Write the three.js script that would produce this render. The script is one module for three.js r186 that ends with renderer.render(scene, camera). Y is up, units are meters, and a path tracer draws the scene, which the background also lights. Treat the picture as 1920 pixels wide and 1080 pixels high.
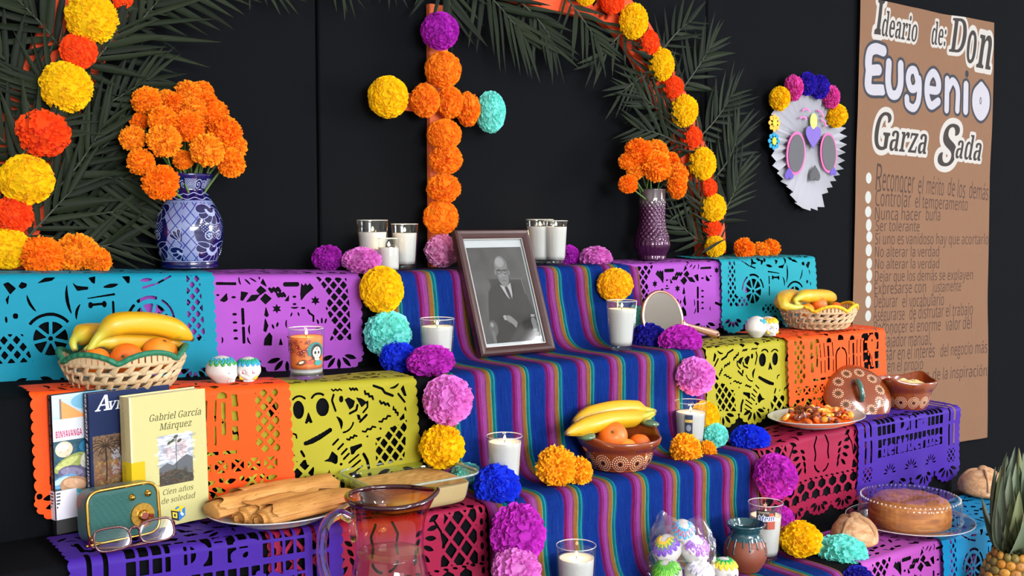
import * as THREE from 'three';
import { mergeGeometries, mergeVertices } from 'three/addons/utils/BufferGeometryUtils.js';
import { RoundedBoxGeometry } from 'three/addons/geometries/RoundedBoxGeometry.js';
import { RectAreaLightUniformsLib } from 'three/addons/lights/RectAreaLightUniformsLib.js';

// ---------------------------------------------------------------- camera, light, exposure
const scene = new THREE.Scene();
scene.background = new THREE.Color(0x05060a);
const camera = new THREE.PerspectiveCamera(30.076, 1920 / 1080, 0.05, 40);
camera.position.set(0, 1.18, 2.12);
camera.rotation.set(-0.06756, -0.63296, 0, 'YXZ');
const renderer = new THREE.WebGLRenderer({ antialias: true });
renderer.toneMapping = THREE.LinearToneMapping;
renderer.toneMappingExposure = 0.82;
renderer.shadowMap.enabled = true;
RectAreaLightUniformsLib.init();

const WINDOW_POWER = 40, FRONT_POWER = 40, TUBE_POWER = 165, FLAME_POWER = 0.012;
function areaLight(name, x, y, z, tx, ty, tz, w, h, color, power) {
  const l = new THREE.RectAreaLight(color, power, w, h);
  l.name = name; l.position.set(x, y, z); l.lookAt(tx, ty, tz); scene.add(l);
  return l;
}

// ---------------------------------------------------------------- helpers
const V3 = (x, y, z) => new THREE.Vector3(x, y, z);
function rng(seed) { let s = seed >>> 0; return () => { s = (s + 0x6d2b79f5) | 0; let t = Math.imul(s ^ (s >>> 15), 1 | s); t = (t + Math.imul(t ^ (t >>> 7), 61 | t)) ^ t; return ((t ^ (t >>> 14)) >>> 0) / 4294967296; }; }
const hash3 = (x, y, z) => { let h = Math.imul(x, 374761393) ^ Math.imul(y, 668265263) ^ Math.imul(z, 2147483647 - 1274126177); h = Math.imul(h ^ (h >>> 13), 1274126177); return ((h ^ (h >>> 16)) >>> 0) / 4294967296; };
function noise(x, y = 0, z = 0) {   // smooth value noise, -1 .. 1
  const ix = Math.floor(x), iy = Math.floor(y), iz = Math.floor(z), f = (t) => t * t * (3 - 2 * t), u = f(x - ix), v = f(y - iy), w = f(z - iz), L = THREE.MathUtils.lerp;
  const c = (a, b, d) => hash3(ix + a, iy + b, iz + d);
  return 2 * L(L(L(c(0, 0, 0), c(1, 0, 0), u), L(c(0, 1, 0), c(1, 1, 0), u), v), L(L(c(0, 0, 1), c(1, 0, 1), u), L(c(0, 1, 1), c(1, 1, 1), u), v), w) - 1;
}
const fbm = (x, y, z) => noise(x, y, z) * 0.6 + noise(x * 2.1, y * 2.1, z * 2.1) * 0.28 + noise(x * 4.3, y * 4.3, z * 4.3) * 0.12;
const lerp = THREE.MathUtils.lerp, clamp = THREE.MathUtils.clamp, smooth = THREE.MathUtils.smoothstep;

const used = {};
const numbered = (n) => { const k = used[n] = (used[n] ?? -1) + 1; return k ? n + '_' + String(k).padStart(3, '0') : n; };
function tag(o, label, category, group, kind) {
  o.userData.label = label; o.userData.category = category;
  if (group) o.userData.group = group;
  if (kind) o.userData.kind = kind;
  return o;
}
function thing(name, label, category, [x, y, z] = [0, 0, 0], turn = 0, group) {
  const o = new THREE.Group(); o.name = numbered(name); scene.add(o);
  o.position.set(x, y, z); o.rotation.y = turn;
  return tag(o, label, category, group);
}
function part(name, geometry, material, parent, label) {
  const m = new THREE.Mesh(geometry, material); m.name = parent ? name : numbered(name);
  m.castShadow = m.receiveShadow = true; (parent ?? scene).add(m);
  if (label) m.userData.label = label;
  return m;
}
function structure(name, geometry, material, parent) { const m = part(name, geometry, material, parent); if (!parent) m.userData.kind = 'structure'; return m; }
function copy(root, pos, label, group) {
  const r = root.clone(); r.name = numbered(root.name.replace(/_\d{3}$/, '')); r.userData = { ...root.userData, label }; if (group) r.userData.group = group;
  scene.add(r); r.position.set(...pos);
  return r;
}
const std = (color, roughness = 0.8, more = {}) => new THREE.MeshStandardMaterial({ color, roughness, ...more });
const phys = (color, roughness = 0.5, more = {}) => new THREE.MeshPhysicalMaterial({ color, roughness, ...more });
const matte = (color, roughness = 0.9, more = {}) => new THREE.MeshPhysicalMaterial({ color, roughness, specularIntensity: 0.15, ...more });
const pane = (color, roughness = 0.02, more = {}) => new THREE.MeshPhysicalMaterial({ color, roughness, transmission: 1, thickness: 0, ior: 1.5, side: THREE.DoubleSide, ...more });

const bx = (w, h, d, x = 0, y = 0, z = 0, r = 0) => (r ? new RoundedBoxGeometry(w, h, d, 2, r) : new THREE.BoxGeometry(w, h, d)).translate(x, y, z);
const lathe = (pts, n = 48) => new THREE.LatheGeometry(pts.map((p) => new THREE.Vector2(...p)), n);
const tube = (pts, r, seg = 24, rad = 8, closed = false) => new THREE.TubeGeometry(new THREE.CatmullRomCurve3(pts.map((p) => (p.isVector3 ? p : V3(...p))), closed), seg, r, rad, closed);
const plain = (g) => { const o = g.index ? g.toNonIndexed() : g.clone(); for (const k of Object.keys(o.attributes)) if (!['position', 'normal', 'uv'].includes(k)) o.deleteAttribute(k); return o; };
const merge = (gs) => mergeGeometries(gs.map(plain));
function deform(g, fn) {
  const p = g.attributes.position, v = V3();
  for (let i = 0; i < p.count; i++) { v.fromBufferAttribute(p, i); fn(v, i); p.setXYZ(i, v.x, v.y, v.z); }
  g.computeVertexNormals();
  return g;
}
function paint(g, fn) {   // vertex colours (linear) from position
  const p = g.attributes.position, v = V3(), c = new THREE.Color(), a = new Float32Array(p.count * 3);
  for (let i = 0; i < p.count; i++) { v.fromBufferAttribute(p, i); fn(v, c, i); c.toArray(a, i * 3); }
  return g.setAttribute('color', new THREE.BufferAttribute(a, 3));
}
// a solid swept along points: rings of n corners; ring(t, k) gives [across, up] in metres at t of the path
function loft(path, seg, n, ring, up = V3(0, 1, 0), caps = true) {
  const curve = new THREE.CatmullRomCurve3(path.map((p) => (p.isVector3 ? p : V3(...p)))), pos = [], uv = [], idx = [], t3 = V3(), side = V3(), nrm = V3(), c = V3();
  for (let i = 0; i <= seg; i++) {
    const t = i / seg; curve.getPointAt(t, c); curve.getTangentAt(t, t3);
    side.crossVectors(up, t3).normalize(); nrm.crossVectors(t3, side);
    for (let k = 0; k <= n; k++) {
      const [a, b] = ring(t, (k % n) / n * Math.PI * 2);
      pos.push(c.x + side.x * a + nrm.x * b, c.y + side.y * a + nrm.y * b, c.z + side.z * a + nrm.z * b); uv.push(k / n, t);
    }
  }
  const m = n + 1;
  for (let i = 0; i < seg; i++) for (let k = 0; k < n; k++) { const a = i * m + k, b = a + m; idx.push(a, a + 1, b, b, a + 1, b + 1); }
  if (caps) for (const i of [0, seg]) {
    const at = pos.length / 3; curve.getPointAt(i / seg, c); pos.push(c.x, c.y, c.z); uv.push(0.5, i / seg);
    for (let k = 0; k < n; k++) { const a = i * m + k; i ? idx.push(a, a + 1, at) : idx.push(a + 1, a, at); }
  }
  const g = new THREE.BufferGeometry();
  g.setAttribute('position', new THREE.Float32BufferAttribute(pos, 3)); g.setAttribute('uv', new THREE.Float32BufferAttribute(uv, 2)); g.setIndex(idx);
  g.computeVertexNormals();
  return g;
}
// a sheet: f(u, v) -> [x, y, z]
function sheet(nu, nv, f, uvf) {
  const pos = [], uv = [], idx = [];
  for (let j = 0; j <= nv; j++) for (let i = 0; i <= nu; i++) { pos.push(...f(i / nu, j / nv)); uv.push(...(uvf ? uvf(i / nu, j / nv) : [i / nu, j / nv])); }
  for (let j = 0; j < nv; j++) for (let i = 0; i < nu; i++) { const a = j * (nu + 1) + i, b = a + nu + 1; idx.push(a, a + 1, b, b, a + 1, b + 1); }
  const g = new THREE.BufferGeometry();
  g.setAttribute('position', new THREE.Float32BufferAttribute(pos, 3)); g.setAttribute('uv', new THREE.Float32BufferAttribute(uv, 2)); g.setIndex(idx);
  g.computeVertexNormals();
  return g;
}
function canvas(w, h, draw, srgb = true) {
  const c = document.createElement('canvas'); c.width = w; c.height = h; draw(c.getContext('2d'), w, h);
  const t = new THREE.CanvasTexture(c); if (srgb) t.colorSpace = THREE.SRGBColorSpace; t.wrapS = t.wrapT = THREE.RepeatWrapping; t.anisotropy = 8;
  return t;
}
const closedPath = (ctx, pts) => { ctx.beginPath(); pts.forEach(([x, y], i) => (i ? ctx.lineTo(x, y) : ctx.moveTo(x, y))); ctx.closePath(); };
// even fibre / weave relief used by cloth and paper
function grainTexture(seed, n, f) { const r = rng(seed), d = new Uint8Array(n * n * 4); for (let i = 0; i < n * n; i++) { const v = f(i % n, (i / n) | 0, r); d[i * 4] = d[i * 4 + 1] = d[i * 4 + 2] = v; d[i * 4 + 3] = 255; } const t = new THREE.DataTexture(d, n, n); t.magFilter = THREE.LinearFilter; t.wrapS = t.wrapT = THREE.RepeatWrapping; t.needsUpdate = true; return t; }
const weaveBump = grainTexture(3, 128, (x, y, r) => 110 + 60 * (((x >> 1) + (y >> 1)) & 1) + 60 * r());
const withRepeat = (t, x, y) => { const c = t.clone(); c.repeat.set(x, y); c.needsUpdate = true; return c; };
// ---------------------------------------------------------------- the room and the black stepped altar
const wallPaint = std(0xd9d5cc, 0.9), floorMat = std(0x8d8a84, 0.6), ceilMat = std(0xe4e2dc, 0.95);
structure('floor', bx(11, 0.1, 8, 1.5, -0.05, 3), floorMat);
structure('ceiling', bx(11, 0.1, 8, 1.5, 2.85, 3), ceilMat);
structure('wall_back', bx(11, 2.9, 0.1, 1.5, 1.4, -0.12), wallPaint);
structure('wall_front', bx(11, 2.9, 0.1, 1.5, 1.4, 6.95), wallPaint);
structure('wall_left', bx(0.1, 2.9, 7, -3.95, 1.4, 3.4), wallPaint);
structure('wall_right', bx(0.1, 2.9, 7, 6.95, 1.4, 3.4), wallPaint);
// daylight window on the right, out of frame: it casts the shadows that fall to the left
{
  const w = structure('window_1', bx(0.03, 1.5, 2.2, 6.87, 1.75, 3.6), std(0xffffff, 0.4, { emissive: 0xeaf2ff, emissiveIntensity: 2.5 }));
  const fr = std(0xb9b9b6, 0.5), bars = [];
  for (const z of [2.5, 3.6, 4.7]) bars.push(bx(0.05, 1.6, 0.05, 6.84, 1.75, z));
  for (const y of [1.0, 2.5]) bars.push(bx(0.05, 0.05, 2.25, 6.84, y, 3.6));
  structure('window_frame', merge(bars), fr, w);
  areaLight('window_daylight', 6.78, 1.75, 3.6, 1.6, 0.95, 0.2, 2.2, 1.5, 0xf3f6ff, WINDOW_POWER);
}
// a wide window in the wall behind the camera gives the soft frontal light
{
  const w = structure('window_2', bx(3.4, 1.4, 0.03, 0.6, 1.7, 6.87), std(0xffffff, 0.4, { emissive: 0xf2f6ff, emissiveIntensity: 2.5 })), bars = [];
  for (const x of [-1.1, 0.03, 1.17, 2.3]) bars.push(bx(0.05, 1.5, 0.05, x, 1.7, 6.83));
  for (const y of [0.98, 2.42]) bars.push(bx(3.45, 0.05, 0.05, 0.6, y, 6.83));
  structure('window_frame', merge(bars), std(0xb9b9b6, 0.5), w);
  areaLight('window_daylight_front', 0.6, 1.7, 6.78, 1.2, 1.0, 0.2, 3.4, 1.4, 0xf6f8ff, FRONT_POWER);
}
// ceiling tubes in pairs
const tubeGlow = std(0xffffff, 0.4, { emissive: 0xfbfcff, emissiveIntensity: 6 });
[[1.98, 2.85], [3.64, 3.36], [0.3, 5.1], [2.3, 5.3]].forEach(([x, z], i) => {
  const t = thing('ceiling_light', ['ceiling tube fitting before the middle of the altar', 'ceiling tube fitting before the right end of the altar', 'ceiling tube fitting behind the camera on the left', 'ceiling tube fitting behind the camera on the right'][i], 'light', [x, 2.8, z]);
  part('housing', bx(0.34, 0.05, 1.25, 0, -0.025, 0, 0.01), std(0xe8e8e4, 0.5), t);
  for (const s of [-0.08, 0.08]) part('lamp_tube', new THREE.CylinderGeometry(0.016, 0.016, 1.2, 16).rotateX(Math.PI / 2).translate(s, -0.075, 0), tubeGlow, t);
  for (const s of [-0.08, 0.08]) areaLight('tube_light', x + s, 2.7, z, x + s, 0, z, 0.04, 1.2, 0xfbfcff, TUBE_POWER);
});

const blackCloth = matte(0x0c0e11, 0.95, { bumpMap: withRepeat(weaveBump, 60, 60), bumpScale: 0.0003 });
// the black backdrop: stretched cloth panels that meet in narrow seams
const seams = [-3.4, -0.4, 1.0387, 2.2286, 2.9217, 5.6];
for (let i = 0; i + 1 < seams.length; i++) {
  const x0 = seams[i] + 0.0025, x1 = seams[i + 1] - 0.0025, w = x1 - x0;
  const g = new RoundedBoxGeometry(w, 2.6, 0.05, 3, 0.006).translate((x0 + x1) / 2, 1.3, -0.025);
  structure('wall_panel', g, blackCloth);
}
structure('trim_1', bx(0.035, 2.6, 0.008, 2.919, 1.3, 0.004), matte(0x050507, 0.9));

// heights of the five steps along the altar (its boxes do not quite line up)
const KNOTS = { 1: [[0.36, 1.074], [0.74, 1.0645], [1.05, 1.055], [1.2, 1.056], [9, 1.056]], 2: [[0.36, 0.905], [0.63, 0.886], [1.03, 0.870], [1.14, 0.868], [9, 0.868]], 3: [[0.37, 0.688], [0.8, 0.667], [1.09, 0.652], [1.8, 0.652], [2, 0.67], [9, 0.67]], 4: [[0, 0.45], [9, 0.45]], 5: [[0, 0.25], [9, 0.25]] };
function top(k, x) { const kn = KNOTS[k]; if (x <= kn[0][0]) return kn[0][1]; for (let i = 0; i + 1 < kn.length; i++) if (x <= kn[i + 1][0]) return lerp(kn[i][1], kn[i + 1][1], (x - kn[i][0]) / (kn[i + 1][0] - kn[i][0])); return kn.at(-1)[1]; }
const FRONT = { 0: 0.0, 1: 0.165, 2: 0.385, 3: 0.55, 4: 0.78, 5: 1.04 };
const stepLabels = { 1: 'top step of the altar covered in black cloth', 2: 'second step down of the altar covered in black cloth', 3: 'third step down of the altar covered in black cloth', 4: 'fourth step down of the altar covered in black cloth', 5: 'lowest step of the altar covered in black cloth under the pineapple' };
const ends = { 1: [0.02, 2.47], 2: [0.05, 2.5], 3: [0.08, 2.6], 4: [0.05, 2.62], 5: [0.05, 2.75] };
for (const k of [1, 2, 3, 4, 5]) {
  const t = thing('altar_step', stepLabels[k], 'step'), [x0, x1] = ends[k], nx = 60, prof = [];
  const zb = FRONT[k - 1] - 0.004 < 0.005 ? 0.004 : FRONT[k - 1] + 0.001, zf = FRONT[k], r = 0.012;
  // profile from the back edge over the rounded front edge down to the next step
  prof.push([zb, 0, 1]); prof.push([zf - r, 0, 1]);
  for (let a = 1; a <= 5; a++) prof.push([zf - r + r * Math.sin(a / 5 * Math.PI / 2), -r + r * Math.cos(a / 5 * Math.PI / 2), 1]);
  prof.push([zf, 0, 0]);
  const base = (x) => (k < 5 ? top(k + 1, x) - 0.006 : 0);
  const g = sheet(nx, prof.length - 1, (u, v) => { const x = lerp(x0, x1, u), [z, dy, up] = prof[Math.round(v * (prof.length - 1))]; return [x, up ? top(k, x) + dy : base(x), z]; }, (u, v) => [lerp(x0, x1, u), v * 0.3]);
  const side = (x, s) => { const pts = prof.map(([z, dy, up]) => [x, up ? top(k, x) + dy : base(x), z]); pts.push([x, base(x), zb]); const sh = new THREE.ShapeGeometry(new THREE.Shape(pts.map((p) => new THREE.Vector2(p[2], p[1])))); sh.rotateY(-Math.PI / 2).translate(x, 0, 0); return sh; };
  part('cloth_cover', merge([g, side(x0), side(x1)]), matte(0x0b0c0f, 0.95, { side: THREE.DoubleSide, bumpMap: withRepeat(weaveBump, 40, 40), bumpScale: 0.0003 }), t);
}
// ---------------------------------------------------------------- cut tissue banners (the holes are cut out of the sheet)
// A banner is cut on a raster whose unit is a centimetre, y = 0 at the step's front edge, and traced by marching squares.
const pen = (ctx) => {
  const ink = (hole) => { ctx.fillStyle = ctx.strokeStyle = hole ? '#000' : '#fff'; };
  return {
    ctx,
    poly(pts, hole = true) { ink(hole); closedPath(ctx, pts); ctx.fill(); },
    ell(x, y, rx, ry, rot = 0, hole = true) { ink(hole); ctx.beginPath(); ctx.ellipse(x, y, rx, ry, rot, 0, 7); ctx.fill(); },
    bar(x0, y0, x1, y1, w, hole = true) { ink(hole); ctx.lineWidth = w; ctx.lineCap = 'round'; ctx.beginPath(); ctx.moveTo(x0, y0); ctx.lineTo(x1, y1); ctx.stroke(); },
    line(pts, w, hole = true, cap = 'round') { ink(hole); ctx.lineWidth = w; ctx.lineCap = cap; ctx.lineJoin = 'round'; ctx.beginPath(); pts.forEach(([x, y], i) => (i ? ctx.lineTo(x, y) : ctx.moveTo(x, y))); ctx.stroke(); },
    arc(x, y, r, a0, a1, w, hole = true, ry = r) { ink(hole); ctx.lineWidth = w; ctx.lineCap = 'butt'; ctx.beginPath(); ctx.ellipse(x, y, r, ry, 0, a0, a1); ctx.stroke(); },
    bone(x0, y0, x1, y1, w) { this.bar(x0, y0, x1, y1, w); const n = 7; for (let i = 0; i <= n; i++) this.ell(lerp(x0, x1, i / n), lerp(y0, y1, i / n), w * 0.62, w * 0.62); },
    zig(x0, y0, x1, y1, w) { const n = 5, dx = x1 - x0, dy = y1 - y0, L = Math.hypot(dx, dy), p = []; for (let i = 0; i <= n; i++) p.push([lerp(x0, x1, i / n) - dy / L * (i % 2 ? w : -w) * 0.5, lerp(y0, y1, i / n) + dx / L * (i % 2 ? w : -w) * 0.5]); this.line(p, w); },
    star(x, y, r, n = 6) { const p = []; for (let i = 0; i < n * 2; i++) p.push([x + Math.sin(i / n * Math.PI) * (i % 2 ? r * 0.45 : r), y - Math.cos(i / n * Math.PI) * (i % 2 ? r * 0.45 : r)]); this.poly(p); },
    leaf(x, y, l, w, rot) { ctx.save(); ctx.translate(x, y); ctx.rotate(rot); ink(true); ctx.beginPath(); ctx.moveTo(0, 0); ctx.quadraticCurveTo(l * 0.5, -w, l, 0); ctx.quadraticCurveTo(l * 0.5, w, 0, 0); ctx.fill(); ctx.restore(); },
    moon(x, y, l, w, rot) { ctx.save(); ctx.translate(x, y); ctx.rotate(rot); ink(true); ctx.beginPath(); ctx.moveTo(-l / 2, 0); ctx.quadraticCurveTo(0, w * 2, l / 2, 0); ctx.quadraticCurveTo(0, w * 0.4, -l / 2, 0); ctx.fill(); ctx.restore(); },
    net(pts, px, py, w, ox = 0, oy = 0) {   // a lattice of paper strips over a hole
      ctx.save(); closedPath(ctx, pts); ctx.clip(); this.poly(pts);
      const xs = pts.map((p) => p[0]), ys = pts.map((p) => p[1]), x0 = Math.min(...xs), x1 = Math.max(...xs), y0 = Math.min(...ys), y1 = Math.max(...ys), h = y1 - y0, run = h * px / py;
      ink(false); ctx.lineWidth = w; ctx.beginPath();
      for (let x = x0 - run - px + (ox % px); x < x1 + run + px; x += px) { ctx.moveTo(x, y0 + oy); ctx.lineTo(x + run, y1 + oy); ctx.moveTo(x, y1 + oy); ctx.lineTo(x + run, y0 + oy); }
      ctx.stroke(); ctx.restore();
    },
    wheel(x, y, r, n, bar, ry = r) { this.ell(x, y, r, ry); ink(false); ctx.lineWidth = bar; for (let i = 0; i < n; i++) { const a = i / n * Math.PI * 2 + 0.25; ctx.beginPath(); ctx.moveTo(x, y); ctx.lineTo(x + Math.cos(a) * r * 1.05, y + Math.sin(a) * ry * 1.05); ctx.stroke(); } this.ell(x, y, r * 0.27, ry * 0.27, 0, false); this.ell(x, y, r * 0.14, ry * 0.14); },
    at(x, y, sx, sy, f, skew = 0) { ctx.save(); ctx.translate(x, y); ctx.transform(sx, sy * skew, 0, sy, 0, 0); f(this); ctx.restore(); },
    word(text, x, y, size, font, sx = 1) { ctx.save(); ctx.translate(x, y); ctx.scale(sx, 1); ctx.fillStyle = '#fff'; ctx.font = font.replace('#', '20px'); ctx.textAlign = 'center'; ctx.scale(size / 20, size / 20); ctx.fillText(text, 0, 0); ctx.restore(); },
  };
};
// sheet with scalloped sides and a hem of fans
function sheetOutline(p, W, back, drop, fans = 4, fanDepth = 3.6) {
  const { ctx } = p, hem = drop - fanDepth, fw = W / fans;
  p.poly([[0.7, -back], [W - 0.7, -back], [W - 0.7, hem], [0.7, hem]], false);
  for (let y = -back + 0.9; y < hem; y += 1.75) for (const x of [0.75, W - 0.75]) p.ell(x, y, 0.75, 0.95, 0, false);
  for (let i = 0; i < fans; i++) {
    const cx = fw * (i + 0.5), R = fw * 0.47;
    ctx.save(); ctx.beginPath(); ctx.rect(-1, hem - 0.5, W + 2, fanDepth + 2); ctx.clip();
    p.ell(cx, hem, R, fanDepth - 0.5, 0, false);
    for (let k = 0; k <= 8; k++) { const a = k / 8 * Math.PI; p.ell(cx + Math.cos(a) * (R - 0.35), hem + Math.sin(a) * (fanDepth - 0.75), 0.85, 0.6, 0, false); }
    ctx.restore();
    for (let k = 0; k < 5; k++) { const a = Math.PI * (0.12 + 0.19 * k); p.leaf(cx + Math.cos(a) * R * 0.26, hem + Math.sin(a) * fanDepth * 0.2 - 0.1, R * (k === 2 ? 0.46 : 0.55), 0.95, Math.atan2(Math.sin(a) * fanDepth, Math.cos(a) * R)); }
  }
}
function treadHoles(p, W, back, seed, skipTo = 1.2) {   // the part that lies on the step: small cuts
  const r = rng(seed);
  for (let y = -back + 2; y < -skipTo; y += 2.3) for (let x = 2.6; x < W - 2.5; x += 2.6) { const k = r(); if (k < 0.3) p.leaf(x, y, 2 + r(), 0.8, r() * 6); else if (k < 0.55) p.zig(x, y, x + 1.6, y + r() - 0.5, 0.5); else if (k < 0.8) p.moon(x, y, 2, 0.5, r() * 6); else p.poly([[x, y], [x + 1.3, y + 0.5], [x + 0.6, y + 1.4], [x - 0.5, y + 0.9]]); }
}
const designs = {
  // vintage carriage
  teal(p, W, back, drop) {
    sheetOutline(p, W, back, drop, 5, 4); treadHoles(p, W, back, 11, 0.6);
    p.at(W - 36.2, -3.15, 0.0214, 0.0225, (q) => {
      q.leaf(740, 240, 135, 34, -0.18); q.leaf(1040, 190, 115, 30, -0.08); q.poly([[1060, 240], [1165, 212], [1170, 228], [1065, 258]]); q.poly([[1170, 215], [1310, 145], [1315, 160], [1180, 228]]);
      q.poly([[500, 195], [540, 225], [630, 235], [625, 255], [540, 265]]); q.poly([[630, 165], [690, 150], [680, 215], [655, 200]]); q.poly([[900, 155], [965, 150], [960, 210], [940, 210]]);
      q.poly([[235, 205], [300, 160], [385, 155], [350, 185]]); q.poly([[100, 225], [125, 190], [165, 205], [160, 230], [125, 245]]);
      q.moon(195, 350, 165, 26, 1.1); q.moon(480, 330, 250, 34, 1.45); q.moon(545, 425, 140, 28, 1.85);
      q.poly([[612, 320], [835, 285], [838, 303], [614, 328]]); q.bar(645, 372, 740, 368, 20); q.ell(638, 376, 18, 25); q.ell(748, 370, 18, 26);
      q.bar(818, 355, 818, 440, 20); q.bar(818, 475, 818, 580, 18);
      q.arc(320, 622, 185, -2.5, -0.7, 24); q.wheel(325, 622, 130, 7, 24);
      q.arc(1125, 520, 195, 3.3, 3.95, 24); q.arc(1125, 520, 195, 4.1, 5.0, 26); q.arc(1125, 520, 195, 5.2, 6.2, 20); q.wheel(1125, 520, 148, 8, 26);
      q.ell(72, 444, 20, 22); q.leaf(5, 500, 60, 20, -1.6);
      q.net([[-290, 560], [120, 580], [190, 795], [-290, 795]], 92, 110, 26);
      q.net([[470, 690], [960, 690], [960, 795], [470, 795]], 92, 110, 26);
      q.net([[1440, 150], [1560, 150], [1590, 690], [1430, 690]], 84, 96, 24); q.net([[1230, 600], [1440, 560], [1440, 690], [1230, 690]], 84, 96, 24);
      q.net([[-290, 150], [-170, 150], [-170, 560], [-290, 560]], 84, 96, 24); q.poly([[5, 320], [35, 280], [20, 370]]); q.poly([[-10, 205], [30, 190], [85, 240], [40, 285]]);
    });
  },
  // dancers and stars
  lilac(p, W, back, drop) {
    sheetOutline(p, W, back, drop, 4, 3.8); treadHoles(p, W, back, 12, 0.6);
    p.at(W - 32.9, -2.25, 0.0265, 0.025, (q) => {
      q.bone(95, 150, 225, 152, 20); q.moon(268, 130, 80, 16, 1.4); q.leaf(295, 110, 75, 16, 0.8); q.leaf(330, 100, 80, 14, 0.6);
      q.poly([[405, 100], [425, 100], [412, 130]]); q.poly([[440, 110], [472, 182], [418, 150]]); q.poly([[420, 168], [468, 208], [420, 242], [385, 205]]); q.poly([[455, 228], [508, 270], [458, 318], [415, 272]]);
      q.poly([[270, 210], [328, 222], [285, 285], [265, 280]]); q.poly([[305, 297], [350, 240], [422, 235], [380, 285]]);
      q.zig(490, 205, 570, 200, 24); q.zig(550, 245, 610, 240, 22); q.poly([[605, 290], [645, 240], [640, 295]]);
      q.poly([[110, 280], [165, 220], [172, 275], [145, 292]]); q.ell(98, 237, 12, 9); q.ell(215, 255, 18, 10);
      for (const y of [385, 447, 508, 568]) q.ell(218, y, 18, 10);
      q.bone(280, 350, 280, 455, 20); q.bone(280, 492, 280, 600, 20); q.moon(332, 505, 90, 18, 1.6); q.moon(325, 588, 80, 18, 1.15); q.moon(108, 575, 60, 16, -1.5);
      q.star(545, 350, 42); q.star(850, 290, 42); q.bone(612, 160, 708, 160, 28);
      q.poly([[740, 150], [760, 172], [775, 150], [792, 172], [810, 150], [842, 192], [780, 240], [736, 292], [730, 240]]);
      q.ell(685, 258, 16, 10); q.ell(685, 316, 16, 9); q.moon(685, 335, 78, 20, 0); q.leaf(650, 418, 45, 14, -1.2); q.leaf(722, 418, 45, 14, -1.9); q.ell(752, 348, 18, 9);
      q.line([[790, 365], [800, 390], [832, 412], [830, 455]], 16); q.ell(866, 460, 8, 22, -0.3); q.ell(898, 452, 8, 24); q.ell(930, 455, 8, 22, 0.3); q.ell(510, 488, 9, 20, -0.3); q.ell(545, 474, 9, 20, 0.3);
      q.moon(622, 470, 85, 16, 1.6); q.moon(640, 570, 60, 20, 0.2); q.moon(735, 585, 60, 20, 0.2); q.ell(868, 518, 24, 8);
      q.poly([[460, 328], [482, 402], [465, 415], [444, 400]]); q.poly([[450, 415], [475, 480], [455, 532], [433, 520]]); q.poly([[480, 530], [502, 562], [495, 637], [432, 633], [440, 580]]); q.poly([[565, 572], [582, 635], [548, 635]]); q.poly([[820, 570], [860, 570], [860, 635], [815, 635]]);
      q.net([[860, 98], [1120, 110], [1142, 618], [955, 615], [1000, 520], [930, 350], [962, 250]], 84, 94, 17);
      q.net([[-330, 110], [-120, 110], [-100, 300], [-160, 470], [-130, 615], [-330, 615]], 84, 94, 17); q.moon(-20, 330, 130, 30, 1.4); q.star(10, 180, 40); q.bone(-60, 560, 40, 520, 22);
    });
  },
  // smiling skull with a bunch of flowers
  yellow(p, W, back, drop) {
    sheetOutline(p, W, back, drop, 4, 3.8); treadHoles(p, W, back, 13, 0.4);
    p.at(W - 45.7, -2.3, 0.0269, 0.0256, (q) => {
      q.ell(790, 258, 40, 62); q.ell(965, 252, 48, 64); q.arc(798, 210, 52, 3.6, 5.8, 15, true, 45); q.arc(938, 200, 52, 3.4, 5.6, 16, true, 45); q.poly([[860, 275], [888, 352], [868, 358], [860, 340], [846, 360], [830, 352]]);
      q.line([[832, 492], [880, 482], [940, 455], [1012, 415]], 30); q.bone(832, 492, 1012, 415, 22); q.line([[735, 415], [765, 425], [770, 450]], 12); q.line([[1050, 170], [1036, 210], [1060, 285]], 16);
      q.ell(1105, 205, 16, 24); q.poly([[1130, 210], [1160, 195], [1208, 225], [1195, 265], [1165, 285]]); q.poly([[1215, 200], [1260, 210], [1300, 240], [1255, 275]]); q.line([[1165, 310], [1215, 290], [1225, 255]], 18); q.line([[1265, 310], [1300, 275], [1302, 235]], 14); q.poly([[1215, 320], [1240, 325], [1245, 355], [1225, 365]]); q.line([[1238, 375], [1290, 330]], 18);
      q.moon(1075, 370, 110, 34, -1.9); q.arc(1105, 355, 85, 0.2, 1.6, 13);
      q.zig(1035, 138, 1110, 138, 12); q.zig(1170, 138, 1230, 142, 14); q.zig(1280, 165, 1350, 215, 16); q.zig(1395, 245, 1470, 270, 16); q.zig(1495, 290, 1535, 345, 14); q.zig(1385, 390, 1470, 345, 14); q.zig(1255, 450, 1350, 415, 14); q.zig(1135, 495, 1205, 468, 14);
      q.line([[1355, 125], [1420, 150], [1440, 180], [1500, 205]], 20); q.moon(1515, 130, 95, 24, -0.4); q.poly([[1565, 160], [1590, 130], [1612, 215], [1590, 215]]); q.line([[1545, 195], [1590, 255]], 18); q.poly([[1595, 280], [1605, 330], [1582, 310]]); q.poly([[1580, 335], [1585, 375], [1550, 390], [1540, 375]]); q.ell(1390, 435, 9, 9); q.ell(1287, 482, 9, 9);
      q.poly([[945, 625], [985, 610], [1015, 560], [1055, 600], [1050, 645], [1035, 655], [1000, 635]]); q.poly([[985, 680], [992, 715], [955, 722], [958, 708], [978, 705]]); q.poly([[1150, 545], [1240, 528], [1245, 548], [1195, 575], [1175, 600], [1155, 600]]); q.ell(1075, 658, 12, 10);
      for (const [x, y] of [[1045, 500], [1080, 535], [1105, 572], [1118, 607]]) q.bar(x - 20, y + 18, x + 22, y - 16, 15);
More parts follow.
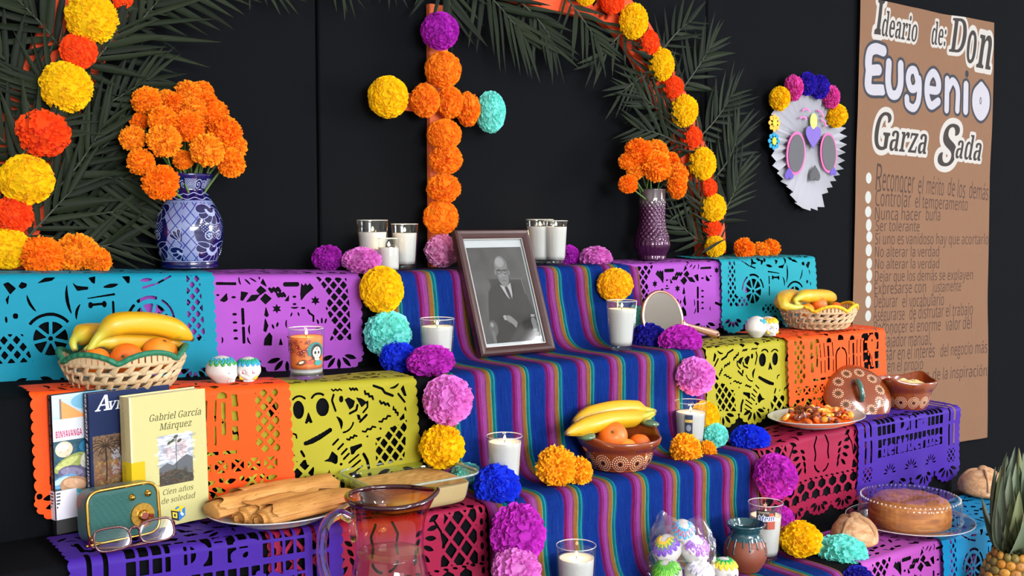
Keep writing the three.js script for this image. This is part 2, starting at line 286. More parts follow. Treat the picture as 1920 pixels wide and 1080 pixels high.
      for (const [x, y] of [[1175, 635], [1185, 675], [1195, 715]]) q.bar(x - 40, y + 20, x + 38, y - 30, 13); q.line([[1250, 605], [1272, 650], [1280, 705]], 22);
      q.net([[735, 610], [830, 605], [838, 640], [885, 645], [870, 770], [690, 790], [690, 620]], 108, 118, 24); q.net([[1455, 430], [1480, 430], [1520, 410], [1540, 420], [1605, 380], [1560, 675], [1335, 700], [1345, 500], [1400, 490]], 82, 100, 17);
      q.moon(750, 560, 40, 12, 1); q.line([[800, 545], [818, 580]], 18);
      q.net([[90, 420], [250, 420], [360, 560], [560, 610], [560, 770], [90, 770]], 84, 100, 17); q.zig(200, 250, 280, 300, 14); q.zig(300, 360, 380, 390, 14); q.zig(420, 420, 490, 440, 12); q.ell(330, 300, 9, 9); q.moon(480, 300, 110, 24, 1.3); q.poly([[560, 200], [620, 190], [650, 290], [600, 300]]); q.line([[140, 160], [165, 240], [190, 380]], 16); q.zig(600, 520, 680, 560, 14);
    });
  },
  // church front with arches
  orange(p, W, back, drop) {
    sheetOutline(p, W, back, drop, 4, 3.4); treadHoles(p, W, back, 14, 0.4);
    const q = p, dome = (x, y, r) => { q.poly([[x - r, y], [x - r * 0.9, y - r * 0.75], [x - r * 0.4, y - r * 1.15], [x, y - r * 1.25], [x + r * 0.4, y - r * 1.15], [x + r * 0.9, y - r * 0.75], [x + r, y]]); };
    for (const s of [-1, 1]) {   // mirrored halves round the door
      const c = W * 0.52, X = (d) => c + s * d;
      dome(X(4.8), 1.9, 1.0); dome(X(9.6), 1.7, 0.9);
      for (const [d, y0, y1] of [[5.2, 3.0, 5.2], [5.2, 6.0, 8.6], [9.8, 2.6, 5.0], [9.8, 5.8, 7.6]]) q.bar(X(d), y0, X(d), y1, 0.75);
      for (const d of [3.5, 6.9, 8.5]) { q.bar(X(d), 2.0, X(d - 0.2), 5.4, 0.35); q.bar(X(d - 0.2), 6.4, X(d - 0.2), 9.4, 0.35); }
      q.line([[X(2.2), 9.6], [X(2.2), 5.4], [X(1.6), 4.2], [X(0.5), 3.6]], 0.5);
      for (const [y0, y1] of [[1, 3.2], [3.8, 5.6], [6.4, 9]]) q.poly([[X(11.2), y0], [X(12.2), y0 + 0.2], [X(12.4), y1], [X(11.3), y1]]);
      for (const d of [1.2, 4.2, 7.4, 10.6]) q.poly([[X(d - 1), 10.6], [X(d + 1.4), 10.6], [X(d + 1.4), 11.2], [X(d - 1), 11.2]]);
    }
    dome(W * 0.52, 1.6, 1.2);
    for (let x = 3; x < W - 4; x += 2.9) { q.poly([[x, 12.2], [x + 2.2, 12.2], [x + 2.2, 14.3], [x, 14.3]]); q.line([[x, 12.2], [x + 2.2, 14.3]], 0.42, false); q.line([[x + 2.2, 12.2], [x, 14.3]], 0.42, false); }
    for (let x = 3; x < W - 3; x += 3.6) { q.leaf(x, 15.6, 2.2, 0.9, 0.2); q.ell(x + 2.6, 15.5, 0.45, 0.45); }
    q.net([[2.4, 0.6], [6.6, 0.6], [6.6, 11.4], [2.4, 11.4]], 2.1, 2.4, 0.5);
    for (let y = 0.5; y < 10.5; y += 2.55) for (let x = W - 9.6; x < W - 2.6; x += 2.35) q.poly([[x, y], [x + 1.85, y], [x + 1.85, y + 2.0], [x, y + 2.0]]);
    q.ell(W - 6, 3.6, 2.1, 2.6, 0, false); q.ell(W - 6, 2.6, 0.3, 0.35); q.bar(W - 6, 5, W - 6, 9, 1.3, false); q.line([[W - 6.2, 6.6], [W - 6.1, 9.3]], 0.3);
  },
  // lettered banner on a grid
  purple(p, W, back, drop) {
    sheetOutline(p, W, back, drop, 4, 4.2); treadHoles(p, W, back, 15, 2);
    const grid = (x0, y0, x1, y1, gx, gy, b) => { for (let y = y0; y < y1 - 0.2; y += gy) for (let x = x0; x < x1 - 0.2; x += gx) p.poly([[x, y], [x + gx - b, y], [x + gx - b, y + gy - b], [x, y + gy - b]]); };
    grid(8, -1.6, W - 8, 3.9, 1.9, 2.75, 0.5); grid(8, 4.4, W - 8, 9.4, 1.9, 2.5, 0.5);
    for (const x of [2.9, 5.2, W - 5.2, W - 2.9]) { p.bar(x, -1.4, x, 3, 0.7); p.bar(x, 4.4, x, 9.4, 0.7); p.bar(x, -6.5, x, -3, 0.7); }
    for (let i = 0; i < 3; i++) p.word('Día', W / 2 + (i - 1) * 0.22, 3.5, 6.4, 'bold # sans-serif', 1.5);
    for (let i = 0; i < 3; i++) p.word('de Muertos', W / 2 + (i - 1) * 0.2, 8.6, 4.7, 'bold # sans-serif', 1.0);
    p.bar(8, 4.15, W - 8, 4.15, 0.5, false); p.bar(8, 9.6, W - 8, 9.6, 0.5, false);
    for (const c of [W * 0.3, W * 0.5, W * 0.7]) for (let k = 0; k < 7; k++) p.leaf(c + Math.cos(Math.PI * (1 + k / 6)) * 0.8, 13.2 + Math.sin(Math.PI * (1 + k / 6)) * 0.6, 2, 0.45, Math.PI * (1 + k / 6));
    for (const x of [4, W - 4]) p.net([[x - 1.8, 10.6], [x + 1.8, 10.6], [x + 1.8, 14.2], [x - 1.8, 14.2]], 1.8, 1.8, 0.45);
  },
  // garlands, horseshoe and honeycomb
  red(p, W, back, drop) {
    sheetOutline(p, W, back, drop, 5, 3.2); treadHoles(p, W, back, 16, 0.3);
    for (const s of [-1, 1]) {
      const c = W / 2, X = (d) => c + s * d;
      p.net(s < 0 ? [[2.2, 0], [9, 0.2], [10.2, 9.6], [2.2, 10]] : [[W - 9, 0.2], [W - 2.2, 0], [W - 2.2, 10], [W - 10.2, 9.6]], 3.3, 3.9, 0.6);
      for (let k = 0; k < 5; k++) p.leaf(X(8.8 - k * 0.45), 1.4 + k * 1.35, s * 2.5, 0.95, s * (k - 1.6) * 0.3 + (s < 0 ? 0 : 0)); p.line([[X(9.6), 0.8], [X(11.3), 3.4], [X(11.8), 6.2]], 0.4);
      for (let k = 0; k < 4; k++) p.leaf(X(7.6 - k * 0.5), 2.6 + k * 1.4, -s * 1.9, 0.8, -s * (0.6 + k * 0.25));
      p.line([[X(1.6), 0.6], [X(2.6), 2.6], [X(2.2), 4.6], [X(2.5), 6]], 0.5); p.arc(c, 6.4, 2.6, s < 0 ? 1.8 : 0.3, s < 0 ? 2.9 : 1.35, 0.5);
    }
    for (let row = 0; row < 2; row++) for (let x = 3 + row * 1.9; x < W - 3; x += 3.8) p.poly([[x - 1.3, 11.2 + row * 2.3], [x, 10.4 + row * 2.3], [x + 1.3, 11.2 + row * 2.3], [x + 1.3, 12.2 + row * 2.3], [x, 13 + row * 2.3], [x - 1.3, 12.2 + row * 2.3]]);
    for (let x = 2; x < W - 2; x += 1.9) p.leaf(x, 10.0, 1.4, 0.5, 0.2);
    for (let x = 3; x < W - 2; x += 3.8) { p.leaf(x - 1.2, 14.2, 1.3, 0.4, 0.7); p.leaf(x + 1.2, 14.2, 1.3, 0.4, 2.4); }
    p.ctx.save(); for (let y = 0.4; y < drop - 4; y += 2.2) for (const x of [1.15, W - 1.15]) p.ell(x, y, 0.38, 0.62); p.ctx.restore();
  },
};
// (X across, S down the sheet from the step's edge, both in metres) -> a point; the sheet lies on the step, bends over its edge and hangs
function bannerSurface({ step, x0, lift, flare, seed, zf, tuck = 0 }) {
  const r = 0.014;
  return (X, S) => {
    const x = x0 + X, y = top(step, x) + lift, a = r * Math.PI / 4, w = noise(x * 7 + seed, S * 4, seed);
    if (S < -a) return V3(x, y + 0.0035 * (0.6 + noise(x * 9, S * 11, seed + 2)) * smooth(-S, 0.01, 0.05), zf - r + S + a);
    if (S < a) { const f = (S + a) / (2 * r) * 2 * 1; const t = (S + a) / (2 * a) * Math.PI / 2; return V3(x, y - r + r * Math.cos(t), zf - r + r * Math.sin(t)); }
    const d = S - a, out = flare * Math.pow(d / 0.18, 1.3) + 0.006 * w * smooth(d, 0, 0.05) + 0.006 * noise(x * 16 + seed * 3, d * 5, 4) * smooth(d, 0.04, 0.16);
    return V3(x, y - r - d, zf + out);
  };
}
function cutSheet(design, W, back, drop, place, mirror) {
  const s = 0.15, nx = Math.ceil(W / s) + 3, ny = Math.ceil((back + drop) / s) + 3;   // raster step in cm
  const c = document.createElement('canvas'); c.width = nx; c.height = ny; const ctx = c.getContext('2d');
  ctx.fillStyle = '#000'; ctx.fillRect(0, 0, nx, ny);
  if (mirror) { ctx.translate(nx, 0); ctx.scale(-1, 1); }
  ctx.scale(1 / s, 1 / s); ctx.translate(s, back + s);
  designs[design](pen(ctx), W, back, drop);
  const data = ctx.getImageData(0, 0, nx, ny).data, val = (i, j) => data[(j * nx + i) * 4] / 255 - 0.5;
  const pos = [], nor = [], idx = [], seen = new Map(), e = 0.002, a = V3(), b = V3();
  const vert = (i, j) => {
    const key = Math.round(i * 128) * 1e6 + Math.round(j * 128); let n = seen.get(key);
    if (n === undefined) {
      n = pos.length / 3; seen.set(key, n);
      const X = (i - 1) * s / 100, S = ((j - 1) * s - back) / 100, p = place(X, S); pos.push(p.x, p.y, p.z);
      a.subVectors(place(X + e, S), place(X - e, S)); b.subVectors(place(X, S + e), place(X, S - e)); a.cross(b).normalize().negate(); nor.push(a.x, a.y, a.z);
    }
    return n;
  };
  for (let j = 0; j + 1 < ny; j++) {
    let run = -1;
    const flush = (to) => { if (run >= 0 && to > run) { const q = [vert(run, j), vert(to, j), vert(to, j + 1), vert(run, j + 1)]; idx.push(q[0], q[2], q[1], q[0], q[3], q[2]); } run = -1; };
    for (let i = 0; i + 1 < nx; i++) {
      const v = [val(i, j), val(i + 1, j), val(i + 1, j + 1), val(i, j + 1)], inn = v.map((x) => x > 0), n = inn.filter(Boolean).length;
      if (n === 4) { if (run < 0) run = i; else if (i - run >= 8) { flush(i); run = i; } continue; }
      flush(i);
      if (!n) continue;
      const P = [[i, j], [i + 1, j], [i + 1, j + 1], [i, j + 1]], poly = [];
      for (let k = 0; k < 4; k++) { const m = (k + 1) % 4; if (inn[k]) poly.push(vert(...P[k])); if (inn[k] !== inn[m]) { const t = v[k] / (v[k] - v[m]); poly.push(vert(lerp(P[k][0], P[m][0], t), lerp(P[k][1], P[m][1], t))); } }
      for (let k = 1; k + 1 < poly.length; k++) idx.push(poly[0], poly[k + 1], poly[k]);
    }
    flush(nx - 1);
  }
  const g = new THREE.BufferGeometry();
  g.setAttribute('position', new THREE.Float32BufferAttribute(pos, 3)); g.setAttribute('normal', new THREE.Float32BufferAttribute(nor, 3)); g.setIndex(idx);
  return g;
}
const paper = (c) => matte(c, 0.6, { side: THREE.DoubleSide, transmission: 0.1, thickness: 0, specularIntensity: 0.3 });
const papers = { teal: paper(0x057e96), tealBright: paper(0x0e8a98), lilac: paper(0x9647a8), yellow: paper(0x9c9522), orange: paper(0xe84c0e), purple: paper(0x3a1a86), red: paper(0x8c173a), pink: paper(0xa0489e), blue: paper(0x087aaa) };
const banners = [
  // design, paper, step, x0, x1, back, drop, lift, forward, flare, mirrored, label
  ['lilac', 'lilac', 1, 0.60, 1.0482, 14, 19.8, 0.002, 0.004, 0.012, false, 'lilac cut-paper banner on the top step behind the orange decorated candle'],
  ['teal', 'teal', 1, 0.7353-0.46, 0.7353, 14, 21.2, 0.006, 0.016, 0.012, false, 'teal cut-paper banner with wheels on the top step under the blue-and-white vase'],
  ['lilac', 'lilac', 1, 1.7691, 1.7691+0.44, 15, 19.5, 0.002, 0.004, 0.012, true, 'lilac cut-paper banner on the top step under the purple glass vase'],
  ['teal', 'tealBright', 1, 2.0993, 2.4879, 16.5, 19.5, 0.006, 0.016, 0.012, true, 'bright turquoise cut-paper banner at the right end of the top step'],
  ['yellow', 'yellow', 2, 0.60, 1.0466, 9, 20, 0.002, 0.005, 0.012, false, 'yellow cut-paper banner with a smiling skull behind the glass baking dish'],
  ['orange', 'orange', 2, 0.36, 0.7829, 8, 20, 0.006, 0.016, 0.010, true, 'orange cut-paper banner hanging behind the three books'],
  ['yellow', 'yellow', 2, 1.827, 1.827+0.42, 12, 19.5, 0.002, 0.005, 0.012, true, 'yellow cut-paper banner with a skull beside the blue pompom and plate of stew'],
  ['orange', 'orange', 2, 2.1059, 2.509, 17, 19.5, 0.006, 0.016, 0.010, false, 'orange cut-paper banner under the basket with a yellow rim'],
  ['red', 'red', 3, 0.67, 1.0918, 8, 19.5, 0.002, 0.005, 0.012, false, 'crimson cut-paper banner hanging behind the glass pitcher'],
  ['purple', 'purple', 3, 0.3692, 0.7982, 12.5, 19.5, 0.006, 0.016, 0.012, false, 'purple cut-paper banner under the eyeglasses and the plate of tamales'],
  ['red', 'red', 3, 1.8281, 1.8281+0.43, 11, 19.5, 0.002, 0.005, 0.003, false, 'raspberry red cut-paper banner hanging below the plate of stew'],
  ['purple', 'purple', 3, 2.171, 2.6147, 9, 19.5, 0.006, 0.012, 0.002, false, 'violet lettered cut-paper banner hanging behind the cake dome'],
  ['lilac', 'pink', 4, 1.887, 1.887+0.43, 18, 19.5, 0.002, 0.005, 0.012, true, 'pink cut-paper banner under the cake dome'],
  ['teal', 'blue', 4, 2.1606, 2.1606+0.42, 18, 19.5, 0.006, 0.016, 0.012, true, 'sky blue cut-paper banner beside the pineapple'],
];
banners.forEach(([design, ink, step, x0, x1, back, drop, lift, fwd, flare, mirror, label], n) => {
  const place = bannerSurface({ step, x0, lift: 0.003 + lift, flare, seed: n * 3.7 + 1, zf: FRONT[step] + fwd });
  tag(part('paper_banner', cutSheet(design, (x1 - x0) * 100, back, drop, place, mirror), papers[ink]), label, 'banner', 'cut-paper banners along the altar steps');
});

// ---------------------------------------------------------------- striped woven runner over all the steps
{
  const x0 = 1.09, x1 = 1.815, W = x1 - x0;
  const tex = canvas(1024, 512, (c, w, h) => {
    const px = (m) => (m - x0) / W * w, band = (m, wd, col) => { c.fillStyle = col; c.fillRect(px(m), 0, wd / W * w + 1, h); };
    c.fillStyle = '#032264'; c.fillRect(0, 0, w, h);
    for (let k = -2; k < 8; k++) {
      const m = 1.263 + 0.0873 * k;
      band(m - 0.0035, 0.0035, '#2a1c6c'); band(m, 0.0065, '#560a36'); band(m + 0.0065, 0.006, '#6c1e5e'); band(m + 0.0125, 0.009, '#76346f'); band(m + 0.0215, 0.0035, '#63304a'); band(m + 0.025, 0.009, '#754c20'); band(m + 0.034, 0.002, '#5c7a4a'); band(m + 0.036, 0.0055, '#035052'); band(m + 0.0415, 0.0035, '#166a70'); band(m + 0.045, 0.003, '#052e66');
    }
    const r = rng(5);
    for (let i = 0; i < 9000; i++) { c.fillStyle = r() < 0.5 ? 'rgba(120,150,255,0.03)' : 'rgba(0,0,20,0.06)'; c.fillRect(r() * w, r() * h, 1 + r() * 2, 6 + r() * 60); }
    for (let y = 0; y < h; y += 2) { c.fillStyle = 'rgba(0,0,20,' + (0.03 + 0.05 * r()) + ')'; c.fillRect(0, y, w, 1); }
  });
  // the path of the cloth over the step edges, as (z, y): it does not reach into the corners
  const P = [[0.012, 1.0585], [0.09, 1.06], [0.148, 1.061], [0.166, 1.0565], [0.1735, 1.045], [0.181, 1.015], [0.19, 0.97], [0.2, 0.925], [0.214, 0.895], [0.24, 0.878], [0.28, 0.8735], [0.34, 0.8735], [0.374, 0.8735], [0.389, 0.869], [0.3965, 0.858], [0.399, 0.83], [0.401, 0.78], [0.404, 0.73], [0.41, 0.69], [0.424, 0.668], [0.45, 0.6585], [0.50, 0.6575], [0.538, 0.6575], [0.5545, 0.653], [0.562, 0.642], [0.565, 0.615], [0.567, 0.57], [0.573, 0.515], [0.588, 0.478], [0.616, 0.459], [0.65, 0.4552], [0.71, 0.4550], [0.766, 0.4548], [0.7845, 0.4505], [0.792, 0.44], [0.796, 0.405], [0.798, 0.35], [0.8, 0.29], [0.806, 0.262]];
  const curve = new THREE.CatmullRomCurve3(P.map(([z, y]) => V3(0, y, z)), false, 'centripetal'), pts = curve.getSpacedPoints(260), len = curve.getLength();
  const g = sheet(150, 260, (u, v) => {
    const p = pts[Math.round(v * 260)], x = lerp(x0, x1, u) + 0.0025 * noise(v * 26, u * 3, 7) + 0.004 * noise(v * 9, u * 1.5, 3), hang = smooth(Math.abs(noise(v * 3, 0, 1)), 0, 1);
    const fold = 0.0035 * noise(u * 9, v * 7, 2) + 0.002 * noise(u * 22, v * 16, 8);
    return [x, p.y + Math.max(0, fold) * 0.6, p.z + Math.max(-0.002, fold)];
  }, (u, v) => [u, v * len / 0.35]);
  tag(part('striped_runner', g, matte(0xffffff, 0.92, { map: tex, side: THREE.DoubleSide, bumpMap: withRepeat(weaveBump, 4, 4), bumpScale: 0.0005 })), 'blue woven runner with pink, ochre and teal stripes down the middle of the altar', 'cloth');
}
// ---------------------------------------------------------------- arch, cross and palm on the backdrop
const orangePaper = std(0xd8481c, 0.85);
{
  const t = thing('garland_arch', 'orange paper-wrapped arch on the backdrop that carries palm and pompoms', 'arch', [0, 0, 0]);
  const strip = (pts, w, name) => {
    const c = new THREE.CatmullRomCurve3(pts.map(([x, y]) => V3(x, y, 0)), false, 'centripetal'), shape = (o) => c.getPoints(40).map((p, i) => { const d = c.getTangent(i / 40); return new THREE.Vector2(p.x - d.y * o, p.y + d.x * o); });
    const s = new THREE.Shape([...shape(w / 2), ...shape(-w / 2).reverse()]);
    part(name, new THREE.ExtrudeGeometry(s, { depth: 0.018, bevelEnabled: true, bevelSize: 0.003, bevelThickness: 0.003, bevelSegments: 2, steps: 1 }).translate(0, 0, 0.006), orangePaper, t);
  };
  strip([[0.385, 1.075], [0.40, 1.15], [0.45, 1.29], [0.51, 1.44], [0.575, 1.58], [0.65, 1.69]], 0.12, 'left_leg');
  strip([[0.63, 1.66], [0.80, 1.76], [1.10, 1.765], [1.40, 1.745], [1.62, 1.725], [1.84, 1.715]], 0.075, 'crossbeam');
  strip([[1.80, 1.74], [1.92, 1.675], [2.02, 1.56], [2.11, 1.44], [2.18, 1.30], [2.225, 1.18], [2.238, 1.07]], 0.1, 'right_leg');
}
{
  const t = thing('cross_frame', 'orange paper-covered cross hidden behind the orange tissue pompoms', 'cross');
  const u = 1.3451, w = 0.05;
  part('upright', bx(w, 0.6, 0.018, u - 0.012, 1.36, 0.013, 0.004), std(0xdd6a3a, 0.85), t);
  part('arm', bx(0.26, w * 0.8, 0.016, u - 0.005, 1.4352, 0.014, 0.004), std(0xdd6a3a, 0.85), t);
}
const palmGreen = [0x171f12, 0x131a10, 0x1d2516].map((c) => matte(c, 0.5, { side: THREE.DoubleSide })), palmStem = std(0x2a3220, 0.6);
const leafletShapes = [0, 1, 2].map((k) => {   // unit blade along +x, folded along its midrib and arching down
  return sheet(10, 2, (u, v) => {
    const w = 0.05 * Math.pow(Math.sin(Math.PI * Math.pow(clamp(u * 0.93 + 0.05, 0, 1), 0.62)), 0.85), s = (v - 0.5) * 2;
    return [u, s * w - 0.02 * k * u * u * 3, -Math.abs(s) * w * 0.55 - (0.04 + 0.06 * k) * u * u + 0.02 * Math.sin(u * 5 + k)];
  });
});
function frond(bx0, tx0, L, n, seed, label, spread = 1, half = 0) {
  const r = rng(seed), B = V3(...bx0), T = V3(...tx0), dir = T.clone().sub(B), len = dir.length(), t = thing('palm_frond', label, 'palm frond', bx0);
  const side = V3(-dir.y, dir.x, 0).normalize(), bow = (r() - 0.5) * 0.16 * len, pt = (s) => dir.clone().multiplyScalar(s).addScaledVector(side, bow * Math.sin(Math.PI * s)).add(V3(0, -0.05 * len * s * s, 0.014 * Math.sin(s * 3)));
  const pts = [0, 0.25, 0.5, 0.75, 1].map(pt);
  part('stem', loft(pts, 14, 6, (s, a) => [Math.cos(a) * 0.0028 * (1.15 - s), Math.sin(a) * 0.0022 * (1.15 - s)], V3(0, 0, 1)), palmStem, t);
  n = Math.round(n * 0.9);
  for (let i = 0; i < n; i++) for (const sd of half ? [half] : [-1, 1]) {
    const s = 0.12 + 0.88 * (i + (sd > 0 ? 0.4 : 0)) / n, p = pt(Math.min(1, s)), tan = pt(Math.min(1, s + 0.02)).sub(pt(s - 0.02)).normalize();
    const ang = sd * spread * lerp(1.05, 0.28, s) * (0.85 + 0.3 * r()), base = Math.atan2(tan.y, tan.x) + ang;
    const m = part('leaflet', leafletShapes[(r() * 3) | 0], palmGreen[(r() * 3) | 0], t), l = L * 1.12 * (0.55 + 0.6 * Math.sin(Math.PI * Math.min(0.97, 0.12 + s * 0.8))) * (0.85 + 0.3 * r());
    m.position.copy(p); m.rotation.set((r() - 0.5) * 0.7, -(0.02 + 0.16 * r()), base - 0.1 * Math.cos(base) * r(), 'ZYX'); m.scale.set(l, Math.min(l, 0.12) * (0.8 + 0.4 * r()), l * 0.6);
  }
}
[
  [[0.5119,1.4178,0.035], [0.7153,1.6516,0.06], 0.125, 11, 'palm frond fanning right beside the topmost yellow flower of the left garland'],
  [[0.5892,1.531,0.04], [0.821,1.6451,0.06], 0.1, 10, 'palm frond reaching right along the top edge, above the marigold bouquet'],
  [[0.5003,1.33,0.035], [0.6703,1.4567,0.06], 0.09, 11, 'small palm frond with thin leaflets just above the marigold bouquet'],
  [[0.4809,1.252,0.03], [0.6148,1.3588,0.055], 0.09, 9, 'palm frond beside the second yellow garland flower, behind the bouquet'],
  [[0.4602,1.1645,0.03], [0.6612,1.2095,0.055], 0.11, 12, 'long palm frond pointing at the blue-and-white vase'],
  [[0.4407,1.1163,0.03], [0.6146,1.1438,0.055], 0.085, 10, 'lowest palm frond on the left, above the loose marigolds'],
  [[0.4806,1.2423,0.03], [0.6356,1.2545,0.06], 0.1, 9, 'palm frond behind the vase side of the big orange-red flower'],
  [[0.4822,1.3005,0.03], [0.3949,1.4912,0.05], 0.11, 10, 'palm frond at the left edge rising beside the second yellow flower'],
  [[0.5238,1.4676,0.03], [0.4149,1.5856,0.05], 0.11, 9, 'palm frond in the upper left corner of the backdrop'],
  [[0.4626,1.2516,0.03], [0.3489,1.3682,0.05], 0.1, 9, 'palm frond at the left edge beside the big orange-red flower'],
  [[0.4225,1.107,0.03], [0.3446,1.23,0.05], 0.09, 8, 'palm frond at the left edge below the third yellow flower'],
  [[0.5426,1.5172,0.035], [0.6347,1.6408,0.06], 0.11, 8, 'palm frond standing up behind the topmost yellow flower'],
  [[0.539,1.3321,0.03], [0.4535,1.4399,0.055], 0.1, 8, 'palm frond crossing between the orange-red and yellow garland flowers'],
  [[0.7941,1.7182,0.035], [0.9496,1.6333,0.05], 0.055, 9, 'palm frond whose tips hang in from the top left of the plain backdrop'],
  [[0.9938,1.7369,0.035], [1.0901,1.6591,0.05], 0.075, 7, 'palm frond whose tips hang in above the yellow flower of the cross'],
  [[1.1572,1.7607,0.035], [1.2037,1.6796,0.045], 0.06, 6, 'sparse palm frond hanging in left of the purple pompom'],
  [[1.2927,1.792,0.035], [1.3566,1.6328,0.045], 0.11, 8, 'palm frond hanging straight down behind the purple pompom'],
  [[1.3855,1.7458,0.035], [1.5583,1.6025,0.06], 0.12, 12, 'large palm frond drooping right of the purple pompom'],
  [[1.5295,1.7029,0.035], [1.6476,1.5856,0.06], 0.09, 10, 'palm frond drooping below the orange crossbeam'],
  [[1.6755,1.7333,0.035], [1.793,1.5988,0.06], 0.09, 9, 'palm frond drooping from the right end of the crossbeam'],
  [[1.9237,1.6957,0.035], [1.7538,1.5565,0.055], 0.08, 8, 'palm frond below the upper orange-red flower of the right garland'],
  [[2.0453,1.5693,0.03], [1.8431,1.4901,0.055], 0.085, 8, 'palm frond pointing left from the second yellow flower of the right garland'],
  [[2.128,1.4178,0.03], [1.8884,1.527,0.055], 0.09, 11, 'palm frond with broad pale leaflets left of the third yellow flower'],
  [[2.1499,1.3318,0.03], [1.8988,1.4189,0.055], 0.1, 10, 'palm frond pointing left just above the right marigold bouquet'],
  [[2.0058,1.594,0.03], [2.118,1.7138,0.055], 0.08, 8, 'palm frond rising right of the uppermost yellow flower on the right leg'],
  [[2.0861,1.5014,0.03], [2.1909,1.6572,0.055], 0.095, 10, 'palm frond rising between the right garland and the paper skull'],
  [[2.1492,1.3753,0.03], [2.2784,1.5338,0.055], 0.1, 10, 'palm frond reaching right beside the fourth yellow garland flower'],
  [[2.2035,1.2598,0.03], [2.302,1.4467,0.055], 0.1, 11, 'palm frond reaching right toward the chin of the paper skull'],
  [[2.2376,1.1412,0.03], [2.3155,1.3283,0.055], 0.1, 11, 'lowest right-hand palm frond of the right garland'],
  [[2.2154,1.1859,0.03], [2.0246,1.2846,0.055], 0.09, 9, 'palm frond behind the purple glass vase, beside the arch leg'],
  [[2.2387,1.0814,0.03], [2.0357,1.1928,0.055], 0.09, 9, 'lowest left-hand palm frond of the right garland'],
  [[0.4096,1.1079,0.05], [0.5254,1.2516,0.075], 0.09, 9, 'palm frond crossing the left arch leg below the big orange-red flower'],
  [[0.4473,1.1838,0.05], [0.5755,1.3699,0.075], 0.1, 10, 'palm frond crossing the left arch leg beside the second yellow flower'],
  [[0.405,1.2498,0.05], [0.5009,1.3704,0.075], 0.09, 8, 'palm frond crossing the left arch leg above the third yellow flower'],
  [[0.5082,1.4161,0.05], [0.6035,1.5372,0.075], 0.1, 9, 'palm frond crossing the left arch leg beside the small orange-red flower'],
  [[2.2444,1.0668,0.045], [2.1116,1.2864,0.06], 0.07, 10, 'palm frond lying up the right arch leg behind the lower flowers'],
  [[2.1977,1.2887,0.045], [2.0406,1.4818,0.06], 0.075, 10, 'palm frond lying up the right arch leg behind the middle flowers'],
  [[2.0813,1.4856,0.045], [1.9105,1.6366,0.06], 0.075, 10, 'palm frond lying up the right arch leg behind the upper flowers'],
].forEach(([b, t, L, n, label], i) => frond(b, t, L, n, 100 + i * 7, label));

// ---------------------------------------------------------------- paper and fresh flowers
// a ball of curled petals of unit radius; each petal is a small ruffled strip
function petalBall({ n, w, r0, ruffle, jag, seed, cols = 4, rows = 2, core = 0.78, tone = 0.12, squash = 0 }) {
  const r = rng(seed), pos = [], idx = [], col = [], d = V3(), t = V3(), b = V3(), v = V3();
  for (let i = 0; i < n; i++) {
    const y = 1 - 2 * (i + 0.5) / n, a = i * 2.399963 + r() * 0.5, q = Math.sqrt(1 - y * y);
    d.set(q * Math.cos(a), y, q * Math.sin(a)).add(V3(r() - 0.5, r() - 0.5, r() - 0.5).multiplyScalar(0.12)).normalize();
    t.set(r() - 0.5, r() - 0.5, r() - 0.5).cross(d).normalize(); b.crossVectors(d, t);
    const at = pos.length / 3, ph = r() * 6.3, tip = 1 + (r() - 0.5) * jag * 2, k = 1 + (r() - 0.5) * 2 * tone, lean = (r() - 0.5) * 0.3;
    for (let j = 0; j <= rows; j++) for (let c = 0; c <= cols; c++) {
      const f = j / rows, s = c / cols * 2 - 1, rho = lerp(r0, tip * (1 + (j === rows ? (r() - 0.5) * jag * 1.6 : 0)), f);
      v.copy(d).addScaledVector(t, s * w * (0.45 + 0.55 * f)).addScaledVector(b, ruffle * f * Math.sin(c * 2.3 + ph) + lean * f * w).normalize().multiplyScalar(rho * (1 - 0.06 * f * s * s));
      if (squash) v.z *= 1 - squash * (v.z > 0 ? 0.45 : 0.75);
      pos.push(v.x, v.y, v.z); col.push(k, k, k);
    }
    for (let j = 0; j < rows; j++) for (let c = 0; c < cols; c++) { const p = at + j * (cols + 1) + c; idx.push(p, p + 1, p + cols + 1, p + 1, p + cols + 2, p + cols + 1); }
  }
  const cs = new THREE.IcosahedronGeometry(core, 3), at = pos.length / 3, cp = cs.attributes.position;
  for (let i = 0; i < cp.count; i++) { pos.push(cp.getX(i), cp.getY(i), cp.getZ(i) * (squash ? 1 - squash * 0.6 : 1)); col.push(0.9, 0.9, 0.9); idx.push(at + i); }
  const g = new THREE.BufferGeometry();
  g.setAttribute('position', new THREE.Float32BufferAttribute(pos, 3)); g.setAttribute('color', new THREE.Float32BufferAttribute(col, 3)); g.setIndex(idx); g.computeVertexNormals();
  return g;
}
const ballShapes = {
  tissue: [1, 2, 3].map((s) => petalBall({ n: 330, w: 0.24, r0: 0.78, ruffle: 0.045, jag: 0.022, seed: s * 31, cols: 5, core: 0.9, tone: 0.06 })),
  ruffled: [1, 2, 3].map((s) => petalBall({ n: 190, w: 0.34, r0: 0.66, ruffle: 0.08, jag: 0.05, seed: s * 57, cols: 6, core: 0.83, tone: 0.07 })),
  dense: [1, 2, 3].map((s) => petalBall({ n: 620, w: 0.11, r0: 0.76, ruffle: 0.045, jag: 0.04, seed: s * 91, cols: 3, core: 0.9, squash: 0.28, tone: 0.06 })),
  marigold: [1, 2, 3].map((s) => petalBall({ n: 330, w: 0.15, r0: 0.6, ruffle: 0.075, jag: 0.085, seed: s * 17, cols: 4, core: 0.78, tone: 0.16, squash: 0.2 })),
};
const tissueInk = {}, inkOf = (hex) => tissueInk[hex] ??= phys(hex, 0.85, { vertexColors: true, side: THREE.DoubleSide, transmission: 0.4, thickness: 0, specularIntensity: 0.2 });
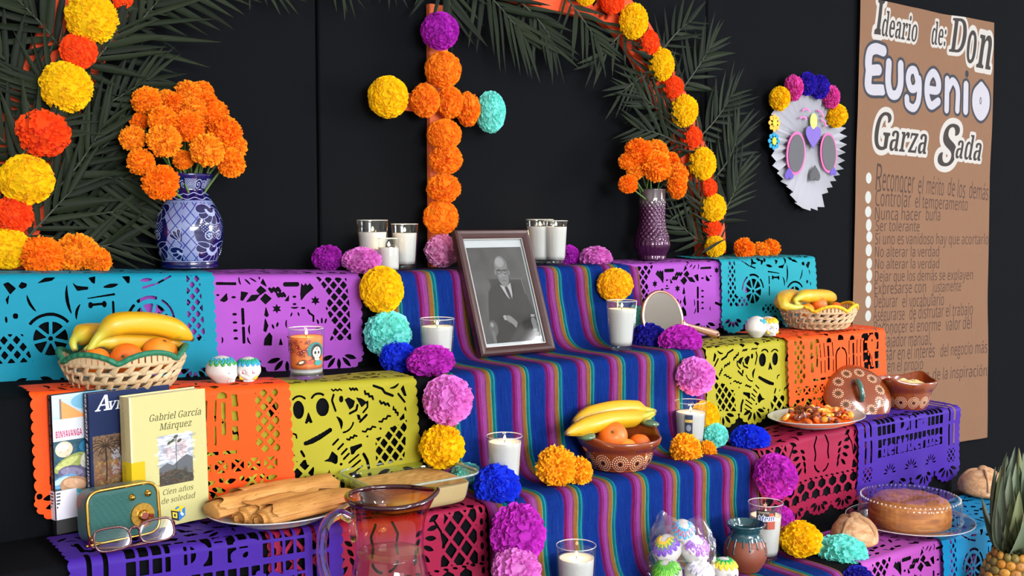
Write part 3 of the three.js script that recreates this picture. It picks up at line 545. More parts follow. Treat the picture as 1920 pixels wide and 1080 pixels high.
const INK = { yellow: 0xffd408, orangered: 0xff5a18, orange: 0xff981c, purple: 0xbc26c0, pink: 0xee8ee0, palepink: 0xf0a4d4, cyan: 0x8cf0e6, blue: 0x1c40ea, navy: 0x2420a8, magenta: 0xce34c8, rose: 0xe650b2, gold: 0xffc81a, violet: 0x321cb4 };
let ballCount = 0;
function ball(kind, ink, [x, y, z, rx, ry], label, { face, group, name = 'paper_flower' } = {}) {
  const k = ballCount++, r = rng(k + 400), g = ballShapes[kind][k % 3], m = part(numbered(name), g, inkOf(INK[ink] ?? ink), scene);
  m.position.set(x, y, z); m.scale.set(rx, ry ?? rx, (rx + (ry ?? rx)) / 2);
  if (kind === 'dense') m.rotation.set((r() - 0.5) * 0.3, 0.3 + (r() - 0.5) * 0.4, 0); else m.rotation.set(0, r() * 6, 0);
  return tag(m, label, 'paper flower', group);
}
const garlandL = 'tissue flowers on the left leg of the arch', garlandR = 'tissue flowers on the right leg of the arch', crossG = 'tissue pompoms that form the cross', edgeL = 'tissue pompoms along the left edge of the runner', edgeR = 'tissue pompoms along the right edge of the runner', maskG = 'small pompoms crowning the paper skull';
[
  ['dense', 'yellow', [0.5532,1.5367,0.075,0.0484,0.0475], 'topmost yellow tissue flower of the left garland', garlandL],
  ['dense', 'orangered', [0.6033,1.5884,0.07,0.0295], 'orange-red tissue flower cut by the top edge beside the topmost yellow one', garlandL],
  ['tissue', 'orangered', [0.5298,1.4769,0.07,0.0338], 'small orange-red tissue flower between the two upper yellow ones of the left garland', garlandL],
  ['dense', 'yellow', [0.5057,1.4106,0.075,0.047,0.046], 'yellow tissue flower of the left garland with orange-red flowers above and below', garlandL],
  ['ruffled', 'orangered', [0.4637,1.3259,0.075,0.0475,0.0437], 'largest orange-red tissue flower of the left garland', garlandL],
  ['tissue', 'yellow', [0.4348,1.2431,0.075,0.0472,0.0453], 'yellow tissue flower low in the left garland, level with the vase mouth', garlandL],
  ['ruffled', 'orangered', [0.4122,1.1819,0.07,0.0339], 'lowest orange-red tissue flower of the left garland at the picture edge', garlandL],
  ['dense', 'yellow', [0.3999,1.122,0.075,0.0403,0.0366], 'lowest yellow tissue flower of the left garland beside the loose marigolds', garlandL],
  ['dense', 'yellow', [1.7364,1.7262,0.06,0.0303], 'yellow tissue flower cut by the top edge right of the crossbeam', garlandR],
  ['tissue', 'orangered', [1.8241,1.7156,0.06,0.0309], 'topmost orange-red tissue flower of the right garland', garlandR],
  ['dense', 'yellow', [1.8907,1.6743,0.065,0.0408,0.0463], 'largest and uppermost whole yellow flower of the right garland', garlandR],
  ['tissue', 'orangered', [1.9481,1.6266,0.06,0.0304,0.0345], 'orange-red tissue flower second from the top of the right garland', garlandR],
  ['dense', 'yellow', [1.9896,1.5748,0.065,0.0369,0.0446], 'oval yellow tissue flower second down the right garland', garlandR],
  ['tissue', 'orangered', [2.04,1.5195,0.06,0.0297], 'orange-red tissue flower third from the top of the right garland', garlandR],
  ['dense', 'yellow', [2.0756,1.4582,0.065,0.0413,0.0441], 'yellow tissue flower third down the right garland', garlandR],
  ['tissue', 'orangered', [2.1099,1.3907,0.06,0.0309,0.0316], 'orange-red tissue flower above and right of the right marigold bouquet', garlandR],
  ['dense', 'yellow', [2.1469,1.3201,0.065,0.0413,0.0463], 'yellow tissue flower of the right garland level with the right marigold bouquet', garlandR],
  ['tissue', 'orangered', [2.1719,1.2557,0.06,0.0307,0.0277], 'orange-red tissue flower level with the mouth of the purple vase', garlandR],
  ['dense', 'yellow', [2.1906,1.2019,0.065,0.0418,0.041], 'yellow tissue flower beside the neck of the purple vase', garlandR],
  ['tissue', 'orangered', [2.1949,1.1463,0.06,0.0272,0.0243], 'lowest orange-red tissue flower of the right garland', garlandR],
  ['dense', 'yellow', [2.201,1.0948,0.065,0.0368,0.0309], 'lowest yellow tissue flower of the right garland with a palm blade across it', garlandR],
  ['tissue', 'purple', [1.311,1.5927,0.06,0.0436,0.043], 'purple tissue pompom at the head of the cross', crossG],
  ['tissue', 'orange', [1.3191,1.5071,0.06,0.042,0.042], 'orange pompom at the top of the cross just below the purple one', crossG],
  ['ruffled', 'orange', [1.2708,1.4362,0.06,0.0333,0.038], 'orange pompom on the yellow-tipped arm of the cross', crossG],
  ['ruffled', 'orange', [1.3391,1.4362,0.055,0.0315,0.0375], 'orange pompom at the centre of the cross', crossG],
  ['ruffled', 'orange', [1.3867,1.4229,0.06,0.0281,0.0404], 'orange pompom on the turquoise-tipped arm of the cross', crossG],
  ['tissue', 'orange', [1.3212,1.3629,0.06,0.0422,0.035], 'orange pompom just below the crossing of the cross', crossG],
  ['ruffled', 'orange', [1.3252,1.3067,0.06,0.0399,0.0339], 'orange pompom third from the foot of the cross', crossG],
  ['ruffled', 'orange', [1.3191,1.2416,0.06,0.0399,0.0351], 'orange pompom second from the foot of the cross', crossG],
  ['tissue', 'orange', [1.3116,1.1752,0.06,0.0423,0.0399], 'lowest orange pompom at the foot of the cross', crossG],
  ['tissue', 'yellow', [1.177,1.4372,0.06,0.0447,0.0465], 'yellow pompom at the tip of the left arm of the cross', crossG],
  ['tissue', 'cyan', [1.4531,1.421,0.055,0.0361,0.0498], 'turquoise pompom at the tip of the right arm of the cross', crossG],
  ['ruffled', 'palepink', [1.3077,1.1005,0.07,0.0398,0.0374], 'pale pink pompom at the foot of the cross behind the photo frame', crossG],
  ['ruffled', 'purple', [1.0167,1.0908,0.08,0.038,0.0279], 'purple pompom on the top step left of the light pink one', 'pompoms lying on the top step'],
  ['ruffled', 'pink', [1.0703,1.0855,0.13,0.0529,0.029], 'light pink flat pompom on the top step in front of the small candle jar', 'pompoms lying on the top step'],
  ['ruffled', 'purple', [1.685,1.0784,0.06,0.0278,0.0291], 'purple pompom half hidden behind the right pair of candles', 'pompoms lying on the top step'],
  ['ruffled', 'pink', [1.7308,1.0749,0.11,0.0526,0.0303], 'light pink flat pompom on the top step left of the purple vase', 'pompoms lying on the top step'],
  ['tissue', 'yellow', [1.0701,1.03,0.215,0.0433,0.0487], 'yellow pompom on the left edge of the runner at the top step', edgeL],
  ['ruffled', 'cyan', [1.0772,0.9402,0.225,0.0487,0.0476], 'turquoise pompom on the left edge of the runner below the yellow one', edgeL],
  ['ruffled', 'blue', [1.0768,0.896,0.27,0.0405,0.033], 'deep blue pompom tucked under the upper turquoise one at the left', edgeL],
  ['ruffled', 'magenta', [1.1052,0.8945,0.345,0.0533,0.0324], 'flat magenta pompom on the second step at the left edge of the runner', edgeL],
  ['ruffled', 'pink', [1.0865,0.833,0.435,0.0482,0.0472], 'large light pink pompom on the left edge of the runner', edgeL],
  ['ruffled', 'yellow', [1.0666,0.7488,0.445,0.0439,0.0419], 'yellow pompom between the light pink pompom and the baking dish', edgeL],
  ['ruffled', 'cyan', [1.1292,0.6852,0.43,0.0369,0.0205], 'turquoise pompom mostly hidden behind the deep blue one by the baking dish', edgeL],
  ['ruffled', 'blue', [1.1393,0.6773,0.52,0.0466,0.0417], 'spiky deep blue pompom at the right end of the baking dish', edgeL],
  ['ruffled', 'magenta', [1.117,0.6155,0.615,0.0446,0.0551], 'large magenta pompom in front of the third step at the left edge of the runner', edgeL],
  ['ruffled', 'pink', [1.0913,0.5629,0.645,0.0447,0.0391], 'pink pompom cut by the bottom edge below the large magenta one', edgeL],
  ['tissue', 'gold', [1.7008,1.0156,0.215,0.0444,0.0406], 'golden yellow pompom on the right edge of the runner at the top step', edgeR],
  ['ruffled', 'cyan', [1.7827,0.9205,0.2,0.0299,0.0416], 'turquoise pompom mostly hidden behind the candle by the hand mirror', edgeR],
  ['ruffled', 'navy', [1.7641,0.8885,0.265,0.0445,0.0368], 'dark navy pompom in front of the hand mirror', edgeR],
  ['ruffled', 'magenta', [1.7887,0.8855,0.345,0.0511,0.0399], 'magenta pompom below the handle of the hand mirror', edgeR],
  ['ruffled', 'pink', [1.7531,0.8186,0.43,0.0457,0.0433], 'light pink pompom above the candle on the right edge of the runner', edgeR],
  ['ruffled', 'yellow', [1.791,0.7212,0.425,0.0293,0.0366], 'yellow pompom behind the candle beside the yellow skull banner', edgeR],
  ['ruffled', 'cyan', [1.7929,0.6816,0.455,0.0302,0.029], 'small turquoise pompom on the third step right of the loose marigolds', edgeR],
  ['ruffled', 'blue', [1.8601,0.6699,0.5,0.0485,0.0363], 'bright blue pompom on the third step left of the plate of stew', edgeR],
  ['ruffled', 'magenta', [1.8163,0.6169,0.61,0.0463,0.0497], 'magenta pompom hanging before the raspberry red banner', edgeR],
  ['ruffled', 'magenta', [1.8069,0.529,0.64,0.0252,0.0286], 'magenta pompom mostly hidden behind the labelled candle', edgeR],
  ['ruffled', 'yellow', [1.8145,0.4955,0.68,0.0487,0.0385], 'yellow pompom on the fourth step beside the labelled candle', edgeR],
  ['ruffled', 'cyan', [1.9052,0.4575,0.72,0.0561,0.04], 'turquoise pompom on the fourth step in front of the sugared bread', edgeR],
  ['ruffled', 'navy', [1.8597,0.4313,0.79,0.0441,0.0243], 'navy pompom at the bottom edge below the turquoise one', edgeR],
  ['ruffled', 'yellow', [2.4807,1.5177,0.05,0.0309,0.0355], 'left yellow pompom on the crown of the paper skull', maskG],
  ['ruffled', 'rose', [2.5353,1.5516,0.055,0.0288,0.039], 'left pink pompom on the crown of the paper skull', maskG],
  ['ruffled', 'violet', [2.6016,1.5692,0.05,0.0268,0.0347], 'left navy pompom on the crown of the paper skull', maskG],
  ['ruffled', 'violet', [2.6524,1.5629,0.055,0.0271,0.0366], 'right navy pompom on the crown of the paper skull', maskG],
  ['ruffled', 'rose', [2.7153,1.5374,0.05,0.0274,0.0355], 'right pink pompom on the crown of the paper skull', maskG],
  ['ruffled', 'yellow', [2.7454,1.4831,0.05,0.0309,0.0357], 'right yellow pompom on the crown of the paper skull', maskG],
].forEach(([kind, ink, at, label, group]) => ball(kind, ink, at, label, { group }));

// fresh marigolds: bloom, calyx and stem
const marigoldInk = [0xff9012, 0xff840c, 0xff9c1c].map((c) => phys(c, 0.75, { vertexColors: true, side: THREE.DoubleSide, transmission: 0.25, thickness: 0, specularIntensity: 0.25 })), goldInk = phys(0xffb41c, 0.75, { vertexColors: true, side: THREE.DoubleSide, transmission: 0.25, thickness: 0, specularIntensity: 0.25 });
const stemGreen = std(0x4c6a2a, 0.6), calyxShape = lathe([[0.001, -0.95], [0.1, -0.93], [0.2, -0.78], [0.3, -0.5], [0.36, -0.35]], 12).rotateX(Math.PI / 2);
let marigolds = 0;
function marigold([x, y, z, rx, ry], label, group, foot, ink, look) {
  rx *= foot ? 1.12 : 1; if (ry) ry *= foot ? 1.12 : 1;
  const k = marigolds++, r = rng(900 + k), t = thing('marigold', label, 'marigold', [x, y, z], 0, group), o = new THREE.Object3D();
  const dir = look ? V3(...look) : foot ? V3(x - foot[0], (y - foot[1]) * 0.7, z - foot[2] + 0.09).normalize() : V3((r() - 0.5) * 0.6 - 0.3, 0.45 + 0.3 * r(), 0.8);
  o.lookAt(dir); const q = o.quaternion, b = part('bloom', ballShapes.marigold[k % 3], ink ?? marigoldInk[k % 3], t); b.quaternion.copy(q).multiply(new THREE.Quaternion().setFromAxisAngle(V3(0, 0, 1), r() * 6)); b.scale.set((rx + (ry ?? rx)) / 2, (rx + (ry ?? rx)) / 2, (rx + (ry ?? rx)) / 2 * 0.95);
  const c = part('calyx', calyxShape, stemGreen, t), s = (rx + (ry ?? rx)) / 2; c.quaternion.copy(q); c.scale.setScalar(s);
  const d = dir.clone().normalize(), a = d.clone().multiplyScalar(-s * 0.8), end = foot ? V3(foot[0] - x, foot[1] - y, foot[2] - z) : d.clone().multiplyScalar(-s * 1.5).setY(Math.max(-(ry ?? rx) * 0.9, -s * 1.2 * d.y));
  const mid = a.clone().lerp(end, 0.5).addScaledVector(d, foot ? -s * 0.35 : 0);
  part('stem', tube([a, mid, end], 0.0022, 10, 6), stemGreen, t);
}
{
  const g = 'marigolds in the blue-and-white vase', m = (i) => [0.7275 + 0.016 * Math.sin(i * 2.1), 1.19, 0.09 + 0.014 * Math.cos(i * 2.1)];
  [[[0.6448,1.3934,0.09,0.0283,0.0219], 'marigold at the upper left of the blue-and-white vase bouquet'], [[0.6337,1.355,0.08,0.0159], 'small marigold on the left edge of the vase bouquet under the upper left bloom'], [[0.6111,1.3207,0.11,0.0215], 'leftmost marigold of the blue-and-white vase bouquet'], [[0.6184,1.2782,0.13,0.0214,0.0234], 'marigold hanging low on the left of the vase bouquet'],
    [[0.6481,1.2404,0.15,0.0313,0.0273], 'big marigold drooping over the neck of the blue-and-white vase'], [[0.6556,1.3164,0.15,0.0303,0.0244], 'broad marigold in the middle left front of the vase bouquet'], [[0.6602,1.3568,0.13,0.0236], 'marigold above the broad front bloom of the vase bouquet'], [[0.7034,1.3455,0.14,0.0278,0.0258], 'marigold in the very middle of the vase bouquet'],
    [[0.7318,1.3011,0.16,0.0269,0.0299], 'bright marigold facing forward just above the vase rim'], [[0.7,1.284,0.12,0.0211,0.013], 'dark half-opened marigold just behind the vase rim'], [[0.7843,1.3406,0.12,0.0287,0.0287], 'round marigold at the right of the vase bouquet'], [[0.8111,1.3162,0.1,0.0219], 'marigold behind the two right blooms of the vase bouquet'], [[0.7888,1.2812,0.13,0.0266,0.0266], 'lowest right marigold of the vase bouquet beside the vase neck'],
    [[0.6994,1.3878,0.09,0.0263,0.0232], 'marigold at the back of the vase bouquet left of the top'], [[0.7245,1.4135,0.09,0.0254,0.0203], 'topmost marigold of the blue-and-white vase bouquet'], [[0.7565,1.4206,0.08,0.0185], 'top right marigold of the blue-and-white vase bouquet'], [[0.7528,1.3962,0.1,0.0225], 'marigold just below the top right bloom of the vase bouquet'], [[0.726,1.3817,0.11,0.0232], 'marigold under the topmost bloom of the vase bouquet'],
    [[0.7775,1.3822,0.09,0.0217], 'marigold on the upper right shoulder of the vase bouquet'], [[0.756,1.3713,0.11,0.0194], 'marigold between the upper right and the round right bloom of the vase bouquet'], [[0.6867,1.3998,0.08,0.0182], 'small marigold behind the upper left bloom of the vase bouquet'], [[0.762,1.3507,0.09,0.0175], 'shaded marigold deep inside the right of the vase bouquet'],
  ].forEach(([b, l], i) => marigold(b, l, g, m(i)));
  const h = 'marigolds in the purple glass vase', n = (i) => [1.9526 + 0.014 * Math.sin(i * 2.3), 1.2, 0.08 + 0.012 * Math.cos(i * 2.3)];
  [[[1.882,1.3396,0.1,0.038,0.0298], 'upper left marigold of the purple vase bouquet'], [[1.9627,1.3475,0.08,0.0277], 'topmost marigold of the purple vase bouquet'], [[1.9132,1.3043,0.13,0.0393,0.0339], 'largest marigold in the middle of the purple vase bouquet'], [[2.0113,1.3213,0.08,0.0266], 'upper right marigold of the purple vase bouquet'], [[2.0153,1.2873,0.1,0.0307], 'right-hand marigold of the purple vase bouquet'], [[1.9978,1.2532,0.12,0.0291,0.0249], 'lowest right marigold of the purple vase bouquet'], [[1.828,1.2586,0.12,0.0214], 'small marigold hanging left of the purple vase'], [[1.8696,1.2907,0.1,0.0203], 'marigold just above the small hanging one of the purple vase'], [[1.8512,1.3162,0.09,0.0203], 'leftmost upper marigold of the purple vase bouquet']].forEach(([b, l], i) => marigold(b, l, h, n(i)));
}
[[[0.452,1.1066,0.1,0.0387,0.0349], 'round loose marigold on the top step beside the lowest yellow garland flower', [0.15, 0.35, 1]], [[0.5118,1.1125,0.085,0.0358,0.0377], 'tall loose marigold in the middle of the three on the teal banner', [-0.3, 0.7, 0.5]], [[0.5467,1.0995,0.1,0.0262,0.0253], 'smaller loose marigold at the right of the three on the teal banner', [0.6, 0.5, 0.6]],
  [[2.2945,1.0864,0.09,0.0328,0.0298], 'loose marigold next to the foot of the right arch leg', [0, 0.4, 1]], [[2.3752,1.0801,0.08,0.0258,0.0258], 'middle loose marigold on the bright turquoise banner', [0.2, 0.6, 0.8]], [[2.4267,1.0882,0.075,0.0245,0.0291], 'rightmost loose marigold on the bright turquoise banner', [0.3, 0.7, 0.6]]].forEach(([b, l, look]) => marigold(b, l, 'loose marigolds on the top step', null, null, look));
[[[1.284,0.6933,0.515,0.0425,0.0373], 'large golden marigold left of the clay fruit bowl', [-0.2, 0.5, 0.9]], [[1.3336,0.6787,0.525,0.0283,0.0293], 'smaller golden marigold touching the clay fruit bowl', [0.5, 0.3, 0.8]], [[1.6537,0.6736,0.5,0.0368,0.038], 'round golden marigold right of the clay fruit bowl', [0.1, 0.35, 1]], [[1.7304,0.6606,0.49,0.02,0.0283], 'small golden marigold behind the round one right of the fruit bowl', [0.9, 0.4, 0.3]]].forEach(([b, l, look]) => marigold(b, l, 'golden marigolds beside the clay fruit bowl', null, goldInk, look));
{
  // single leaf blade lying across the lowest yellow flower
  const a = V3(...[2.1018,1.0805,0.112]), b = V3(...[2.198,1.1236,0.118]), d = b.clone().sub(a), t = thing('palm_leaf', 'single dark palm leaf lying across the lowest yellow flower of the right garland', 'palm leaf', a.toArray()), m = part('blade', leafletShapes[1], palmGreen[1], t);
  m.quaternion.setFromUnitVectors(V3(1, 0, 0), d.clone().normalize()); m.scale.set(d.length(), 0.09, d.length() * 0.5);
}
// ---------------------------------------------------------------- candles in glasses
const glass = pane(0xf4f8f8, 0.03), rimGlass = phys(0xf2f6f6, 0.06, { transmission: 0.72, thickness: 0, clearcoat: 1 }), waxWhite = phys(0xccc9c4, 0.45, { transmission: 0.25, thickness: 0, side: THREE.DoubleSide }), wickMat = std(0x1c1713, 0.9);
const flameMat = std(0xffffff, 1, { emissive: 0xffe2b0, emissiveIntensity: 7 }), flameShape = lathe([[0.0001, 0], [0.0019, 0.0015], [0.0026, 0.0035], [0.0021, 0.006], [0.001, 0.0085], [0.0001, 0.0105]], 14);
const fluted = (g, n, amt, y0, y1) => deform(g, (v) => { const a = Math.atan2(v.z, v.x), k = 1 + amt * Math.abs(Math.cos(a * n / 2)) * smooth(v.y, y0, y0 + 0.01) * (1 - smooth(v.y, y1 - 0.01, y1)); v.x *= k; v.z *= k; });
// r: rim radius, h: height, rb: base radius, fill: wax level, flutes: facets pressed into the glass
function candle(at, label, { r, h, rb = r * 0.76, fill = 0.78, flutes = 0, wax = waxWhite, lit = true, jar = false, low = 0.012, turn = 0 }) {
  const t = thing('candle', label, 'candle', at, turn, 'candles in glasses');
  const prof = jar ? [[0.001, 0.001], [r * 0.95, 0.001], [r, 0.006], [r, h * 0.72], [r * 0.93, h * 0.79], [r * 0.9, h * 0.82], [r * 0.97, h * 0.86], [r * 0.97, h]] : [[0.001, 0.001], [rb * 0.96, 0.001], [rb, 0.004], [lerp(rb, r, 0.33), h * 0.33], [lerp(rb, r, 0.66), h * 0.66], [r, h - 0.001], [r - 0.0006, h], [r - 0.002, h - 0.001]];
  let g = lathe(prof, 72); if (flutes) g = fluted(g, flutes, 0.035, h * 0.05, h * 0.8);
  part('glass', g, glass, t);
  part('glass_rim', new THREE.TorusGeometry((jar ? r * 0.97 : r) - 0.0006, 0.001, 8, 64).rotateX(Math.PI / 2).translate(0, h - 0.0006, 0), rimGlass, t);
  const R = (y) => (jar ? r : lerp(rb, r, y / h)) - 0.0022, top_ = h * fill, n = 8, wp = [[0.0005, low], [R(low) * 0.96, low]];
  for (let i = 1; i <= n; i++) { const y = lerp(low, top_, i / n); wp.push([R(y), y]); }
  wp.push([R(top_) * 0.9, top_ - 0.001], [R(top_) * 0.6, top_ - 0.003], [0.0005, top_ - 0.0035]);
  part('wax', lathe(wp, 40), wax, t);
  part('glass_base', lathe([[0.0005, 0.0015], [rb * 0.93, 0.0015], [rb * 0.94, low * 0.7], [0.0005, low * 0.8]], 40), glass, t);
  part('wick', tube([[0, top_ - 0.004, 0], [0.0004, top_ + 0.002, 0], [0.0009, top_ + 0.0045, 0.0003]], 0.0007, 8, 6), wickMat, t);
  if (lit) {
    part('flame', flameShape.clone().translate(0.0006, top_ + 0.002, 0), flameMat, t);
    const l = new THREE.PointLight(0xffcb8c, FLAME_POWER); l.name = 'candle_flame_light'; l.position.set(0.0006, top_ + 0.006, 0); l.castShadow = true; l.shadow.radius = 0.15; t.add(l);
  }
  return t;
}
candle([1.1213,1.0615,0.085], 'tall candle glass with flared rim, leftmost of the three on the top step', { r: 0.034, h: 0.109, flutes: 10, fill: 0.76 });
candle([1.198,1.062,0.09], 'straight candle glass on the top step just left of the cross foot', { r: 0.0298, h: 0.1, rb: 0.024, fill: 0.8 });
candle([1.1265,1.0615,0.145], 'small squat candle jar in front of the two taller candles', { r: 0.0235, h: 0.071, jar: true, fill: 0.72, low: 0.005 });
candle([1.5832,1.062,0.075], 'rear candle of the pair behind the right corner of the photo frame', { r: 0.034, h: 0.109, flutes: 10, fill: 0.84 });
candle([1.6046,1.062,0.11], 'front candle of the pair on the top step right of the photo frame', { r: 0.0295, h: 0.106, rb: 0.0235, fill: 0.86 });
candle([1.1578,0.874,0.285], 'fluted candle glass on the second step left of the photo frame', { r: 0.0355, h: 0.098, rb: 0.028, flutes: 9, fill: 0.84 });
candle([1.6322,0.874,0.315], 'tall fluted candle glass between the photo frame and the hand mirror', { r: 0.0345, h: 0.114, rb: 0.025, flutes: 16, fill: 0.84 });
candle([1.1709,0.658,0.5], 'large candle glass on the third step between the deep blue pompom and the bananas', { r: 0.0345, h: 0.108, rb: 0.0265, fill: 0.9 });
{
  const c = candle([1.7335,0.658,0.435], 'candle with a coloured sticker on its side under the light pink pompom', { r: 0.0365, h: 0.106, rb: 0.029, flutes: 12, fill: 0.78 });
  const st = new THREE.CylinderGeometry(0.0352, 0.0318, 0.045, 12, 1, true, -1.15, 0.5).translate(0, 0.058, 0);
  const tex = canvas(64, 128, (x, w, h) => { x.fillStyle = '#1c3350'; x.fillRect(0, 0, w, h); x.fillStyle = '#d8b458'; x.fillRect(0, 30, w, 18); x.fillStyle = '#8a8f9a'; x.beginPath(); x.arc(30, 84, 22, 0, 7); x.fill(); });
  part('sticker', st, std(0xffffff, 0.5, { map: tex, side: THREE.DoubleSide }), c);
}
candle([1.2437,0.456,0.625], 'candle glass on the fourth step nearest the bottom edge, beside the magenta pompom', { r: 0.037, h: 0.118, rb: 0.029, flutes: 8, fill: 0.8 });
{
  const c = candle([1.7445,0.456,0.645], 'candle with a printed label behind the glazed clay jug', { r: 0.0365, h: 0.122, rb: 0.028, fill: 0.78 });
  const tex = canvas(256, 256, (x, w, h) => { x.fillStyle = '#3a2024'; x.fillRect(0, 0, w, h); x.fillStyle = '#a5432e'; x.fillRect(150, 130, 106, 126); x.fillStyle = '#d9c9b0'; x.fillRect(24, 22, 150, 8); x.fillRect(24, 40, 190, 5); x.fillStyle = '#c0482c'; x.beginPath(); x.arc(205, 70, 36, 0, 7); x.fill(); x.save(); x.translate(14, 150); x.rotate(-0.06); x.font = 'italic bold 92px serif'; x.lineWidth = 16; x.strokeStyle = '#f1f1f4'; x.strokeText('Memo', 0, 0); x.fillStyle = '#1a2c86'; x.fillText('Memo', 0, 0); x.restore(); x.fillStyle = '#e7dcc8'; for (let i = 0; i < 5; i++) x.fillRect(24, 190 + i * 12, 110 - i * 9, 5); });
  part('printed_label', new THREE.CylinderGeometry(0.0352, 0.034, 0.04, 20, 1, true, -1.42, 1.15).translate(0, 0.093, 0), std(0xffffff, 0.5, { map: tex, side: THREE.DoubleSide }), c);
}
{
  const orangeWax = phys(0xf08034, 0.5, { transmission: 0.2, thickness: 0, side: THREE.DoubleSide }), at = [0.8451,0.8834,0.335];
  const c = candle(at, 'orange candle with a printed floral skull on the second step', { r: 0.0325, h: 0.093, rb: 0.031, fill: 0.84, wax: orangeWax, low: 0.02 });
  part('pale_wax_layer', lathe([[0.0005, 0.0105], [0.0285, 0.0105], [0.029, 0.0195], [0.0005, 0.0198]], 36), waxWhite, c);
  const tex = canvas(1024, 512, (x, w, h) => {
    x.clearRect(0, 0, w, h); const r = rng(8);
    const flower = (cx, cy, s, col) => { x.fillStyle = col; for (let k = 0; k < 5; k++) { x.beginPath(); x.arc(cx + Math.cos(k * 1.257) * s, cy + Math.sin(k * 1.257) * s, s * 0.62, 0, 7); x.fill(); } x.fillStyle = '#f6c9a0'; x.beginPath(); x.arc(cx, cy, s * 0.4, 0, 7); x.fill(); };
    for (let i = 0; i < 60; i++) flower(20 + r() * 560, 30 + r() * 260, 10 + r() * 13, r() < 0.6 ? '#8e1f14' : '#5a1a14');
    x.fillStyle = '#2c6f6a'; x.beginPath(); x.ellipse(690, 215, 175, 150, 0.2, Math.PI * 0.75, Math.PI * 2.1); x.fill();
    x.fillStyle = '#25211f'; x.beginPath(); x.ellipse(700, 235, 118, 140, 0, 0, 7); x.fill(); x.fillStyle = '#f1dcc4'; x.beginPath(); x.ellipse(705, 240, 88, 98, 0, 0, 7); x.fill(); x.beginPath(); x.roundRect(655, 300, 100, 70, 24); x.fill();
    x.fillStyle = '#241d1a'; for (const s of [-36, 36]) { x.beginPath(); x.ellipse(705 + s, 240, 24, 28, 0, 0, 7); x.fill(); } x.beginPath(); x.moveTo(705, 272); x.lineTo(692, 300); x.lineTo(718, 300); x.fill(); x.fillRect(655, 328, 100, 5); for (let k = 0; k < 6; k++) x.fillRect(664 + k * 16, 316, 4, 28); flower(705, 178, 13, '#c0392b');
    x.strokeStyle = '#3b2a22'; x.lineWidth = 13; x.beginPath(); x.moveTo(300, 440); x.lineTo(640, 345); x.stroke(); x.fillStyle = '#6a3b25'; x.beginPath(); x.ellipse(420, 405, 90, 42, -0.3, 0, 7); x.fill(); x.fillStyle = '#f0d7bb'; x.beginPath(); x.ellipse(405, 400, 50, 20, -0.3, 0, 7); x.fill(); x.fillStyle = '#2f8a84'; x.beginPath(); x.ellipse(740, 415, 90, 45, 0, 0, 7); x.fill(); x.fillStyle = '#b8442a'; x.beginPath(); x.ellipse(560, 400, 70, 30, 0.2, 0, 7); x.fill();
  });
  part('printed_band', new THREE.CylinderGeometry(0.0328, 0.0322, 0.055, 48, 1, true, -1.95, 3.1).translate(0, 0.049, 0), std(0xffffff, 0.5, { map: tex, side: THREE.DoubleSide, transparent: true, alphaTest: 0.4 }), c);
}

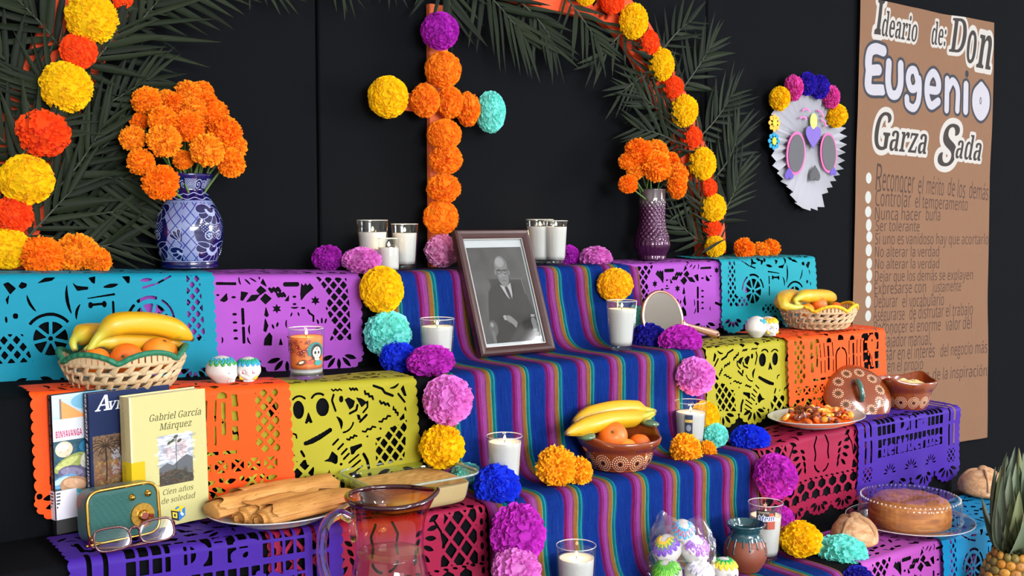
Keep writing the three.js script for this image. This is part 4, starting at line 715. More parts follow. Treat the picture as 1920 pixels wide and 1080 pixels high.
// ---------------------------------------------------------------- vases, jug and pitcher
{
  const h = 0.182, prof = [[0.001, 0.001], [0.05, 0.001], [0.054, 0.004], [0.0545, 0.012], [0.0525, 0.015], [0.058, 0.03], [0.0635, 0.055], [0.0655, 0.078], [0.061, 0.098], [0.051, 0.12], [0.0415, 0.136], [0.036, 0.147], [0.0345, 0.153], [0.0375, 0.158], [0.041, 0.166], [0.0455, 0.174], [0.048, 0.179], [0.0475, 0.182], [0.0445, 0.1805], [0.038, 0.166], [0.0335, 0.153]];
  const c = new THREE.SplineCurve(prof.map((p) => new THREE.Vector2(...p))).getPoints(120);
  const g = new THREE.LatheGeometry(c, 80), uv = g.attributes.uv, p = g.attributes.position;
  for (let i = 0; i < p.count; i++) uv.setY(i, clamp(p.getY(i) / h, 0, 1));
  const tex = canvas(2048, 1024, (x, w, H) => {
    const B = '#090c46', W = '#7480a6', L = '#929cbc', y = (m) => (1 - m) * H;
    x.fillStyle = W; x.fillRect(0, 0, w, H); x.lineCap = 'round';
    const grid = (x0, y0, x1, y1, s, lw, dots) => { x.save(); x.beginPath(); x.rect(x0, y0, x1 - x0, y1 - y0); x.clip(); x.strokeStyle = '#27347e'; x.lineWidth = lw; for (let k = -40; k < 80; k++) { x.beginPath(); x.moveTo(x0 + k * s, y0); x.lineTo(x0 + k * s + (y1 - y0) * 0.8, y1); x.moveTo(x0 + k * s, y1); x.lineTo(x0 + k * s + (y1 - y0) * 0.8, y0); x.stroke(); } x.restore(); };
    grid(0, y(0.7), w, y(0.08), 112, 11);
    const petal = (cx, cy, l, wd, a, col = B) => { x.save(); x.translate(cx, cy); x.rotate(a); x.fillStyle = col; x.strokeStyle = L; x.lineWidth = 7; x.beginPath(); x.moveTo(0, 0); x.bezierCurveTo(l * 0.3, -wd, l, -wd, l, 0); x.bezierCurveTo(l, wd, l * 0.3, wd, 0, 0); x.fill(); x.stroke(); x.restore(); };
    const flower = (cx, cy, s) => { for (let k = 0; k < 7; k++) petal(cx, cy - s * 0.1, s, s * 0.34, Math.PI * (0.04 + 0.153 * k)); x.fillStyle = L; x.beginPath(); x.arc(cx, cy, s * 0.42, 0, Math.PI); x.fill(); x.fillStyle = B; x.beginPath(); x.arc(cx, cy - s * 0.05, s * 0.26, 0, Math.PI); x.fill(); };
    const swirl = (cx, cy, s, d) => { x.strokeStyle = L; x.lineWidth = 11; x.beginPath(); for (let a = 0; a < 12; a += 0.2) { const r = s * a / 12; x.lineTo(cx + d * Math.cos(a) * r, cy + Math.sin(a) * r); } x.stroke(); };
    for (let k = 0; k < 3; k++) {
      const cx = 330 + k * 683;
      x.fillStyle = B; x.beginPath(); x.ellipse(cx, y(0.4), 215, 215, 0, 0, 7); x.fill(); x.save(); x.beginPath(); x.ellipse(cx, y(0.44), 150, 130, 0, 0, 7); x.clip(); x.fillStyle = L; x.fillRect(0, 0, w, H); x.strokeStyle = B; x.lineWidth = 13; for (let j = -30; j < 30; j++) { x.beginPath(); x.moveTo(cx + j * 36 - 200, y(0.6)); x.lineTo(cx + j * 36 + 200, y(0.25)); x.moveTo(cx + j * 36 + 200, y(0.6)); x.lineTo(cx + j * 36 - 200, y(0.25)); x.stroke(); } x.restore();
      petal(cx, y(0.56), 120, 60, Math.PI / 2); swirl(cx - 62, y(0.35), 58, 1); swirl(cx + 62, y(0.35), 58, -1); flower(cx, y(0.63), 190); flower(cx, y(0.22), 200); petal(cx - 190, y(0.28), 150, 40, 0.3); petal(cx + 190, y(0.28), 150, 40, Math.PI - 0.3);
      const ox = cx + 345; for (let j = 0; j < 6; j++) petal(ox, y(0.3), 130, 30, -Math.PI / 2 + (j - 2.5) * 0.42); flower(ox, y(0.2), 130); x.strokeStyle = B; x.lineWidth = 20; x.beginPath(); x.moveTo(ox, y(0.3)); x.quadraticCurveTo(ox + 60, y(0.5), ox + 20, y(0.66)); x.stroke();
    }
    x.fillStyle = B; x.fillRect(0, y(0.09), w, H); x.fillRect(0, y(0.86), w, y(0.8) - y(0.86)); x.fillStyle = L; x.fillRect(0, y(0.085), w, 6);
    x.fillStyle = B; x.fillRect(0, 0, w, y(0.72)); for (let k = 0; k < 6; k++) { const cx = 170 + k * 341; x.save(); x.beginPath(); x.rect(cx - 150, y(0.95), 170, 110); x.clip(); x.strokeStyle = L; x.lineWidth = 7; for (let j = -20; j < 30; j++) { x.beginPath(); x.moveTo(cx + j * 26 - 200, y(0.95)); x.lineTo(cx + j * 26 - 90, y(0.84)); x.moveTo(cx + j * 26 - 90, y(0.95)); x.lineTo(cx + j * 26 - 200, y(0.84)); x.stroke(); } x.restore(); swirl(cx + 60, y(0.885), 58, 1); swirl(cx + 160, y(0.885), 46, -1); }
    x.strokeStyle = L; x.lineWidth = 9; for (const m of [0.74, 0.79]) { x.beginPath(); for (let a = 0; a <= w; a += 20) x.lineTo(a, y(m) + 12 * Math.sin(a / w * 60)); x.stroke(); }
    x.fillStyle = '#10135a'; x.fillRect(0, 0, w, y(0.955));
  });
  const t = thing('vase', 'blue-and-white glazed pottery vase holding a big marigold bouquet', 'vase', [0.7268,1.0778,0.07], -0.55);
  part('body', g, phys(0xffffff, 0.12, { map: tex, clearcoat: 1, clearcoatRoughness: 0.05, side: THREE.DoubleSide }), t);
  const dots = [], r = rng(4); for (let k = 0; k < 190; k++) { const m = 0.12 + 0.56 * ((k * 0.618) % 1), i = Math.round(m * 120 * 0.78) + 18, a = k * 2.4; const q = c[Math.min(118, i)]; if (q.y > 0.02 && q.y < 0.12) dots.push(new THREE.SphereGeometry(0.0011, 6, 5).translate(Math.cos(a) * q.x, q.y, Math.sin(a) * q.x)); }
  part('raised_dots', merge(dots), phys(0xc0c6d8, 0.15, { clearcoat: 1 }), t);
}
{
  const prof = [[0.001, 0.001], [0.035, 0.001], [0.037, 0.004], [0.036, 0.013], [0.040, 0.022], [0.046, 0.036], [0.046, 0.047], [0.041, 0.066], [0.035, 0.085], [0.0325, 0.105], [0.0325, 0.13], [0.0335, 0.155], [0.0345, 0.178], [0.0355, 0.183], [0.034, 0.184], [0.032, 0.175]];
  const c = new THREE.SplineCurve(prof.map((p) => new THREE.Vector2(...p))).getPoints(170), g = deform(new THREE.LatheGeometry(c, 216), (v) => { const a = Math.atan2(v.z, v.x), k = Math.pow(Math.abs(Math.sin(a * 9 + v.y * 200) * Math.sin(a * 9 - v.y * 200)), 0.6) * smooth(v.y, 0.05, 0.06) * (1 - smooth(v.y, 0.15, 0.16)), f = v.y < 0.05 ? Math.abs(Math.cos(a * 12)) * 0.03 * smooth(v.y, 0.002, 0.01) : 0; v.x *= 1 + 0.07 * k + f; v.z *= 1 + 0.07 * k + f; });
  const t = thing('vase', 'purple diamond-cut glass vase holding a small marigold bouquet', 'vase', [1.949,1.064,0.08]);
  paint(g, (v, k) => { k.setRGB(0.09, 0.02, 0.075).lerp(new THREE.Color(0.2, 0.17, 0.18), smooth(v.y, 0.13, 0.16)); });
  part('cut_glass', g, phys(0xffffff, 0.1, { vertexColors: true, transmission: 0.7, thickness: 0, side: THREE.DoubleSide, metalness: 0.45, clearcoat: 0.25, clearcoatRoughness: 0.05 }), t);
  part('rim', new THREE.TorusGeometry(0.0345, 0.0011, 8, 60).rotateX(Math.PI / 2).translate(0, 0.1835, 0), glass, t);
}
{
  const t = thing('jug', 'small round clay jug with dripping dark teal glaze', 'jug', [1.6604,0.454,0.665]); t.scale.set(0.97, 0.9, 0.97);
  const prof = [[0.001, 0.001], [0.026, 0.001], [0.033, 0.008], [0.0425, 0.026], [0.0455, 0.042], [0.043, 0.06], [0.036, 0.076], [0.031, 0.084]];
  part('body', new THREE.LatheGeometry(new THREE.SplineCurve(prof.map((p) => new THREE.Vector2(...p))).getPoints(40), 56), phys(0x743822, 0.55, { clearcoat: 0.15 }), t);
  const glaze = phys(0x17414a, 0.1, { clearcoat: 1, clearcoatRoughness: 0.05, side: THREE.DoubleSide });
  part('glazed_collar', new THREE.LatheGeometry(new THREE.SplineCurve([[0.0375, 0.075], [0.0325, 0.083], [0.031, 0.09], [0.034, 0.098], [0.039, 0.104], [0.0405, 0.108], [0.0385, 0.110], [0.035, 0.105], [0.029, 0.095], [0.027, 0.08], [0.02, 0.07], [0.001, 0.068]].map((p) => new THREE.Vector2(...p))).getPoints(60), 56), glaze, t, 'glossy dark teal rim');
  const r = rng(6); for (let k = 0; k < 15; k++) { const a = k * 0.42 + r() * 0.1, l = 0.012 + r() * 0.024, q = (y) => { const R = y > 0.076 ? lerp(0.036, 0.033, (y - 0.076) / 0.008) : y > 0.06 ? lerp(0.043, 0.036, (y - 0.06) / 0.016) : y > 0.042 ? lerp(0.0455, 0.043, (y - 0.042) / 0.018) : 0.045; return V3(Math.cos(a) * R, y, Math.sin(a) * R); }; part('glaze_drip', merge([tube([q(0.079), q(0.079 - l * 0.5), q(0.079 - l)], 0.0018, 8, 6), new THREE.SphereGeometry(0.0026, 8, 6).translate(...q(0.079 - l).toArray())]), glaze, t); }
}
{
  // glass pitcher: clear body with an amber and purple rim pulled into a spout
  const t = thing('pitcher', 'clear blown-glass pitcher with an amber and purple rim, half full of water', 'pitcher', [0.8338,0.456,0.655], -0.5); t.scale.set(0.95, 0.97, 0.95);
  const H = 0.292, prof = [[0.001, 0.002], [0.05, 0.002], [0.058, 0.008], [0.072, 0.05], [0.074, 0.10], [0.066, 0.15], [0.0585, 0.185], [0.0565, 0.21], [0.0575, 0.235], [0.061, 0.258], [0.067, 0.276], [0.0715, 0.288], [0.072, 0.292], [0.0695, 0.291]];
  const spout = (v) => { const a = Math.atan2(v.z, v.x), k = Math.exp(-a * a * 7) * smooth(v.y, 0.24, 0.292); v.x *= 1 + 0.12 * k; v.y += 0.006 * k - 0.004 * smooth(v.y, 0.25, 0.29) * Math.abs(Math.sin(a)); };
  const g = deform(new THREE.LatheGeometry(new THREE.SplineCurve(prof.map((p) => new THREE.Vector2(...p))).getPoints(90), 72), spout);
  const clear = new THREE.Color(0.97, 0.97, 0.97), amber = new THREE.Color(0.93, 0.7, 0.22), brown = new THREE.Color(0.66, 0.26, 0.07), plum = new THREE.Color(0.3, 0.08, 0.16);
  paint(g, (v, c) => { const y = v.y / H; c.copy(clear).lerp(amber, smooth(y, 0.76, 0.86)).lerp(brown, smooth(y, 0.87, 0.93)).lerp(plum, smooth(y, 0.94, 0.985)); });
  part('glass_body', g, pane(0xffffff, 0.03, { vertexColors: true }), t);
  const rim = deform(new THREE.TorusGeometry(0.0712, 0.0042, 12, 72).rotateX(Math.PI / 2).translate(0, 0.2905, 0), spout);
  part('rim', rim, phys(0x3c1420, 0.06, { clearcoat: 1, transmission: 0.35, thickness: 0 }), t, 'dark purple glass rim');
  const hp = [[-0.062, 0.252, 0], [-0.082, 0.262, 0], [-0.104, 0.248, 0], [-0.113, 0.21, 0], [-0.108, 0.165, 0], [-0.092, 0.13, 0], [-0.072, 0.115, 0]];
  part('handle', loft(hp, 40, 14, (s, a) => [Math.cos(a) * 0.0085, Math.sin(a) * 0.0075 * (1 + 0.5 * smooth(s, 0.12, 0))], V3(0, 0, 1)), pane(0xf6f6f8, 0.02, { thickness: 0.02 }), t);
  part('handle_joint', deform(new THREE.SphereGeometry(0.012, 20, 14), (v) => { v.y = v.y * 2.1 - 0.008; v.x *= 0.6; }).translate(-0.0605, 0.246, 0), pane(0xf2f4f6, 0.02, { thickness: 0.02 }), t);
  const R = (y) => 0.073 - 0.0145 * smooth(y, 0.10, 0.19), wy = 0.196;
  part('water', lathe([[0.001, 0.006], [0.055, 0.008], [0.069, 0.05], [0.0715, 0.1], [0.064, 0.15], [0.056, wy - 0.004], [0.0552, wy], [0.001, wy]], 64), pane(0xeef2e4, 0.02, { ior: 1.33 }), t);
}
// ---------------------------------------------------------------- clay kitchenware
const clay = 0x9c4a22, flowerDots = (x, cx, cy, s, sx = 1, dark = '#15110c') => { x.fillStyle = dark; x.beginPath(); x.ellipse(cx, cy, s * 0.2 * sx, s * 0.2, 0, 0, 7); x.fill(); x.fillStyle = '#e8c9a4'; [[0.42, 11], [0.68, 17], [0.95, 22]].forEach(([k, n]) => { for (let i = 0; i < n; i++) { x.beginPath(); x.ellipse(cx + Math.cos(i / n * 6.283) * s * k * sx, cy + Math.sin(i / n * 6.283) * s * k, s * 0.072 * sx, s * 0.072, 0, 0, 7); x.fill(); } }); };
const clayBase = (x, w, h, seed) => { x.fillStyle = '#793412'; x.fillRect(0, 0, w, h); const r = rng(seed); for (let i = 0; i < 700; i++) { x.fillStyle = r() < 0.5 ? 'rgba(190,90,40,0.10)' : 'rgba(70,25,10,0.10)'; x.beginPath(); x.ellipse(r() * w, r() * h, 4 + r() * 26, 3 + r() * 12, r() * 3, 0, 7); x.fill(); } };
const glossyClay = (map) => phys(0xffffff, 0.22, { map, clearcoat: 0.8, clearcoatRoughness: 0.08, side: THREE.DoubleSide });
function clayPot(name, label, cat, at, turn, R, h, lugs, lugTop) {
  const sq = (h / 0.9 / 512) / (6.2832 * R * 0.82 / 2048);
  const t = thing(name, label, cat, at, turn), prof = [[0.001, 0.002], [R * 0.6, 0.002], [R * 0.68, 0.006], [R * 0.78, h * 0.3], [R * 0.83, h * 0.56], [R * 0.86, h * 0.66], [R * 0.96, h * 0.8], [R, h * 0.93], [R * 0.99, h], [R * 0.94, h * 0.985], [R * 0.86, h * 0.8], [R * 0.78, h * 0.5], [R * 0.6, h * 0.16], [0.001, h * 0.12]];
  const c = new THREE.SplineCurve(prof.map((p) => new THREE.Vector2(...p))).getPoints(100), g = new THREE.LatheGeometry(c, 96), uv = g.attributes.uv, p = g.attributes.position;
  for (let i = 0; i < p.count; i++) { const j = i % 101; uv.setY(i, j <= 56 ? clamp(p.getY(i) / h, 0, 1) * 0.9 : 0.95); }
  deform(g, (v) => { const a = Math.atan2(v.z, v.x), k = Math.pow(Math.max(0, Math.cos(a * 2) * (Math.abs(v.x) > Math.abs(v.z) ? 1 : 0)), 3) * smooth(v.y, h * 0.6, h * 0.95); v.y += lugTop * k; v.x *= 1 + lugs * k; });
  const tex = canvas(2048, 512, (x, w, H) => { clayBase(x, w, H, 9); for (let k = 0; k < 12; k++) flowerDots(x, (k + 0.5) * w / 12, H * (1 - 0.29), 80 / sq, sq); });
  part('bowl', g, glossyClay(tex), t);
  return t;
}
{
  const at = [1.4824,0.657,0.475], t = clayPot('fruit_bowl', 'round glazed clay bowl with dotted flowers, full of fruit on the striped runner', 'bowl', at, 0.1, 0.088, 0.066, 0.16, 0.016);
  const glaze = phys(0x4d6b4c, 0.15, { clearcoat: 1 });
  for (const s of [-1, 1]) part('handle_lug', deform(new THREE.SphereGeometry(0.017, 20, 14), (v) => { v.y *= 0.5; v.z *= 1.3; v.y += s * v.x * -0.1; }).translate(s * 0.098, 0.079, 0), glaze, t, 'green glazed handle');
}
{
  const at = [2.475,0.675,0.487], t = clayPot('clay_pot', 'glazed clay pot with peaked handles filled with pale cream', 'pot', at, 0.15, 0.077, 0.078, 0.2, 0.012);
  part('cream', deform(new THREE.SphereGeometry(0.055, 36, 20, 0, 7, 0, Math.PI / 2), (v) => { v.y = v.y * 0.22 + 0.006 * noise(v.x * 70, v.z * 70, 2); }).translate(0, 0.062, 0), std(0xe3cf8e, 0.7), t);
}
{
  // the lid leans against the pot and shows its dotted top
  const R = 0.089, prof = [[0.001, 0.026], [0.02, 0.0255], [0.045, 0.0225], [0.065, 0.0175], [0.08, 0.009], [0.0875, 0.002], [R, 0], [0.0875, -0.003], [0.08, 0.003], [0.06, 0.012], [0.001, 0.018]];
  const g = new THREE.LatheGeometry(new THREE.SplineCurve(prof.map((p) => new THREE.Vector2(...p))).getPoints(70), 80), uv = g.attributes.uv, p = g.attributes.position;
  for (let i = 0; i < p.count; i++) uv.setXY(i, 0.5 + p.getX(i) / R * 0.49, 0.5 + p.getZ(i) / R * 0.49);
  const tex = canvas(1024, 1024, (x, w, H) => { clayBase(x, w, H, 12); for (let k = 0; k < 10; k++) { const a = k / 10 * 6.283; const cx = 512 + Math.cos(a) * 315, cy = 512 + Math.sin(a) * 315; x.fillStyle = '#e8c9a4'; [[70, 14], [52, 12]].forEach(([s, n]) => { for (let i = 0; i < n; i++) { x.beginPath(); x.arc(cx + Math.cos(i / n * 6.283) * s, cy + Math.sin(i / n * 6.283) * s, 7.5, 0, 7); x.fill(); } }); x.fillStyle = '#3b3410'; x.beginPath(); x.ellipse(cx, cy, 30, 22, a, 0, 7); x.fill(); } });
  const t = thing('pot_lid', 'round brown clay lid with dotted flowers leaning against the pot', 'lid', [2.3113,0.7226,0.455]);
  t.rotation.set(0.92, -0.42, 0.1, 'YXZ');
  part('lid_disc', g, glossyClay(tex), t);
  part('handle', tube([[-0.004, 0.024, -0.026], [-0.006, 0.04, -0.02], [-0.006, 0.046, 0], [-0.006, 0.04, 0.02], [-0.004, 0.024, 0.026]], 0.0075, 24, 10), phys(0x2e5a50, 0.15, { clearcoat: 1 }), t, 'green glazed loop handle');
}
// ---------------------------------------------------------------- fruit and baskets
const peel = phys(0xffffff, 0.42, { vertexColors: true, clearcoat: 0.15 });
const rindBump = grainTexture(12, 128, (x, y, r) => (r() < 0.14 ? 60 : 170 + 60 * r()));
const rind = [0xf07a10, 0xe96a0c, 0xf48a1c].map((c) => phys(c, 0.38, { bumpMap: withRepeat(rindBump, 5, 3), bumpScale: 0.0006, clearcoat: 0.2 }));
// banana along an arc from stem to tip
function banana(pts, r, label, group, ripe = 0) {
  const g = loft(pts, 36, 15, (t, a) => {
    let k = r * (t < 0.14 ? lerp(0.26, 0.42, t / 0.14) : t < 0.3 ? lerp(0.42, 1, smooth(t, 0.14, 0.3)) : t > 0.8 ? lerp(1, 0.2, Math.pow((t - 0.8) / 0.2, 1.6)) : 1);
    k *= 1 + 0.055 * Math.cos(a * 5) * smooth(t, 0.1, 0.3);
    return [Math.cos(a) * k, Math.sin(a) * k];
  }, V3(0, 0.3, 1).normalize());
  const uv = g.attributes.uv, y = new THREE.Color(0xcb9a0d).lerp(new THREE.Color(0xb9860c), ripe), gr = new THREE.Color(0xb5b03a), br = new THREE.Color(0x4a3520);
  const c0 = V3(...pts[0]);
  paint(g, (v, c, i) => { const t = uv.getY(i); c.copy(gr).lerp(y, smooth(t, 0.1, 0.32)).lerp(br, smooth(t, 0.965, 0.995)).lerp(new THREE.Color(0x7a6a42), 1 - smooth(t, 0.005, 0.03)); if (noise(v.x * 160 + r * 999, v.y * 160, v.z * 160) > 0.78 && t > 0.3) c.lerp(br, 0.35); });
  const p0 = V3(...pts[Math.floor(pts.length / 2)]), t = thing('banana', label, 'banana', p0.toArray(), 0, group);
  part('peel', g.translate(-p0.x, -p0.y, -p0.z), peel, t);
  const e = V3(...pts.at(-1)).sub(p0); part('tip', new THREE.SphereGeometry(r * 0.22, 10, 8).translate(e.x, e.y, e.z), std(0x35261a, 0.9), t);
}
function orange([x, y, z, r], label, group, seed = 1, face = [-0.5, 0.35, 0.8], name = 'orange') {
  const t = thing(name, label, 'orange', [x, y, z], 0, group), g = deform(new THREE.SphereGeometry(r, 40, 28), (v) => { const k = 1 + 0.02 * noise(v.x * 60 + seed, v.y * 60, v.z * 60); v.set(v.x * k, v.y * k * 0.93, v.z * k); const d = Math.hypot(v.x, v.z) / r; if (v.y > 0) v.y -= r * 0.1 * Math.exp(-d * d * 22); });
  const h = new THREE.Group(); const q = new THREE.Quaternion().setFromUnitVectors(V3(0, 1, 0), V3(...face).normalize());
  const m = part('rind', g, rind[seed % 3], t); m.quaternion.copy(q);
  const s = part('stem_scar', deform(new THREE.CylinderGeometry(r * 0.09, r * 0.13, r * 0.08, 10), (v) => { v.x *= 1 + 0.3 * noise(v.x * 900, v.z * 900, seed); }).translate(0, r * 0.84, 0), std(0x5b4a20, 0.9), t); s.quaternion.copy(q);
}
// open-work palm basket: coils joined by slanting stitches, with a scalloped dyed rim
function basket(at, R, h, rimColor, lobes, label) {
  const t = thing('fruit_basket', label, 'basket', at), straw = [0xbca07a, 0xb0926a, 0xc4ab86].map((c) => std(c, 0.8)), rows = 4, rr = (k) => lerp(R * 0.76, R * 0.985, Math.pow(k, 0.85)), yy = (k) => 0.005 + (h - 0.018) * k, coilR = h * 0.06;
  part('base', deform(new THREE.CylinderGeometry(R * 0.77, R * 0.74, 0.006, 48), () => {}).translate(0, 0.004, 0), straw[1], t);
  for (let i = 0; i < rows; i++) {
    const k = i / (rows - 1), pts = []; for (let j = 0; j < 64; j++) { const a = j / 64 * Math.PI * 2; pts.push(V3(Math.cos(a) * rr(k), yy(k) + 0.0012 * noise(j * 0.7, i * 5, 2), Math.sin(a) * rr(k))); }
    part('coil', deform(new THREE.TubeGeometry(new THREE.CatmullRomCurve3(pts, true), 240, coilR, 8, true), (v) => { const a = Math.atan2(v.z, v.x), w = 1 + 0.012 * Math.max(0, Math.cos(a * 44 + i)); v.x *= w; v.z *= w; }), straw[i % 3], t);
  }
  for (let i = 0; i + 1 < rows; i++) {
    const k0 = i / (rows - 1), k1 = (i + 1) / (rows - 1), n = 26, st = [];
    for (let j = 0; j < n; j++) { const a0 = j / n * 6.2832 + i * 0.06, a1 = a0 - 0.13, p = (a, k, o) => [Math.cos(a) * (rr(k) + o), yy(k), Math.sin(a) * (rr(k) + o)]; st.push(loft([p(a0, k0, 0.002), p((a0 + a1) / 2, (k0 + k1) / 2, 0.0035), p(a1, k1, 0.002)], 4, 6, (s, b) => [Math.cos(b) * 0.0046 * (1.3 - 0.75 * s), Math.sin(b) * 0.0016], V3(Math.cos(a0), 0, Math.sin(a0)))); }
    part('stitches', merge(st), straw[(i + 1) % 3], t);
  }
  const rimY = (a) => h - 0.012 + 0.017 * Math.pow(Math.abs(Math.sin(a * lobes / 2 + 0.5)), 0.7), rp = [], wv = [];
  for (let j = 0; j < 90; j++) { const a = j / 90 * Math.PI * 2; rp.push(V3(Math.cos(a) * R * 1.01, rimY(a), Math.sin(a) * R * 1.01)); }
  for (let j = 0; j < 60; j++) { const a = j / 60 * 6.2832; wv.push(bx(0.0075, Math.max(0.004, rimY(a) - yy(1)), 0.0025, 0, 0, 0).rotateY(Math.PI / 2 - a).translate(Math.cos(a) * R * 0.998, (rimY(a) + yy(1)) / 2, Math.sin(a) * R * 0.998)); }
  part('rim_webbing', merge(wv), straw[0], t);
  part('rim', deform(new THREE.TubeGeometry(new THREE.CatmullRomCurve3(rp, true), 260, 0.0046, 10, true), (v) => { const a = Math.atan2(v.z, v.x), w = 1 + 0.014 * Math.max(0, Math.cos(a * 52)); v.x *= w; v.z *= w; }), std(rimColor, 0.55), t);
  return at;
}
{
  const b = basket([0.5173,0.8999,0.342], 0.096, 0.060, 0x1d6a4c, 6, 'woven straw basket with a green scalloped rim, full of bananas and oranges'), g = 'bananas in the basket with a green rim', o = 'oranges in the basket with a green rim';
  banana([[0.4597,0.9627,0.35], [0.4767,0.9855,0.35], [0.5022,1.0029,0.35], [0.5405,1.0041,0.35], [0.5858,0.9956,0.345], [0.6187,0.9805,0.34], [0.634,0.9699,0.335]], 0.0185, 'topmost banana lying right across the basket with a green rim', g);
  banana([[0.4553,0.9643,0.345], [0.4736,0.9741,0.345], [0.5058,0.9752,0.335], [0.5459,0.971,0.33], [0.5918,0.9655,0.325], [0.627,0.9575,0.315]], 0.0165, 'banana under the topmost one in the basket with a green rim', g, 0.3);
  banana([[0.4452,0.9635,0.33], [0.4436,0.9769,0.325], [0.465,0.9852,0.3], [0.5114,0.9813,0.27], [0.5645,0.9714,0.24]], 0.0175, 'short-looking banana at the left behind in the basket with a green rim', g, 0.5);
  orange([0.5144,0.9485,0.37,0.0266], 'middle orange peeping over the green rim of the basket', o, 1); orange([0.571,0.9518,0.36,0.029], 'largest orange at the right in the basket with a green rim', o, 2, [0.2, 0.8, 0.3]); orange([0.4703,0.9479,0.355,0.023], 'small orange at the left behind the green basket rim', o, 3, [0, 1, 0]);
}
{
  const b = basket([2.3503,0.88,0.3], 0.098, 0.060, 0xd7ab12, 7, 'woven straw basket with a yellow scalloped rim, full of bananas and oranges'), g = 'bananas in the basket with a yellow rim', o = 'oranges in the basket with a yellow rim';
  banana([[2.232,0.9491,0.335], [2.2167,0.9578,0.33], [2.2501,0.9681,0.32], [2.3171,0.9673,0.31], [2.3946,0.9626,0.29], [2.4652,0.9509,0.27]], 0.0175, 'long banana on top of the basket with a yellow rim', g);
  banana([[2.2113,0.9477,0.36], [2.1696,0.9485,0.36], [2.1466,0.9557,0.35], [2.1785,0.9645,0.32], [2.2566,0.9668,0.28], [2.35,0.963,0.24]], 0.0185, 'banana curving over the left of the basket with a yellow rim', g, 0.4);
  orange([2.34,0.9435,0.31,0.0227], 'orange beside the bananas in the middle of the basket with a yellow rim', o, 1, [0, 1, 0.1]); orange([2.4285,0.9254,0.3,0.0203], 'orange at the right under the yellow basket rim', o, 4, [0.2, 0.6, 0.6]); orange([2.2897,0.9305,0.31,0.0211], 'orange sunk low at the left in the basket with a yellow rim', o, 2, [0, 1, 0]);
}
{
  const g = 'bananas in the clay fruit bowl', o = 'oranges in the clay fruit bowl';
  banana([[1.6571,0.7444,0.4], [1.6216,0.7521,0.41], [1.5773,0.7619,0.42], [1.5066,0.7698,0.43], [1.4314,0.7671,0.44], [1.3788,0.758,0.45]], 0.0185, 'rear upper banana in the clay fruit bowl', g);
  banana([[1.6347,0.7475,0.42], [1.5949,0.7451,0.43], [1.5297,0.7516,0.455], [1.452,0.7601,0.475], [1.3791,0.7558,0.485], [1.3267,0.7489,0.49]], 0.0185, 'front banana in the clay fruit bowl whose dark tip points left', g);
  banana([[1.6556,0.7398,0.4], [1.6266,0.733,0.405], [1.6042,0.7193,0.4], [1.5679,0.7106,0.4], [1.5185,0.7119,0.4]], 0.0165, 'lower banana half hidden behind the top orange of the clay fruit bowl', g, 0.2);
  orange([1.4507,0.7283,0.49,0.0317], 'brownish orange on top of the fruit in the clay bowl', o, 1, [-0.55, 0.5, 0.65]); orange([1.4233,0.7091,0.455,0.0187], 'orange at the left under the banana in the clay bowl', o, 2, [0, 1, 0]); orange([1.4278,0.7041,0.48,0.0207], 'orange at the front left behind the rim of the clay bowl', o, 3, [0, 1, 0]); orange([1.468,0.7031,0.51,0.0251], 'orange at the front right behind the rim of the clay bowl', o, 5, [0.3, 0.9, 0]); orange([1.5221,0.7024,0.495,0.0245], 'orange at the right side of the clay bowl', o, 1, [0.2, 0.9, -0.2]);
}
